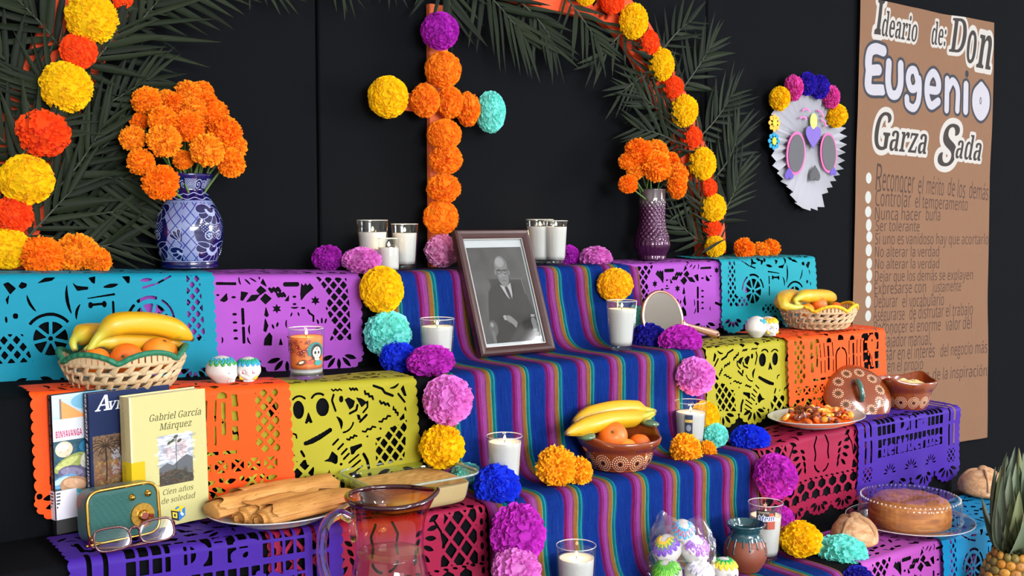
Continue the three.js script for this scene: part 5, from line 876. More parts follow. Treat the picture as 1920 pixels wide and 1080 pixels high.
// ---------------------------------------------------------------- dishes of food
const china = phys(0xc9c7c2, 0.18, { clearcoat: 0.6 });
function plate(at, R, dz, label, name = 'plate') {
  const t = thing(name, label, 'plate', at); t.scale.set(1, 1, dz);
  part('plate_body', lathe([[0.001, 0.004], [R * 0.5, 0.004], [R * 0.56, 0], [R * 0.6, 0.001], [R * 0.66, 0.006], [R * 0.97, 0.019], [R, 0.021], [R * 0.995, 0.0225], [R * 0.95, 0.0205], [R * 0.66, 0.0095], [R * 0.55, 0.0075], [0.001, 0.0075]], 72), china, t);
  return t;
}
{
  const at = [0.7184,0.683,0.497]; plate(at, 0.121, 0.86, 'white china plate piled with corn-husk tamales');
  const huskTex = canvas(512, 512, (x, w, h) => { x.fillStyle = '#ba8440'; x.fillRect(0, 0, w, h); const r = rng(3); for (let i = 0; i < 900; i++) { x.fillStyle = ['rgba(214,164,96,0.35)', 'rgba(140,84,34,0.34)', 'rgba(215,150,75,0.35)'][(r() * 3) | 0]; x.fillRect(r() * w, r() * h, 1 + r() * 3, 60 + r() * 300); } for (let i = 0; i < 40; i++) { x.fillStyle = 'rgba(110,55,20,0.5)'; x.beginPath(); x.ellipse(r() * w, r() * h, 1 + r() * 3, 2 + r() * 8, 0, 0, 7); x.fill(); } });
  const husk = std(0xffffff, 0.62, { map: huskTex, side: THREE.DoubleSide });
  const tamale = (a, b, wd, ht, seed, label) => {
    const A = V3(...a), B = V3(...b), mid = A.clone().lerp(B, 0.5), t = thing('tamale', label, 'tamale', mid.toArray(), 0, 'tamales on the white plate'), d = B.clone().sub(A);
    const g = loft([A.clone().sub(mid), A.clone().lerp(B, 0.33).sub(mid).add(V3(0, 0.004, 0)), A.clone().lerp(B, 0.66).sub(mid).add(V3(0, 0.004, 0)), B.clone().sub(mid)], 40, 36, (s, q) => { const e = (0.62 + 0.42 * Math.sin(Math.PI * Math.min(1, 0.12 + s * 0.85))) * (s > 0.9 ? 1 - (s - 0.9) * 4 : 1), rid = 1 + 0.03 * Math.sin(q * 13 + seed) + 0.018 * Math.sin(q * 29 + seed * 3) + 0.12 * noise(Math.cos(q) * 3 + seed, Math.sin(q) * 3, s * 5); return [Math.cos(q) * wd * e * rid, Math.sin(q) * ht * e * rid * (0.75 + 0.25 * Math.sin(q))]; });
    part('wrapped_husk', g, husk, t);
    const ax = d.clone().normalize(), sd = V3(0, 1, 0).cross(ax).normalize(), far = d.clone().multiplyScalar(0.5);
    // the flattened tail of the husk and its rolled open end
    part('husk_tail', sheet(12, 8, (u, v) => far.clone().addScaledVector(ax, -0.022 + v * (0.034 + 0.008 * noise(u * 5, seed))).addScaledVector(sd, (u - 0.5) * wd * (1.5 + 0.7 * v)).add(V3(0, ht * (0.35 - 0.5 * v) + 0.004 * noise(u * 7, v * 3, seed) + 0.003, 0)).toArray(), (u, v) => [u * 0.5, v * 0.3]), husk, t);
    if (seed > 2) part('rolled_end', sheet(20, 4, (u, v) => { const q = u * 6.6, k = 0.0125 - 0.0006 * q; return far.clone().negate().addScaledVector(ax, -0.008 + v * 0.03).addScaledVector(sd, Math.cos(q) * k * 1.25).add(V3(0, Math.sin(q) * k + 0.001, 0)).toArray(); }, (u, v) => [u * 0.5, v * 0.2]), husk, t);
    // a loose flap of husk folded over
    const n = V3(0, 1, 0).cross(d).normalize(), dd = d.clone().normalize(), L = d.length();
    part('husk_flap', sheet(14, 24, (u, v) => { const s = (v - 0.5) * L * (0.9 + 0.12 * noise(u * 6, seed, 3)), q = lerp(0.1, 1.05, u) * Math.PI * 0.85 + 0.2 * noise(v * 4, seed, 1), k = 1.05 + 0.1 * noise(u * 5, v * 5, seed) + 0.25 * u * u * smooth(v, 0.7, 1); const p = dd.clone().multiplyScalar(s).addScaledVector(n, Math.cos(q) * wd * k).add(V3(0, Math.sin(q) * ht * k * 0.98 + 0.003, 0)); return p.toArray(); }, (u, v) => [u * 0.5, v]), husk, t);
  };
  tamale([0.6005,0.7121,0.5], [0.756,0.71,0.455], 0.026, 0.019, 1, 'tamale lying at the far left of the white plate');
  tamale([0.6511,0.7128,0.47], [0.8383,0.7035,0.44], 0.03, 0.021, 2, 'tamale at the back on top of the plate of tamales');
  tamale([0.6441,0.7008,0.52], [0.7929,0.6933,0.46], 0.028, 0.022, 3, 'tamale with an open folded end in the middle of the plate');
  tamale([0.6623,0.7024,0.555], [0.8433,0.6939,0.5], 0.029, 0.021, 4, 'tamale at the front of the white plate beside the pitcher handle');
}
{
  const at = [2.086,0.682,0.507], t = plate(at, 0.132, 0.76, 'white china plate of red meat and potato stew'), s = thing('stew', 'red chunky stew heaped on the white china plate', 'food', [at[0], at[1] + 0.009, at[2]]), r = rng(77);
  part('sauce', deform(new THREE.SphereGeometry(0.108, 60, 24, 0, 7, 0, Math.PI / 2), (v) => { const d = Math.hypot(v.x, v.z) / 0.108; v.y = 0.0005 + 0.019 * (1 - d * d) + 0.0035 * noise(v.x * 90, v.z * 90, 4) * (1 - d); v.z *= 0.76; }), phys(0xd6540e, 0.25, { clearcoat: 0.6 }), s);
  const mats = { potato: phys(0xe39a2c, 0.35, { clearcoat: 0.4 }), meat: phys(0x6e2a12, 0.4, { clearcoat: 0.4 }), tomato: phys(0xdc5a14, 0.3, { clearcoat: 0.5 }) }, shapes = [0, 1, 2].map((k) => deform(new THREE.IcosahedronGeometry(1, 3), (v) => { const q = 1 + 0.3 * fbm(v.x * 1.6 + k * 9, v.y * 1.6, v.z * 1.6); v.multiplyScalar(q); }));
  for (let i = 0; i < 95; i++) { const a = r() * 6.283, d = Math.sqrt(r()) * 0.094, kind = r() < 0.26 ? 'potato' : r() < 0.5 ? 'meat' : 'tomato', m = part(kind + '_chunk', shapes[i % 3], mats[kind], s), q = 0.0042 + r() * (kind === 'tomato' ? 0.003 : 0.0055); m.position.set(Math.cos(a) * d, 0.004 + 0.019 * (1 - (d / 0.108) ** 2) + q * 0.3 + (r() < 0.2 ? 0.005 : 0), Math.sin(a) * d * 0.76); m.scale.set(q * (1 + r()), q * 0.8, q); m.rotation.set(r() * 6, r() * 6, r() * 6); }
}
{
  // glass baking dish, its rim parallel to the step
  const at = [0.9704,0.6672,0.487], L = 0.1, Wd = 0.082, h = 0.052, rr = (a, b, c) => { const p = []; for (let i = 0; i < 72; i++) { const q = i / 72 * 6.2832, cx = Math.cos(q), cz = Math.sin(q), e = 0.36; p.push([a * Math.sign(cx) * Math.pow(Math.abs(cx), e), b * Math.sign(cz) * Math.pow(Math.abs(cz), e)]); } return p; };
  const t = thing('baking_dish', 'rectangular clear glass baking dish with a tan layered dessert', 'dish', at);
  const levels = [[0.8, 0.001], [0.86, 0.003], [0.9, 0.012], [0.95, h * 0.8], [0.97, h * 0.94], [1.03, h], [1.07, h + 0.001], [1.075, h + 0.004], [1.05, h + 0.0045]], pos = (k, y) => rr(L * k, Wd * k).map(([x, z]) => [x, y, z]);
  const shell = (lv) => sheet(72, lv.length - 1, (u, v) => { const [k, y] = lv[Math.round(v * (lv.length - 1))], p = pos(k, y); return p[Math.round(u * 72) % 72]; });
  part('glass_wall', shell(levels), pane(0xe9f0ea, 0.03), t);
  for (const s of [-1, 1]) part('handle', bx(0.02, 0.005, 0.09, s * (L * 1.07 + 0.006), h + 0.001, 0, 0.0024), pane(0xe3ebe4, 0.03), t);
  part('glass_rim', new THREE.TubeGeometry(new THREE.CatmullRomCurve3(pos(1.065, h + 0.003).map((p) => V3(...p)), true), 160, 0.0022, 8, true), phys(0xdfe9e2, 0.06, { transmission: 0.75, thickness: 0, clearcoat: 1 }), t);
  part('dessert', shell([[0.001, 0.003], [0.79, 0.003], [0.85, 0.006], [0.885, 0.014], [0.925, 0.036], [0.9, 0.039], [0.6, 0.0385], [0.3, 0.039], [0.001, 0.0385]]), std(0xbd9c70, 0.75), t);
  part('golden_crust', sheet(40, 40, (u, v) => { const x = (u - 0.5) * 2, z = (v - 0.5) * 2; return [x * L * 0.82, 0.0398 + 0.0012 * noise(x * 9, z * 9, 3), z * Wd * 0.82]; }), std(0xc29452, 0.7), t);
}
// ---------------------------------------------------------------- sweet breads, cake and pineapple
const crustTex = canvas(512, 512, (x, w, h) => { x.fillStyle = '#b8855a'; x.fillRect(0, 0, w, h); const r = rng(15); for (let i = 0; i < 500; i++) { x.fillStyle = ['rgba(214,160,104,0.25)', 'rgba(168,104,56,0.2)', 'rgba(236,200,166,0.3)'][(r() * 3) | 0]; x.beginPath(); x.ellipse(r() * w, r() * h, 5 + r() * 40, 4 + r() * 24, r() * 3, 0, 7); x.fill(); } for (let i = 0; i < 9000; i++) { x.fillStyle = 'rgba(255,246,236,' + (0.25 + 0.4 * r()) + ')'; x.fillRect(r() * w, r() * h, 1.6, 1.6); } });
const sugarBump = grainTexture(31, 256, (x, y, r) => (r() < 0.35 ? 235 : 120)), crust = std(0xffffff, 0.75, { map: crustTex, bumpMap: withRepeat(sugarBump, 3, 2), bumpScale: 0.0012 });
function deadBread(at, rx, ry, rz, turn, label) {
  const t = thing('sweet_bread', label, 'bread', at, turn);
  part('loaf', deform(new THREE.SphereGeometry(1, 64, 40), (v) => { const k = 1 + 0.05 * fbm(v.x * 2, v.y * 2, v.z * 2); v.y = v.y > 0 ? Math.pow(v.y, 0.85) : v.y * 0.25; v.set(v.x * rx * k, v.y * ry * k, v.z * rz * k); }).translate(0, ry * 0.22, 0), crust, t);
  for (const a of [0.4, 1.97]) {   // bone strips crossing over the top
    const p = []; for (let i = 0; i <= 10; i++) { const s = lerp(-1, 1, i / 10) * 1.45; p.push(V3(Math.sin(s) * Math.cos(a) * rx * 0.97, ry * 0.22 + Math.pow(Math.max(0, Math.cos(s)), 0.85) * ry * 0.985, Math.sin(s) * Math.sin(a) * rz * 0.97)); }
    part('bone_strip', loft(p, 40, 12, (s, q) => { const k = 0.0042 * (1 + 0.3 * Math.cos(s * 22)) * (0.7 + 0.3 * Math.sin(s * 3.14)); return [Math.cos(q) * k * 1.3, Math.sin(q) * k]; }, V3(-Math.sin(a), 0, Math.cos(a))), crust, t);
  }
  part('knob', deform(new THREE.SphereGeometry(0.0135, 20, 14), (v) => { v.y *= 0.75; }).translate(0, ry * 1.2, 0), crust, t);
}
deadBread([1.9891,0.456,0.69], 0.06, 0.05, 0.052, 0.5, 'sugared round sweet bread in front of the cake dome');
deadBread([2.5928,0.46,0.64], 0.066, 0.056, 0.058, 1.1, 'sugared sweet bread half hidden between the cake dome and the pineapple');
{
  const at = [2.1808,0.457,0.7], c = thing('cake', 'round golden brown cake under the clear plastic dome', 'cake', [at[0], at[1] + 0.012, at[2]]);
  part('crumb', deform(lathe([[0.001, 0.001], [0.07, 0.001], [0.078, 0.006], [0.08, 0.03], [0.078, 0.05], [0.07, 0.064], [0.055, 0.071], [0.035, 0.07], [0.02, 0.064], [0.001, 0.062]], 72), (v) => { const k = 1 + 0.025 * fbm(v.x * 40, v.y * 30, v.z * 40); v.set(v.x * k, v.y + 0.004 * fbm(v.x * 55, 2, v.z * 55) * smooth(v.y, 0.03, 0.06), v.z * k); }), std(0xffffff, 0.7, { map: canvas(256, 256, (x, w, h) => { x.fillStyle = '#b06a26'; x.fillRect(0, 0, w, h); const r = rng(9); for (let i = 0; i < 500; i++) { x.fillStyle = ['rgba(205,140,70,0.3)', 'rgba(120,60,20,0.25)'][(r() * 2) | 0]; x.beginPath(); x.ellipse(r() * w, r() * h, 2 + r() * 16, 2 + r() * 9, 0, 0, 7); x.fill(); } }) }), c);
  const t = thing('cake_dome', 'round clear plastic cake container with a ridged lid', 'container', at), clearPlastic = pane(0xf3f3f5, 0.05);
  part('tray', deform(lathe([[0.001, 0.001], [0.088, 0.001], [0.096, 0.006], [0.099, 0.022], [0.101, 0.026], [0.121, 0.027], [0.1225, 0.0285]], 120), (v) => { const a = Math.atan2(v.z, v.x), k = 1 + 0.006 * Math.cos(a * 60) * smooth(v.y, 0.004, 0.01) * (1 - smooth(v.y, 0.022, 0.025)); v.x *= k; v.z *= k; }), clearPlastic, t);
  part('lid', deform(lathe([[0.1225, 0.029], [0.121, 0.031], [0.102, 0.031], [0.0995, 0.034], [0.097, 0.075], [0.0945, 0.086], [0.089, 0.0915], [0.08, 0.0925], [0.001, 0.0935]], 240), (v) => { const a = Math.atan2(v.z, v.x), k = 1 + 0.011 * Math.cos(a * 60) * smooth(v.y, 0.033, 0.05) * (1 - smooth(v.y, 0.0905, 0.0925)); v.x *= k; v.z *= k; }), clearPlastic, t);
  const beads = []; for (let i = 0; i < 64; i++) { const a = i / 64 * 6.2832; beads.push(new THREE.SphereGeometry(0.0018, 8, 6).scale(1, 1.6, 1).translate(Math.cos(a) * 0.0945, 0.0865, Math.sin(a) * 0.0945)); }
  part('ridge_beads', merge(beads), phys(0xffffff, 0.05, { transmission: 0.75, thickness: 0, clearcoat: 1 }), t);
  part('rim_roll', new THREE.TorusGeometry(0.1225, 0.0012, 8, 120).rotateX(Math.PI / 2).translate(0, 0.0295, 0), phys(0xffffff, 0.05, { transmission: 0.7, thickness: 0 }), t);
  c.scale.set(1.15, 0.92, 1.15); t.scale.set(1.15, 0.88, 1.15);
}
{
  const at = [2.2723,0.256,0.9], t = thing('pineapple', 'ripe pineapple with a spiky grey-green crown on the lowest step', 'pineapple', at), H = 0.185, R = 0.071, rad = (y) => R * Math.pow(Math.sin(Math.PI * clamp(0.1 + 0.83 * y / H, 0, 1)), 0.42);
  part('core', lathe(Array.from({ length: 16 }, (_, i) => [i === 15 ? 0.001 : rad(i / 15 * H) * 0.95, i / 15 * H]), 40), std(0x5d4a1e, 0.8), t);
  const bump = deform(new THREE.SphereGeometry(1, 10, 8), (v) => { const d = Math.hypot(v.x, v.y); v.z = v.z > 0 ? v.z * 0.5 + 0.22 * Math.exp(-d * d * 14) : v.z * 0.2; }), ripe = [0xb0741c, 0x9c641c, 0xbd8630, 0x77662a].map((c) => std(c, 0.55)), spike = new THREE.ConeGeometry(0.0018, 0.009, 5).rotateX(1.0), r = rng(44);
  for (let row = 0; row < 12; row++) for (let k = 0; k < 16; k++) { const a = (k + (row % 2) * 0.5) / 16 * 6.2832, y = 0.006 + row * 0.0157, q = rad(y), m = part('fruitlet', bump, ripe[(r() * 4) | 0], t); m.position.set(Math.cos(a) * q * 0.95, y, Math.sin(a) * q * 0.95); m.rotation.set((0.5 - y / H) * 0.7, Math.PI / 2 - a, 0.2, 'YXZ'); m.scale.set(q * 0.205, 0.0094, 0.010); const s = part('bract', spike, std(0x6b5a2a, 0.8), m); s.position.set(0, 0.2, 0.66); s.scale.set(80, 60, 60); }
  const leafTex = [0x616d56, 0x54634d, 0x6f774f, 0x66755c].map((c) => std(c, 0.6, { side: THREE.DoubleSide }));
  const blade = [0, 1, 2].map((b) => sheet(4, 14, (u, v) => { const s = (u - 0.5) * 2, w = 0.5 * Math.pow(1 - v, 0.7) * (0.85 + 0.25 * Math.sin(v * 2.5)); return [s * w, v, 0.18 * s * s * (1 - v) - (0.25 + 0.3 * b) * v * v]; }));
  for (let i = 0; i < 52; i++) { const f = i / 52, a = i * 2.4, m = part('crown_leaf', blade[f < 0.4 ? 2 : f < 0.7 ? 1 : 0], leafTex[(r() * 4) | 0], t), l = lerp(0.085, 0.155, Math.pow(f, 0.8)) * (0.85 + 0.3 * r()), out = lerp(1.3, 0.22, Math.pow(f, 0.9)); m.position.set(Math.cos(a) * 0.014 * (1 - f * 0.5), H + 0.002 + f * 0.055, Math.sin(a) * 0.014 * (1 - f * 0.5)); m.rotation.set(out * (0.85 + 0.3 * r()), Math.PI / 2 - a, 0, 'YXZ'); m.scale.set(0.047 * (1.05 - 0.25 * f), l, l); }
}
// ---------------------------------------------------------------- sugar skulls, loose and in a bag
const sugar = phys(0xc8c4be, 0.55, { sheen: 0.3, sheenColor: new THREE.Color(1, 1, 1) });
const skullShape = deform(new THREE.SphereGeometry(1, 64, 48), (v) => {
  const d = v.clone(), g = (x, y, s) => Math.exp(-((d.x - x) ** 2 + (d.y - y) ** 2) / (s * s)) * (d.z > 0 ? 1 : 0);
  let k = 1; v.z *= 1.12; v.x *= 0.92; if (d.y < -0.1) { const q = smooth(-d.y, 0.1, 0.8); v.x *= 1 - 0.22 * q; v.z = v.z > 0 ? v.z * (1 - 0.02 * q) : v.z * (1 - 0.35 * q); v.y *= 0.98; }
  v.z -= 0.26 * g(-0.36, -0.06, 0.2) + 0.26 * g(0.36, -0.06, 0.2) + 0.16 * g(0, -0.34, 0.11); v.z += 0.08 * g(-0.5, -0.36, 0.18) + 0.08 * g(0.5, -0.36, 0.18) + 0.12 * g(0, -0.62, 0.3);
  if (v.y < -0.86) v.y = -0.86;
});
function sugarSkull(at, s, turn, label, group, icing, cheek, jewel = 0xc9ced6, tilt = 0) {
  const t = thing('sugar_skull', label, 'sugar skull', [at[0], at[1] + 0.86 * s, at[2]], turn, group); t.rotation.x = tilt; t.rotation.order = 'YXZ';
  part('skull', skullShape.clone().scale(s, s, s), sugar, t);
  const r = rng(Math.round(s * 1e5) + icing.length + group.length), ice = (c) => phys(c, 0.4, { clearcoat: 0.4 });
  icing.forEach((c, n) => { const p = []; for (let i = 0; i <= 46; i++) { const q = i / 46, a = lerp(-2.2, 2.2, q) , el = 0.62 + 0.2 * Math.sin(q * 60 + n) + 0.16 * n; p.push(V3(Math.sin(a) * Math.cos(el) * 0.93, Math.sin(el), Math.cos(a) * Math.cos(el) * 1.1).multiplyScalar(s * 1.01)); } part('icing', tube(p, s * 0.085, 150, 6), ice(c), t); });
  for (const q of [-1, 1]) { part('eye_foil', new THREE.SphereGeometry(s * 0.15, 14, 10).scale(1, 1, 0.45).translate(q * s * 0.34, -s * 0.06, s * 0.80), std(jewel, 0.15, { metalness: 1 }), t, 'shiny foil eye'); if (cheek) part('cheek_icing', merge([0, 1, 2, 3, 4].map((k) => new THREE.SphereGeometry(s * 0.11, 8, 6).translate(q * s * 0.46 + Math.cos(k * 1.257) * s * 0.11, -s * 0.42 + Math.sin(k * 1.257) * s * 0.1, s * 0.74))), ice(cheek), t); }
  const teeth = []; for (let k = -3; k <= 3; k++) teeth.push(bx(s * 0.09, s * 0.15, s * 0.05, k * s * 0.1, -s * 0.68, s * (0.93 - 0.03 * k * k * 0.6), s * 0.02)); part('teeth', merge(teeth), sugar, t);
}
sugarSkull([0.6775,0.8931,0.355], 0.0255, 0.6, 'white sugar skull seen from its side with green icing on the second step', 'sugar skulls on the altar', [0x2f8a3a, 0x2a8fb0], null, 0xdde2ea);
sugarSkull([0.7255,0.8912,0.355], 0.0235, -0.4, 'white sugar skull with blue icing and yellow cheeks on the second step', 'sugar skulls on the altar', [0x1b8fc0, 0x1e9a6a], 0xf0be1a, 0xe8a0c0);
sugarSkull([2.0655,0.876,0.335], 0.029, 1.9, 'white sugar skull with turquoise icing turned away beside the yellow-faced one', 'sugar skulls on the altar', [0x2aa0b8], null, 0xdde2ea);
sugarSkull([2.0977,0.879,0.345], 0.0265, -0.25, 'sugar skull with yellow icing over its face on the orange banner', 'sugar skulls on the altar', [0xf0c010, 0xe8a81a], 0xf2c21c, 0xb4b8d8);
sugarSkull([1.5588,0.456,0.7], 0.0285, -0.2, 'white sugar skull with yellow icing beside the clay jug at the bottom edge', 'sugar skulls on the altar', [0xf0c21a, 0xd8d02a, 0x18a050], null, 0xb0b6c0);
{
  const c = [1.4763,0.456,0.665], g = 'sugar skulls inside the clear bag', turn = -0.7, at = (a, y, d) => [c[0] + a * Math.cos(turn) + d * Math.sin(turn), c[1] + y, c[2] - a * Math.sin(turn) + d * Math.cos(turn)];
  sugarSkull(at(-0.028, 0.002, 0.014), 0.031, turn - 0.45, 'sugar skull with green icing at the front of the clear bag', g, [0x4aa81e, 0x7ac020, 0x3a9a2a, 0x5ab028], 0xe85a30, 0x2a62d0, 0.4);
  sugarSkull(at(0.034, 0.002, 0.006), 0.029, turn + 0.6, 'sugar skull with silver foil at the right of the clear bag', g, [0xd8dade, 0xc9b8d8, 0xe9e9ee], 0x2060c8, 0x2a62d0, 0.35);
  sugarSkull(at(-0.026, 0.045, -0.010), 0.030, turn - 0.6, 'sugar skull with purple and yellow icing in the middle of the clear bag', g, [0x6a32b8, 0x7a3ac0, 0x2f9a30, 0xf2c01a], 0xf2c01a, 0xdde0e8, 0.5);
  sugarSkull(at(0.026, 0.045, -0.012), 0.029, turn + 0.5, 'sugar skull with lilac icing near the top of the clear bag', g, [0xb060d0, 0x8a48c0, 0xb070d8], null, 0xd8dde6, 0.45);
  sugarSkull(at(0.004, 0.079, -0.022), 0.026, turn + 0.1, 'sugar skull with sky blue and crimson icing at the top of the clear bag', g, [0x28a8d8, 0xd83a5a, 0x28a8d8], null, 0xd8dde6, 0.5);
  const bag = thing('plastic_bag', 'clear plastic bag holding iced sugar skulls on the fourth step', 'bag', [c[0], c[1], c[2]], turn), film = pane(0xfafafc, 0.12, { ior: 1.7 });
  const f = (u, v) => { const a = u * 6.2832, y = v * 0.135, w = 0.066 * (v < 0.72 ? 1 - 0.1 * v : lerp(0.93, 0.72, (v - 0.72) / 0.28)), d = 0.046 * (v < 0.5 ? 1 : lerp(1, 0.05, (v - 0.5) / 0.5)), n = 1 + 0.13 * fbm(Math.cos(a) * 2.4, v * 6, Math.sin(a) * 2.4) + 0.08 * noise(Math.cos(a) * 7, v * 15, Math.sin(a) * 7); const sgn = (q) => Math.sign(q) * Math.pow(Math.abs(q), 0.75); return [sgn(Math.cos(a)) * w * n, Math.max(0.001, y - 0.012 * v * Math.sin(a * 2) + 0.01 * v * noise(a * 1.5, 3, 1)), sgn(Math.sin(a)) * d * n]; };
  const g2 = mergeVertices(deform(sheet(70, 44, f), () => {})); part('film', g2, film, bag);
}
// ---------------------------------------------------------------- books, radio, glasses, frame and mirror
const pageWhite = std(0xd8cdb4, 0.9);
function book(at, W, H, D, turn, lean, label, front, spine, backColor) {
  const t = thing('book', label, 'book', at, turn); t.rotation.order = 'YXZ'; t.rotation.x = lean;
  part('page_block', bx(W - 0.004, H - 0.004, D - 0.002, W / 2 + 0.001, H / 2, -D / 2), pageWhite, t);
  part('front_cover', sheet(8, 2, (u, v) => [u * W, v * H, 0.0006 + 0.003 * smooth(u, 0.75, 1) * u]), matte(0xffffff, 0.5, { map: front, specularIntensity: 0.25, side: THREE.DoubleSide }), t);
  part('back_cover', bx(W, H, 0.0008, W / 2, H / 2, -D), std(backColor, 0.4), t);
  part('spine', sheet(6, 2, (u, v) => [-0.0012 * Math.sin(Math.PI * u) - 0.0002, v * H, lerp(-D, 0.0006, u)]), matte(0xffffff, 0.5, { map: spine, side: THREE.DoubleSide }), t);
  return t;
}
const spineText = (bg, lines) => canvas(128, 1024, (x, w, h) => { x.fillStyle = bg; x.fillRect(0, 0, w, h); for (const [s, at, size, col, font, extra] of lines) { x.save(); x.translate(w * at[0], at[1]); x.rotate(-Math.PI / 2); x.fillStyle = col; x.font = font.replace('#', size + 'px'); x.fillText(s, 0, 0); x.restore(); } });
{
  const front = canvas(600, 960, (x, w, h) => {
    const r = rng(21); x.fillStyle = '#9fc4d2'; x.fillRect(0, 0, w, h); x.fillStyle = '#aebfc8'; x.fillRect(0, 0, w, 150); x.fillStyle = '#6fa6c0'; x.beginPath(); x.ellipse(330, 60, 200, 70, 0, 0, 7); x.fill(); x.fillStyle = '#e8955a'; x.beginPath(); x.moveTo(60, 40); x.lineTo(240, 170); x.lineTo(60, 170); x.fill(); x.fillStyle = '#7a6a66'; x.fillRect(50, 30, 14, 240);
    x.fillStyle = '#c6c9cd'; x.fillRect(0, 170, w, 150); x.fillStyle = '#b01e58'; x.font = 'bold 64px sans-serif'; x.save(); x.scale(0.44, 1); x.fillText('BINYAVANGA', 36, 296); x.restore(); 
    x.fillStyle = '#32505c'; x.fillRect(0, 320, w, h - 320);
    const blob = (cx, cy, rx, ry, a, c0, c1) => { x.save(); x.translate(cx, cy); x.rotate(a); x.fillStyle = c0; x.beginPath(); x.ellipse(0, 0, rx, ry, 0, 0, 7); x.fill(); x.fillStyle = c1; x.beginPath(); x.ellipse(-rx * 0.15, -ry * 0.25, rx * 0.7, ry * 0.5, 0, 0, 7); x.fill(); x.restore(); };
    for (const b of [[250, 400, 90, 90, 0, '#1c4a66', '#2f6f90'], [70, 380, 60, 55, 0, '#c9b8a0', '#e4d8c4'], [110, 480, 120, 50, -0.4, '#8a9450', '#b4b870'], [240, 480, 60, 70, 0.3, '#b8b4a4', '#d8d4c4'], [130, 560, 110, 60, 0.2, '#5a5470', '#7d7690'], [60, 600, 90, 40, -0.3, '#5f8fb4', '#a8c8dc'], [150, 650, 120, 70, 0.3, '#a07a5c', '#c49a78'], [280, 560, 60, 90, 0, '#a88a4a', '#c8aa66'], [110, 740, 130, 80, 0.1, '#4fa6b8', '#86cbd6'], [270, 700, 70, 90, 0.2, '#27596a', '#3f7c8e'], [320, 860, 160, 90, 0, '#222c34', '#35444e'], [420, 520, 120, 160, 0, '#41606a', '#5a7f88'], [450, 760, 120, 120, 0, '#6f8a60', '#93a880']]) blob(...b);
    for (let i = 0; i < 300; i++) { x.fillStyle = ['rgba(255,255,255,0.08)', 'rgba(0,20,30,0.12)'][(r() * 2) | 0]; x.beginPath(); x.ellipse(r() * w, 330 + r() * 600, 4 + r() * 18, 2 + r() * 8, r() * 3, 0, 7); x.fill(); }
    x.fillStyle = '#3a3a3a'; x.fillRect(0, 860, 180, 100);
  });
  const t = book([0.388,0.697,0.425], 0.135, 0.212, 0.014, 0.17, -0.03, 'leftmost book with a white library sticker and a blue-grey painted cover', front, spineText('#17151d', [['cuentos de un escritor sobre África', [0.66, 560], 52, '#8f8a92', '# sans-serif'], ['Binyavanga', [0.66, 820], 52, '#9a96a0', '# sans-serif'], ['', [0, 0], 10, '#fff', '# serif']]), 0x17151d);
  const st = canvas(128, 128, (x, w, h) => { x.fillStyle = '#dcd8e4'; x.fillRect(0, 0, w, h); x.fillStyle = '#3a3640'; for (const [y, l] of [[8, 26], [22, 24], [38, 24], [52, 20], [68, 9]]) x.fillRect(4, y, l, 7); });
  part('library_sticker', merge([sheet(2, 2, (u, v) => [u * 0.032, 0.022 + v * 0.044, 0.0013]), sheet(2, 2, (u, v) => [-0.0019, 0.022 + v * 0.044, lerp(-0.014, 0.0013, u)], (u, v) => [u * 0.3, v])]), std(0xffffff, 0.6, { map: st, side: THREE.DoubleSide }), t, 'white library call-number sticker');
}
{
  const front = canvas(600, 960, (x, w, h) => {
    const r = rng(23); x.fillStyle = '#1b2648'; x.fillRect(0, 0, w, h); x.fillStyle = '#eef0f4'; x.font = 'italic bold 150px serif'; x.fillText('A', 44, 128); x.font = 'italic bold 84px serif'; x.fillText('VENTURAS', 132, 128); x.font = '34px serif'; x.fillText('Jaime Labastida', 290, 235);
    x.fillStyle = '#6e5846'; x.fillRect(20, 300, w - 40, 640); x.fillStyle = '#8f9098'; x.fillRect(150, 400, 360, 180); x.fillStyle = '#9a9aa6'; x.fillRect(190, 420, 170, 150);
    for (let i = 0; i < 1500; i++) { const y = 300 + r() * 640; x.fillStyle = y < 480 ? ['#5d4734', '#7a5f45', '#3f3126'][(r() * 3) | 0] : y < 720 ? ['#8a6a30', '#6a3f2a', '#a0824a', '#7d3a34'][(r() * 4) | 0] : ['#8c3038', '#6b2428', '#a9505a', '#d0a0a0'][(r() * 4) | 0]; x.globalAlpha = 0.5; x.beginPath(); x.ellipse(30 + r() * (w - 60), y, 4 + r() * 20, 3 + r() * 9, r() * 3, 0, 7); x.fill(); } x.globalAlpha = 1;
    x.strokeStyle = '#2f251c'; x.lineWidth = 9; for (const [px, s] of [[110, 1], [260, 0.9]]) { x.beginPath(); x.moveTo(px, 620); x.quadraticCurveTo(px + 10, 480, px, 380); x.stroke(); for (let k = 0; k < 12; k++) { const a = k / 12 * 6.28; x.lineWidth = 6; x.beginPath(); x.moveTo(px, 380); x.quadraticCurveTo(px + Math.cos(a) * 70 * s, 350 + Math.sin(a) * 40, px + Math.cos(a) * 110 * s, 390 + Math.sin(a) * 60); x.stroke(); } }
  });
  book([0.4368,0.696,0.441], 0.132, 0.213, 0.016, 0.17, -0.03, 'dark navy book with a palm painting on its cover in the middle of three', front, spineText('#161d38', [['Aventuras literarias', [0.72, 760], 74, '#c9c6cc', 'italic bold # serif'], ['Jaime Labastida', [0.72, 240], 46, '#a9a6b0', '# serif'], ['editorial', [0.7, 980], 34, '#a9a6b0', '# sans-serif']]), 0x161d38);
}
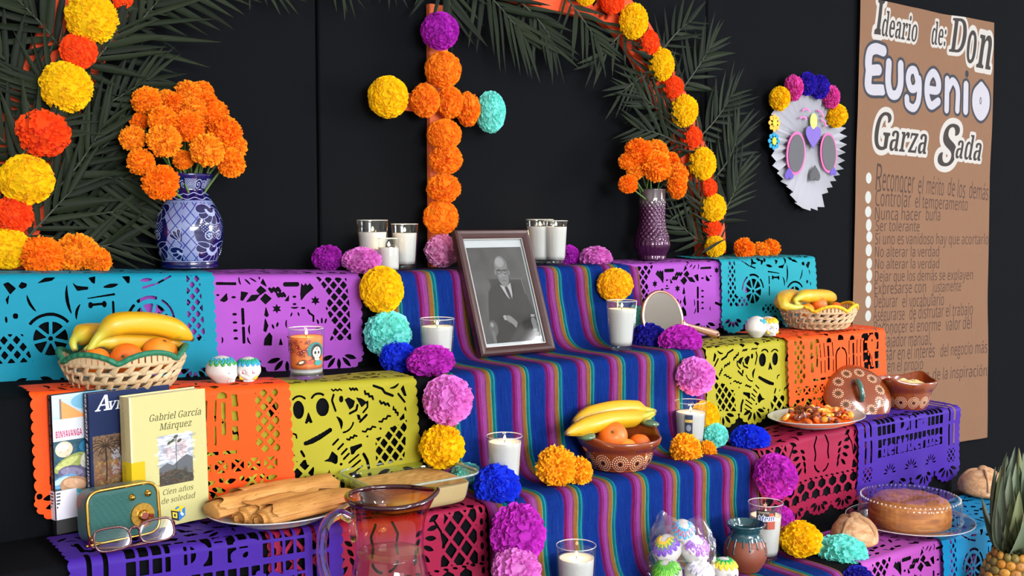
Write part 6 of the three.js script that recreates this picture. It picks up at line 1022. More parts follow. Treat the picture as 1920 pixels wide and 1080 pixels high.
{
  const front = canvas(640, 1040, (x, w, h) => {
    const r = rng(25); x.fillStyle = '#b0aa74'; x.fillRect(0, 0, w, h); x.fillStyle = '#b89a12'; x.fillRect(0, 500, 112, h - 500); x.fillStyle = '#d8c89a'; x.fillRect(0, 0, 16, 500);
    x.fillStyle = '#2c2b16'; x.textAlign = 'center'; x.font = 'italic 72px serif'; x.save(); x.translate(378, 205); x.scale(0.9, 1); x.fillText('Gabriel García', 0, 0); x.fillText('Márquez', 0, 78); x.restore();
    x.save(); x.translate(228, 330); x.fillStyle = '#9aa0a8'; x.fillRect(0, 0, 290, 390); for (let i = 0; i < 260; i++) { x.fillStyle = ['rgba(220,222,226,0.35)', 'rgba(120,126,138,0.3)'][(r() * 2) | 0]; x.beginPath(); x.ellipse(r() * 290, r() * 230, 10 + r() * 30, 5 + r() * 10, 0, 0, 7); x.fill(); }
    x.fillStyle = '#55585c'; closedPath(x, [[0, 250], [70, 215], [120, 240], [190, 195], [240, 170], [290, 200], [290, 390], [0, 390]]); x.fill(); x.fillStyle = '#3c3a34'; closedPath(x, [[0, 310], [110, 270], [200, 290], [290, 330], [290, 390], [0, 390]]); x.fill(); for (let i = 0; i < 120; i++) { x.fillStyle = ['#6e4028', '#2a2c26', '#57574c'][(r() * 3) | 0]; x.globalAlpha = 0.5; x.beginPath(); x.ellipse(r() * 290, 270 + r() * 115, 3 + r() * 16, 2 + r() * 6, 0, 0, 7); x.fill(); } x.globalAlpha = 1;
    for (let i = 0; i < 420; i++) { const a = r() * 6.28, d = Math.sqrt(r()); x.strokeStyle = ['#8c4a44', '#b07a72', '#6f3a3c', '#c9a49c'][(r() * 4) | 0]; x.globalAlpha = 0.45; x.lineWidth = 2; const cx = 145 + Math.cos(a) * d * 88, cy = 112 + Math.sin(a) * d * 78; x.beginPath(); x.moveTo(cx, cy); x.lineTo(cx + Math.cos(a) * 22, cy + Math.sin(a) * 18 + 4); x.stroke(); } x.globalAlpha = 1;
    x.strokeStyle = '#33382c'; x.lineWidth = 5; x.beginPath(); x.moveTo(150, 20); x.lineTo(150, 270); x.stroke(); for (const [px, py] of [[120, 50], [180, 55], [150, 20], [95, 60]]) { x.fillStyle = '#3e4a34'; x.beginPath(); x.ellipse(px, py, 22, 11, -0.5, 0, 7); x.fill(); } x.restore();
    x.fillStyle = '#454426'; x.font = 'italic 58px serif'; x.fillText('Cien años', 378, 790); x.fillText('de soledad', 378, 858);
    // cube emblem
    x.save(); x.translate(375, 950); const q = (pts, c) => { x.fillStyle = c; closedPath(x, pts); x.fill(); };
    q([[-62, -30], [0, -62], [62, -34], [4, -8]], '#e0b12a'); q([[-62, -30], [4, -8], [4, 66], [-56, 44]], '#2a2b2c'); q([[4, -8], [62, -34], [60, 34], [4, 66]], '#2f6fb4'); q([[-48, -14], [-8, 0], [-8, 44], [-46, 30]], '#d9b93a'); q([[-36, 2], [-20, 8], [-20, 28], [-36, 22]], '#2a2b2c'); q([[-30, -38], [4, -54], [14, -40], [-18, -26]], '#2f6fb4'); q([[18, 10], [34, 2], [52, 22], [36, 34]], '#ecebe0'); q([[20, -14], [36, -20], [36, -2], [20, 6]], '#e0b12a'); x.restore();
  });
  const spine = canvas(128, 1024, (x, w, h) => { x.fillStyle = '#bfae80'; x.fillRect(0, 0, w, h); x.fillStyle = '#d7b91e'; x.fillRect(0, 490, w, h); x.save(); x.translate(64, 420); x.rotate(-Math.PI / 2); x.fillStyle = '#a88a6a'; x.font = 'italic 44px serif'; x.fillText('Gabriel García Márquez', 0, 0); x.restore(); x.save(); x.translate(64, 960); x.rotate(-Math.PI / 2); x.fillStyle = '#a88410'; x.font = 'italic 44px serif'; x.fillText('Cien años de soledad', 0, 0); x.restore(); });
  book([0.4872,0.693,0.476], 0.127, 0.21, 0.03, 0.17, -0.03, 'pale yellow paperback with a tree picture, front and rightmost of three books', front, spine, 0xd8d38c);
}
{
  // small retro radio leaning on the yellow book
  const at = [0.4647,0.698,0.512], t = thing('radio', 'small retro green radio with a gold rim leaning on the books', 'radio', at, 0.12), W = 0.108, H = 0.077, D = 0.036; t.rotation.order = 'YXZ'; t.rotation.x = -0.1;
  const rr = (w, h, r) => { const s = new THREE.Shape(); s.moveTo(-w / 2 + r, 0); s.lineTo(w / 2 - r, 0); s.quadraticCurveTo(w / 2, 0, w / 2, r); s.lineTo(w / 2, h - r); s.quadraticCurveTo(w / 2, h, w / 2 - r, h); s.lineTo(-w / 2 + r, h); s.quadraticCurveTo(-w / 2, h, -w / 2, h - r); s.lineTo(-w / 2, r); s.quadraticCurveTo(-w / 2, 0, -w / 2 + r, 0); return s; };
  const gold = std(0xd6a850, 0.16, { metalness: 1 }), teal = phys(0x0d4a46, 0.4, { clearcoat: 0.3 });
  part('case', new THREE.ExtrudeGeometry(rr(W, H, 0.02), { depth: D - 0.008, bevelEnabled: true, bevelSize: 0.002, bevelThickness: 0.004, bevelSegments: 3, curveSegments: 10 }).translate(0, 0.001, -D + 0.002), phys(0x4d6a6c, 0.35, { clearcoat: 0.4 }), t);
  const outline = rr(W, H, 0.021).getPoints(10).map((p) => V3(p.x, p.y + 0.001, 0)); part('gold_rim', new THREE.TubeGeometry(new THREE.CatmullRomCurve3(outline, true), 120, 0.0026, 8, true), gold, t);
  part('grille_plate', new THREE.ExtrudeGeometry(rr(W - 0.005, H - 0.005, 0.018), { depth: 0.002, bevelEnabled: false, curveSegments: 10 }).translate(0, 0.0035, -0.0015), teal, t);
  const ribs = []; for (let k = 0; k < 25; k++) { const y = 0.007 + k * 0.0026, p = []; for (let i = 0; i <= 30; i++) p.push([lerp(-0.05, 0.011, i / 30) + (k < 4 || k > 20 ? 0.005 : 0), y + 0.0006 * Math.sin(i * 1.4 + k), 0.0012]); ribs.push(tube(p, 0.0007, 40, 5)); } part('grille_ribs', merge(ribs), phys(0x13584f, 0.35, { clearcoat: 0.4 }), t);
  const dx = 0.027, dy = 0.031, dial = part('dial', new THREE.CylinderGeometry(0.0182, 0.0185, 0.004, 48).rotateX(Math.PI / 2).translate(dx, dy, 0.0025), gold, t);
  for (let k = 0; k < 12; k++) { const a = (k + 0.5) / 12 * 6.2832; part('dial_segment', new THREE.CircleGeometry(0.0172, 8, a - 0.2, 0.4).translate(dx, dy, 0.0047), std(k > 7 && k < 12 ? 0x7a2c1c : 0xa8812e, 0.3, { metalness: 0.6 }), dial); }
  part('tuning_knob', lathe([[0.001, 0.007], [0.005, 0.007], [0.0062, 0.0055], [0.0085, 0.004], [0.0085, 0]], 32).rotateX(Math.PI / 2).translate(dx, dy, 0.004), gold, dial); part('knob_cap', new THREE.CylinderGeometry(0.0052, 0.0052, 0.001, 24).rotateX(Math.PI / 2).translate(dx, dy, 0.0113), std(0x7c3a30, 0.3), dial);
  for (const [x, y] of [[0.013, 0.06], [0.038, 0.062]]) part('knob', lathe([[0.001, 0.006], [0.003, 0.0055], [0.0036, 0.003], [0.0052, 0.002], [0.0054, 0]], 24).rotateX(Math.PI / 2).translate(x, y, 0.001), gold, t, 'small gold knob');
}
{
  const at = [0.4667,0.7,0.562], t = thing('eyeglasses', 'eyeglasses with a dark red frame lying before the radio', 'eyeglasses', at, 0.10), fr = phys(0x4e0b1a, 0.2, { clearcoat: 1, transmission: 0.15, thickness: 0 }), lens = pane(0xf0eef4, 0.02);
  t.rotation.order = 'YXZ'; t.rotation.x = -0.5;
  for (const s of [-1, 1]) {
    const o = []; for (let i = 0; i < 40; i++) { const q = i / 40 * 6.2832, c = Math.cos(q), n = Math.sin(q); o.push(V3(s * 0.033 + 0.026 * Math.sign(c) * Math.pow(Math.abs(c), 0.55), 0.017 + 0.0165 * Math.sign(n) * Math.pow(Math.abs(n), 0.7) + (n > 0 ? 0.002 * c * s : 0), 0)); }
    part('lens', new THREE.ShapeGeometry(new THREE.Shape(o.map((p) => new THREE.Vector2(p.x, p.y)))), lens, t); part('rim', new THREE.TubeGeometry(new THREE.CatmullRomCurve3(o, true), 90, 0.0017, 8, true), fr, t);
    part('temple', tube([[s * 0.059, 0.026, 0], [s * 0.0625, 0.024, -0.003], [s * 0.061, 0.016, -0.014], [s * 0.02, 0.0075, -0.02], [-s * 0.038, 0.004, -0.02]], 0.0019, 40, 8), fr, t);
  }
  part('bridge', tube([[-0.0085, 0.022, 0], [-0.004, 0.027, 0.002], [0.004, 0.027, 0.002], [0.0085, 0.022, 0]], 0.0022, 20, 8), fr, t);
  for (const s of [-1, 1]) part('nose_pad', new THREE.SphereGeometry(0.0025, 10, 8).scale(0.6, 1.5, 0.5).translate(s * 0.0065, 0.014, -0.003), pane(0xf0e6e6, 0.1), t);
}
{
  // framed portrait leaning against the top step
  const W = 0.197, H = 0.288, b = 0.0195, at = [1.2845,0.8795,0.256], t = thing('photo_frame', 'dark wood picture frame with a black-and-white portrait of a seated man', 'picture frame', at, -0.03);
  t.rotation.order = 'YXZ'; t.rotation.x = -0.385; t.rotation.z = 0.0;
  const woodTex = canvas(256, 256, (x, w, h) => { x.fillStyle = '#3a1f1e'; x.fillRect(0, 0, w, h); const r = rng(2); for (let i = 0; i < 260; i++) { x.fillStyle = ['rgba(95,50,44,0.25)', 'rgba(20,8,10,0.3)'][(r() * 2) | 0]; x.fillRect(r() * w, r() * h, 40 + r() * 160, 1 + r() * 2); } }), wood = phys(0xffffff, 0.3, { map: woodTex, clearcoat: 0.5, clearcoatRoughness: 0.15 });
  const bar = (len) => { const s = new THREE.Shape([[0, -0.012], [b, -0.012], [b, 0.001], [b * 0.82, 0.004], [b * 0.5, 0.0075], [b * 0.2, 0.008], [0, 0.005]].map((p) => new THREE.Vector2(...p))); return s; };
  const side = (len, place) => { const g = new THREE.ExtrudeGeometry(bar(len), { depth: len, bevelEnabled: false, steps: 1 }); const p = g.attributes.position; for (let i = 0; i < p.count; i++) { const x = p.getX(i), z = p.getZ(i); p.setZ(i, z < len / 2 ? x : len - x); } place(g); g.computeVertexNormals(); return g; };
  // local profile: x inward from the outer edge, y forward, z along the bar
  const basis = (g, ex, ey, ez, o) => g.applyMatrix4(new THREE.Matrix4().makeBasis(V3(...ex), V3(...ey), V3(...ez)).setPosition(...o));
  const dbl = wood.clone(); dbl.side = THREE.DoubleSide;
  part('frame_rail', side(W, (g) => basis(g, [0, 1, 0], [0, 0, 1], [1, 0, 0], [0, 0, 0])), dbl, t); part('frame_rail', side(W, (g) => basis(g, [0, -1, 0], [0, 0, 1], [-1, 0, 0], [W, H, 0])), dbl, t);
  part('frame_stile', side(H, (g) => basis(g, [1, 0, 0], [0, 0, 1], [0, -1, 0], [0, H, 0])), dbl, t); part('frame_stile', side(H, (g) => basis(g, [-1, 0, 0], [0, 0, 1], [0, 1, 0], [W, 0, 0])), dbl, t);
  part('backing_board', bx(W - 0.006, H - 0.006, 0.003, W / 2, H / 2, -0.0105), std(0x2a2320, 0.9), t);
  part('inner_slip', merge([bx(W - 2 * b + 0.004, 0.003, 0.003, W / 2, b + 0.0005, -0.001), bx(W - 2 * b + 0.004, 0.003, 0.003, W / 2, H - b - 0.0005, -0.001), bx(0.003, H - 2 * b, 0.003, b + 0.0005, H / 2, -0.001), bx(0.003, H - 2 * b, 0.003, W - b - 0.0005, H / 2, -0.001)]), std(0x9a9a98, 0.35, { metalness: 0.5 }), t);
  part('white_mat', bx(W - 2 * b, H - 2 * b, 0.001, W / 2, H / 2, -0.006), std(0xaab0b0, 0.9), t);
  const portrait = canvas(768, 1100, (x, w, h) => {
    const r = rng(61), g = (v) => `rgb(${v},${v + 1},${v + 1})`;
    x.fillStyle = g(86); x.fillRect(0, 0, w, h); for (let i = 0; i < 900; i++) { x.fillStyle = `rgba(${r() < 0.5 ? '130,132,132' : '50,52,52'},0.06)`; x.beginPath(); x.ellipse(r() * w, r() * h, 30 + r() * 120, 40 + r() * 120, 0, 0, 7); x.fill(); }
    x.fillStyle = g(58); closedPath(x, [[215, 370], [690, 372], [715, 700], [240, 720]]); x.fill(); x.strokeStyle = g(150); x.lineWidth = 9; x.beginPath(); x.moveTo(672, 372); x.lineTo(696, 640); x.stroke(); x.strokeStyle = g(112); x.lineWidth = 20; x.beginPath(); x.moveTo(520, 376); x.lineTo(690, 378); x.stroke();
    x.fillStyle = g(42); closedPath(x, [[175, 520], [220, 470], [330, 420], [400, 400], [480, 400], [560, 425], [650, 470], [690, 560], [740, 720], [752, 860], [700, 900], [660, 1090], [110, 1100], [96, 900], [130, 700]]); x.fill();
    x.fillStyle = g(30); closedPath(x, [[330, 430], [400, 640], [470, 820], [520, 660], [560, 430], [470, 520]]); x.fill();
    x.strokeStyle = g(62); x.lineWidth = 7; for (const p of [[[330, 425], [370, 560], [450, 720]], [[560, 425], [540, 560], [480, 720]], [[215, 560], [230, 760], [200, 900]], [[640, 560], [620, 760], [660, 880]]]) { x.beginPath(); p.forEach(([a, b], i) => (i ? x.lineTo(a, b) : x.moveTo(a, b))); x.stroke(); }
    x.fillStyle = g(206); closedPath(x, [[352, 440], [420, 580], [470, 640], [500, 560], [506, 420], [440, 470]]); x.fill(); x.fillStyle = g(36); closedPath(x, [[412, 468], [452, 466], [470, 520], [492, 690], [458, 640], [424, 520]]); x.fill();
    x.fillStyle = g(142); closedPath(x, [[345, 300], [355, 390], [385, 445], [425, 470], [465, 455], [495, 400], [505, 300]]); x.fill(); x.beginPath(); x.ellipse(424, 235, 92, 130, 0.03, 0, 7); x.fill();
    x.fillStyle = g(176); x.beginPath(); x.ellipse(415, 180, 58, 56, 0, 0, 7); x.fill(); x.fillStyle = g(166); x.beginPath(); x.ellipse(388, 330, 22, 28, 0, 0, 7); x.fill(); x.fillStyle = g(170); x.beginPath(); x.ellipse(432, 312, 16, 34, 0, 0, 7); x.fill();
    x.fillStyle = g(118); closedPath(x, [[334, 210], [330, 270], [344, 292], [346, 220]]); x.fill(); closedPath(x, [[510, 215], [516, 285], [500, 300], [498, 225]]); x.fill(); x.fillStyle = g(146); x.beginPath(); x.ellipse(330, 292, 13, 32, 0, 0, 7); x.fill(); x.beginPath(); x.ellipse(517, 300, 11, 30, 0, 0, 7); x.fill();
    x.fillStyle = g(60); x.fillRect(368, 276, 26, 8); x.fillRect(452, 278, 26, 8); x.strokeStyle = g(26); x.lineWidth = 6; for (const cx of [384, 466]) { x.beginPath(); x.ellipse(cx, 290, 36, 26, 0, 0, 7); x.stroke(); } x.lineWidth = 8; x.beginPath(); x.moveTo(345, 272); x.lineTo(505, 278); x.stroke();
    x.strokeStyle = g(84); x.lineWidth = 6; x.beginPath(); x.moveTo(396, 396); x.quadraticCurveTo(428, 386, 464, 398); x.stroke(); x.strokeStyle = g(120); x.lineWidth = 5; x.beginPath(); x.moveTo(414, 352); x.quadraticCurveTo(432, 362, 450, 352); x.stroke(); x.beginPath(); x.moveTo(376, 360); x.quadraticCurveTo(372, 384, 384, 404); x.stroke(); x.beginPath(); x.moveTo(484, 360); x.quadraticCurveTo(490, 384, 476, 404); x.stroke();
    const hand = (cx, cy, a, s) => { x.save(); x.translate(cx, cy); x.rotate(a); x.fillStyle = g(152); x.beginPath(); x.ellipse(0, 0, 62 * s, 40 * s, 0, 0, 7); x.fill(); for (let k = 0; k < 4; k++) { x.strokeStyle = g(146 + k * 4); x.lineCap = 'round'; x.lineWidth = 19 * s; x.beginPath(); x.moveTo(36 * s, (-24 + k * 17) * s); x.quadraticCurveTo(80 * s, (-22 + k * 18) * s, 104 * s, (-6 + k * 18) * s); x.stroke(); } x.restore(); };
    x.fillStyle = g(190); closedPath(x, [[300, 800], [340, 788], [352, 846], [318, 850]]); x.fill(); hand(390, 840, 0.55, 0.95); x.fillStyle = g(188); closedPath(x, [[690, 800], [742, 800], [744, 828], [690, 830]]); x.fill(); hand(716, 890, 1.45, 0.9);
    x.fillStyle = g(104); x.beginPath(); x.ellipse(140, 930, 60, 90, 0, 0, 7); x.fill(); x.fillStyle = g(170); x.beginPath(); x.ellipse(128, 890, 22, 26, 0, 0, 7); x.fill(); x.fillStyle = g(128); x.fillRect(105, 960, 40, 140);
    for (let i = 0; i < 9000; i++) { x.fillStyle = r() < 0.5 ? 'rgba(255,255,255,0.02)' : 'rgba(0,0,0,0.025)'; x.fillRect(r() * w, r() * h, 2, 2); }
  });
  part('portrait_print', sheet(1, 1, (u, v) => [lerp(b + 0.0065, W - b - 0.005, u), lerp(b + 0.009, H - b - 0.019, v), -0.0052]), matte(0xb2b2b2, 0.6, { map: portrait }), t);
  part('glass_pane', bx(W - 2 * b, H - 2 * b, 0.0012, W / 2, H / 2, -0.0035), pane(0xfdfdfd, 0.02), t);
}
{
  const at = [1.812,0.9341,0.262], t = thing('hand_mirror', 'rose gold hand mirror leaning against the lilac banner on the second step', 'mirror', at, -0.12), gold = std(0xd7a08c, 0.2, { metalness: 1 });
  t.rotation.order = 'YXZ'; t.rotation.x = -0.22;
  const R = 0.06, o = []; for (let i = 0; i < 48; i++) { const a = i / 48 * 6.2832; o.push(V3(Math.cos(a) * R * 0.97, Math.sin(a) * R * 1.06, 0)); }
  part('mirror_glass', new THREE.CircleGeometry(1, 64).scale(R * 0.93, R * 1.02, 1).translate(0, 0, 0.003), std(0xd9d4d2, 0.03, { metalness: 1 }), t);
  part('back_plate', new THREE.CylinderGeometry(1, 1, 0.007, 64).rotateX(Math.PI / 2).scale(R * 0.96, R * 1.05, 1).translate(0, 0, -0.003), gold, t);
  part('frame_ring', new THREE.TubeGeometry(new THREE.CatmullRomCurve3(o, true), 120, 0.0044, 12, true), gold, t);
  const d = V3(0.95, -0.29, 0).normalize(), q = (s, z = 0) => d.clone().multiplyScalar(s).add(V3(0, 0, z));
  part('handle', loft([q(R * 0.97), q(R + 0.02), q(R + 0.06), q(R + 0.1), q(R + 0.118)], 40, 20, (s, a) => { const w = s < 0.15 ? lerp(0.014, 0.006, smooth(s, 0, 0.15)) : s > 0.9 ? 0.0105 * Math.sqrt(Math.max(0.02, 1 - ((s - 0.9) / 0.1) ** 2)) : lerp(0.006, 0.0105, smooth(s, 0.15, 0.8)); return [Math.cos(a) * w, Math.sin(a) * w * 0.45]; }, V3(0, 0, 1)), gold, t);
  part('hanging_eyelet', new THREE.CylinderGeometry(0.0028, 0.0028, 0.011, 16).rotateX(Math.PI / 2).translate(...q(R + 0.107).toArray()), std(0x4a2c24, 0.6), t);
}
// ---------------------------------------------------------------- pleated paper skull
{
  const C = [2.6594,1.399,0.02], t = thing('paper_skull', 'white fan-folded paper skull with pink-ringed grey eyes on the black backdrop', 'paper skull', [C[0], C[1], 0.012]);
  // outline in picture order, as (x, y) about the centre in metres
  const O = [[2.6699,1.5563,0.02], [2.7211,1.5437,0.02], [2.7662,1.506,0.02], [2.7994,1.4538,0.02], [2.8086,1.4148,0.02], [2.7996,1.3684,0.02], [2.7932,1.3221,0.02], [2.7676,1.3017,0.02], [2.74,1.2685,0.02], [2.7172,1.2518,0.02], [2.7082,1.2126,0.02], [2.6653,1.1994,0.02], [2.6325,1.2025,0.02], [2.5876,1.2151,0.02], [2.572,1.2499,0.02], [2.5472,1.2686,0.02], [2.5128,1.2994,0.02], [2.4931,1.327,0.02], [2.4804,1.3655,0.02], [2.4816,1.4121,0.02], [2.4798,1.4847,0.02], [2.524,1.5153,0.02], [2.5838,1.5347,0.02]].map(([x, y]) => [x - C[0], y - C[1]]);
  const polar = O.map(([x, y]) => [Math.atan2(y, x), Math.hypot(x, y)]).sort((a, b) => a[0] - b[0]), rad = (a) => { const n = polar.length; for (let i = 0; i < n; i++) { const [a0, r0] = polar[i], [a1, r1] = polar[(i + 1) % n], b1 = i === n - 1 ? a1 + 2 * Math.PI : a1, q = a < a0 ? a + 2 * Math.PI : a; if (q >= a0 && q <= b1) return lerp(r0, r1, (q - a0) / Math.max(1e-6, b1 - a0)); } return 0.15; };
  const n = 76, pos = [], idx = []; for (let i = 0; i <= n; i++) { const a = -Math.PI + i / n * 2 * Math.PI, R = rad(clamp(a, -Math.PI, Math.PI)) * (i % 4 === 1 ? 1.0 : i % 4 === 3 ? 0.97 : 1.035), z = i % 2 ? 0.0 : 0.024; for (let k = 0; k <= 6; k++) { const s = k / 6; pos.push(Math.cos(a) * R * s, Math.sin(a) * R * s, 0.004 + z * (0.25 + 0.75 * s) + 0.006 * (1 - s) * (1 - s)); } }
  for (let i = 0; i < n; i++) for (let k = 0; k < 6; k++) { const a = i * 7 + k, b = a + 7; idx.push(a, b, a + 1, b, b + 1, a + 1); }
  const g = new THREE.BufferGeometry(); g.setAttribute('position', new THREE.Float32BufferAttribute(pos, 3)); g.setIndex(idx); const fl = g.toNonIndexed(); fl.computeVertexNormals();
  part('pleated_paper', fl, matte(0xb8b9c0, 0.85, { side: THREE.DoubleSide }), t);
  const at = (p) => [p[0] - C[0], p[1] - C[1]], disc = (name, p, rx, ry, z, m, rot = 0, th = 0.0015) => part(name, new THREE.CylinderGeometry(1, 1, th, 40).rotateX(Math.PI / 2).scale(rx, ry, 1).rotateZ(rot).translate(...at(p), z), m, t);
  const felt = (c) => std(c, 0.9);
  for (const [p, rx, ry, k] of [[[2.5688,1.3634,0.03], 0.043, 0.064, -0.1], [[2.7211,1.3702,0.03], 0.04, 0.061, 0.1]]) { disc('eye_ring', p, rx, ry, 0.029, felt(0xe0629c), k); disc('eye_patch', p, rx * 0.82, ry * 0.88, 0.031, felt(0x55565a), k); }
  const heart = (p, s, m, name, flip = 1, z = 0.031) => { const h = new THREE.Shape(); h.moveTo(0, -1.15 * flip); h.bezierCurveTo(0.3, -0.7 * flip, 1, -0.2 * flip, 0.95, 0.35 * flip); h.bezierCurveTo(0.9, 0.95 * flip, 0.15, 0.95 * flip, 0, 0.4 * flip); h.bezierCurveTo(-0.15, 0.95 * flip, -0.9, 0.95 * flip, -0.95, 0.35 * flip); h.bezierCurveTo(-1, -0.2 * flip, -0.3, -0.7 * flip, 0, -1.15 * flip); part(name, new THREE.ExtrudeGeometry(h, { depth: 0.03, bevelEnabled: false, curveSegments: 12 }).scale(s, s * 0.92, 0.05).translate(...at(p), z), m, t); };
  heart([2.6437,1.4186,0.03], 0.037, felt(0x6d5aa8), 'forehead_heart', 1, 0.031); heart([2.6545,1.3038,0.03], 0.026, felt(0x4c4d50), 'nose_heart', -1, 0.031);
  disc('forehead_gem', [2.6449,1.4616,0.03], 0.016, 0.024, 0.031, felt(0xb7d66a));
  for (const [p, r] of [[[2.607,1.4865,0.03], 0.2], [[2.6719,1.4837,0.03], -0.4], [[2.5954,1.4622,0.03], 0.1], [[2.6879,1.4558,0.03], -0.5]]) part('pink_curl', new THREE.TorusGeometry(0.016, 0.0045, 6, 20, 2.6).scale(1, 0.6, 0.5).rotateZ(r).translate(...at(p), 0.031), felt(0xef79b4), t);
  heart([2.5366,1.3012,0.03], 0.02, felt(0x5c4aa0), 'cheek_heart', -1, 0.03); heart([2.7436,1.314,0.03], 0.016, felt(0x5c4aa0), 'cheek_heart', -1, 0.03);
  for (const [p, c, k] of [[[2.4688,1.4479,0.03], 0xf0a43c, 'orange'], [[2.4678,1.3955,0.03], 0x1f86b0, 'blue']]) { for (let i = 0; i < 8; i++) { const a = i / 8 * 6.2832; part('felt_petal', new THREE.CylinderGeometry(1, 1, 0.0015, 16).rotateX(Math.PI / 2).scale(0.0115, 0.0075, 1).translate(0.0145, 0, 0).rotateZ(a).translate(...at(p), 0.03), felt(c), t); } disc('felt_flower_eye', p, 0.009, 0.011, 0.032, felt(0xb5d33c)); }
}
// ---------------------------------------------------------------- hand-lettered kraft paper poster
{
  const X0 = 2.9, X1 = 3.665, Y0 = 0.372, Y1 = 1.86, w = 1040, h = 2024, tx = (x) => (x - X0) / (X1 - X0) * w, ty = (y) => (Y1 - y) / (Y1 - Y0) * h;
  const tex = canvas(w, h, (x) => {
    const r = rng(51); x.fillStyle = '#72523a'; x.fillRect(0, 0, w, h);
    for (let i = 0; i < 5000; i++) { x.strokeStyle = r() < 0.5 ? 'rgba(160,124,92,0.13)' : 'rgba(90,55,30,0.13)'; x.lineWidth = 0.6 + r(); const a = r() * w, b = r() * h; x.beginPath(); x.moveTo(a, b); x.lineTo(a + (r() - 0.5) * 16, b + 8 + r() * 26); x.stroke(); }
    // text fitted between two wall points, with an optional pasted white outline
    const fit = (s, [ax, ay], [bx_, by], hm, font, { out = 0, col = '#2a2420', edge = '#a8a49e' } = {}) => { const px = tx(ax), py = ty(ay), L = Math.hypot(tx(bx_) - px, ty(by) - py); x.save(); x.translate(px, py); x.rotate(Math.atan2(ty(by) - py, tx(bx_) - px)); x.font = font.replace('#', '100px'); const m = x.measureText(s), H = hm / (Y1 - Y0) * h; x.scale(L / m.width, H / 74); if (out) { x.lineJoin = 'round'; x.lineWidth = out; x.strokeStyle = edge; x.strokeText(s, 0, 0); x.lineWidth = out * 0.12; } x.fillStyle = col; x.fillText(s, 0, 0); x.restore(); };
    const brush = 'italic bold # serif';
    fit('I', [2.971,1.7564,0.006], [3.016,1.7574,0.006], 0.115, 'italic bold # sans-serif', { out: 22 }); fit('deario', [3.0104,1.7552,0.006], [3.2096,1.7537,0.006], 0.075, brush, { out: 20 }); fit('de:', [3.2862,1.7538,0.006], [3.3744,1.7548,0.006], 0.075, brush, { out: 20 });
    fit('D', [3.388,1.7381,0.006], [3.4956,1.7404,0.006], 0.118, brush, { out: 16 }); fit('o', [3.4904,1.7124,0.006], [3.5576,1.7107,0.006], 0.15, brush, { out: 16 }); fit('n', [3.5581,1.6996,0.006], [3.6477,1.6956,0.006], 0.16, brush, { out: 16 });
    // bubble letters as thick round strokes inside boxes
    const bubble = { E: [[[0.86, 0.14], [0.5, 0.12], [0.26, 0.2], [0.24, 0.5], [0.66, 0.5]], [[0.24, 0.5], [0.24, 0.84], [0.86, 0.86]]], u: [[[0.22, 0.14], [0.22, 0.62], [0.36, 0.84], [0.62, 0.84], [0.78, 0.64], [0.78, 0.14]]], g: [[[0.72, 0.36], [0.56, 0.14], [0.34, 0.16], [0.26, 0.32], [0.4, 0.5], [0.62, 0.48], [0.76, 0.3], [0.76, 0.72], [0.56, 0.88], [0.26, 0.82], [0.22, 0.7]]], e: [[[0.28, 0.52], [0.74, 0.5], [0.74, 0.3], [0.52, 0.14], [0.28, 0.3], [0.26, 0.66], [0.44, 0.86], [0.76, 0.76]]], n: [[[0.24, 0.88], [0.24, 0.16]], [[0.24, 0.44], [0.5, 0.18], [0.74, 0.34], [0.76, 0.86]]], i: [[[0.5, 0.16], [0.5, 0.86]]], o: [[[0.5, 0.14], [0.24, 0.34], [0.24, 0.68], [0.5, 0.88], [0.76, 0.68], [0.76, 0.34], [0.5, 0.14]]] };
    const letter = (k, [ax, ay], [bx_, by], lw) => { const L = tx(ax), T = ty(ay), W = tx(bx_) - L, Hh = ty(by) - T; for (const [width, col] of [[lw + 26, '#2b2c34'], [lw, '#a19fa6']]) { x.strokeStyle = col; x.lineWidth = width; x.lineCap = x.lineJoin = 'round'; for (const s of bubble[k]) { const P = new THREE.CatmullRomCurve3(s.map(([u, v]) => V3(u * W + L, v * Hh + T, 0))).getPoints(40); x.beginPath(); P.forEach((p, i) => (i ? x.lineTo(p.x, p.y) : x.moveTo(p.x, p.y))); x.stroke(); } } if (k === 'o') { x.fillStyle = '#a19fa6'; x.beginPath(); x.ellipse(L + W / 2, T + Hh * 0.51, W * 0.3, Hh * 0.4, 0, 0, 7); x.fill(); x.strokeStyle = '#2b2c34'; x.lineWidth = 4; x.beginPath(); x.ellipse(L + W * 0.48, T + Hh * 0.5, 6, 15, 0, 0, 7); x.stroke(); } };
    letter('E', [2.9276,1.7321,0.006], [3.0436,1.5591,0.006], 48); letter('u', [3.0328,1.6912,0.006], [3.1491,1.5519,0.006], 42); letter('g', [3.1348,1.6827,0.006], [3.2567,1.5159,0.006], 36); letter('e', [3.2462,1.6815,0.006], [3.3659,1.5291,0.006], 38); letter('n', [3.3563,1.6654,0.006], [3.48,1.5245,0.006], 36); letter('i', [3.467,1.6521,0.006], [3.5367,1.5275,0.006], 42); letter('o', [3.53,1.6567,0.006], [3.6578,1.5114,0.006], 40);
    const dot = (p, rx, ry, c) => { x.fillStyle = c; x.beginPath(); x.ellipse(tx(p[0]), ty(p[1]), rx, ry, 0, 0, 7); x.fill(); }; dot([3.5058,1.6715,0.006], 15, 17, '#25252b');
    fit('G', [2.9733,1.3935,0.006], [3.0704,1.3919,0.006], 0.125, brush, { out: 20 }); fit('arza', [3.0646,1.3916,0.006], [3.281,1.3868,0.006], 0.09, brush, { out: 20 }); fit('S', [3.3328,1.3524,0.006], [3.4492,1.3483,0.006], 0.15, brush, { out: 20 }); fit('ada', [3.4411,1.3793,0.006], [3.6027,1.3731,0.006], 0.085, brush, { out: 20 });
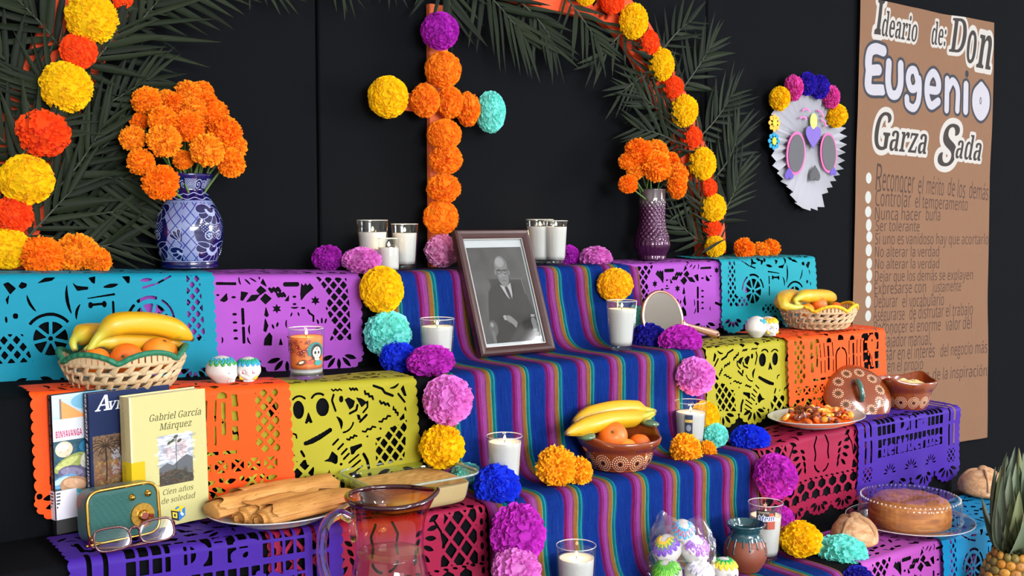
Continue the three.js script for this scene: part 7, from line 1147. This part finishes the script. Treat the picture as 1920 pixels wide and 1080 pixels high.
    const ink = { col: 'rgba(52,30,20,0.85)' }, hand = '# sans-serif';
    [['R', [2.9951,1.2625,0.006], [3.0351,1.2596,0.006], 0.09], ['econocer', [3.035,1.2613,0.006], [3.216,1.2531,0.006], 0.075], ['el', [3.2343,1.2551,0.006], [3.2684,1.252,0.006], 0.06], ['mérito', [3.2839,1.2539,0.006], [3.3889,1.2479,0.006], 0.06], ['de los', [3.4082,1.2499,0.006], [3.5177,1.2399,0.006], 0.062], ['demás', [3.5379,1.242,0.006], [3.6555,1.2336,0.006], 0.058],
      ['Controlar', [2.9998,1.211,0.006], [3.1997,1.2067,0.006], 0.055], ['el temperamento', [3.2211,1.2068,0.006], [3.5368,1.1969,0.006], 0.045], ['Nunca hacer', [2.9986,1.1662,0.006], [3.2599,1.1638,0.006], 0.042], ['burla', [3.2848,1.1637,0.006], [3.3736,1.1617,0.006], 0.042], ['Ser tolerante', [3.0057,1.1299,0.006], [3.2553,1.126,0.006], 0.036], ['Si uno es vanidoso hay que acortarlo', [3.0045,1.0867,0.006], [3.664,1.0763,0.006], 0.038], ['No alterar la verdad', [3.0032,1.0452,0.006], [3.373,1.0386,0.006], 0.036], ['No alterar la verdad', [3.0046,1.007,0.006], [3.3749,0.998,0.006], 0.034], ['Dejar que los demás se explayen', [3.0062,0.9652,0.006], [3.5767,0.9521,0.006], 0.036], ['Expresarse con', [3.0049,0.9235,0.006], [3.3021,0.9179,0.006], 0.04], ['justamente', [3.337,0.9164,0.006], [3.5073,0.9149,0.006], 0.038], ['Depurar', [3.0065,0.8799,0.006], [3.1381,0.8767,0.006], 0.042], ['el vocabulario', [3.1623,0.8737,0.006], [3.4069,0.8688,0.006], 0.042], ['Asegurarse', [3.0052,0.8363,0.006], [3.1791,0.8315,0.006], 0.042], ['de disfrutar el trabajo', [3.2035,0.8301,0.006], [3.5798,0.8257,0.006], 0.044], ['Reconocer el enorme', [3.0068,0.7942,0.006], [3.3915,0.782,0.006], 0.042], ['valor del', [3.4177,0.7785,0.006], [3.5755,0.7761,0.006], 0.046], ['trabajador manual.', [3.0085,0.7485,0.006], [3.3389,0.7354,0.006], 0.046], ['Pensar en el interés', [3.0073,0.7047,0.006], [3.3601,0.6911,0.006], 0.046], ['del negocio más', [3.3893,0.6888,0.006], [3.6606,0.6832,0.006], 0.044], ['que en el propio', [3.0087,0.6677,0.006], [3.2949,0.6538,0.006], 0.04], ['análisis por encima', [3.0102,0.6252,0.006], [3.3317,0.6117,0.006], 0.04], ['de la inspiración.', [3.3478,0.6102,0.006], [3.6722,0.5982,0.006], 0.042]].forEach(([s, a, b, hm]) => fit(s, a, b, hm, hand, ink));
    [[2.9655,1.2996,0.006], [2.9649,1.2382,0.006], [2.9666,1.192,0.006], [2.971,1.1491,0.006], [2.9752,1.1113,0.006], [2.974,1.0683,0.006], [2.9784,1.025,0.006], [2.9798,0.987,0.006], [2.9784,0.9472,0.006], [2.9773,0.9004,0.006], [2.9789,0.8552,0.006]].forEach((p, i) => dot(p, 20 + (i % 3), 24 + (i % 2) * 3, '#a6a9a4'));
  });
  const t = thing('poster', 'tall brown kraft paper poster with hand-lettered Spanish sayings at the right', 'poster', [X0, Y0, 0.008]), e = (v) => 0.004 * noise(v * 9, 1, 2);
  part('paper_sheet', sheet(30, 60, (u, v) => [u * (X1 - X0) + (u < 0.02 || u > 0.98 ? e(v) : 0) + (u > 0.5 ? 0.022 * (1 - v) * (u - 0.5) * 2 : 0), v * (Y1 - Y0) - 0.006 * noise(u * 5, 0, 5) * (v > 0.98 ? 1 : 0), 0.004 + 0.006 * Math.max(0, noise(u * 3, v * 4, 6)) + 0.012 * smooth(u, 0.8, 1) * (0.5 + 0.5 * noise(v * 3, 0, 9))]), std(0xffffff, 0.9, { map: tex, side: THREE.DoubleSide }), t);
}
scene.traverse((o) => { if (o.isMesh) { o.castShadow = true; o.receiveShadow = true; } });
renderer.render(scene, camera);
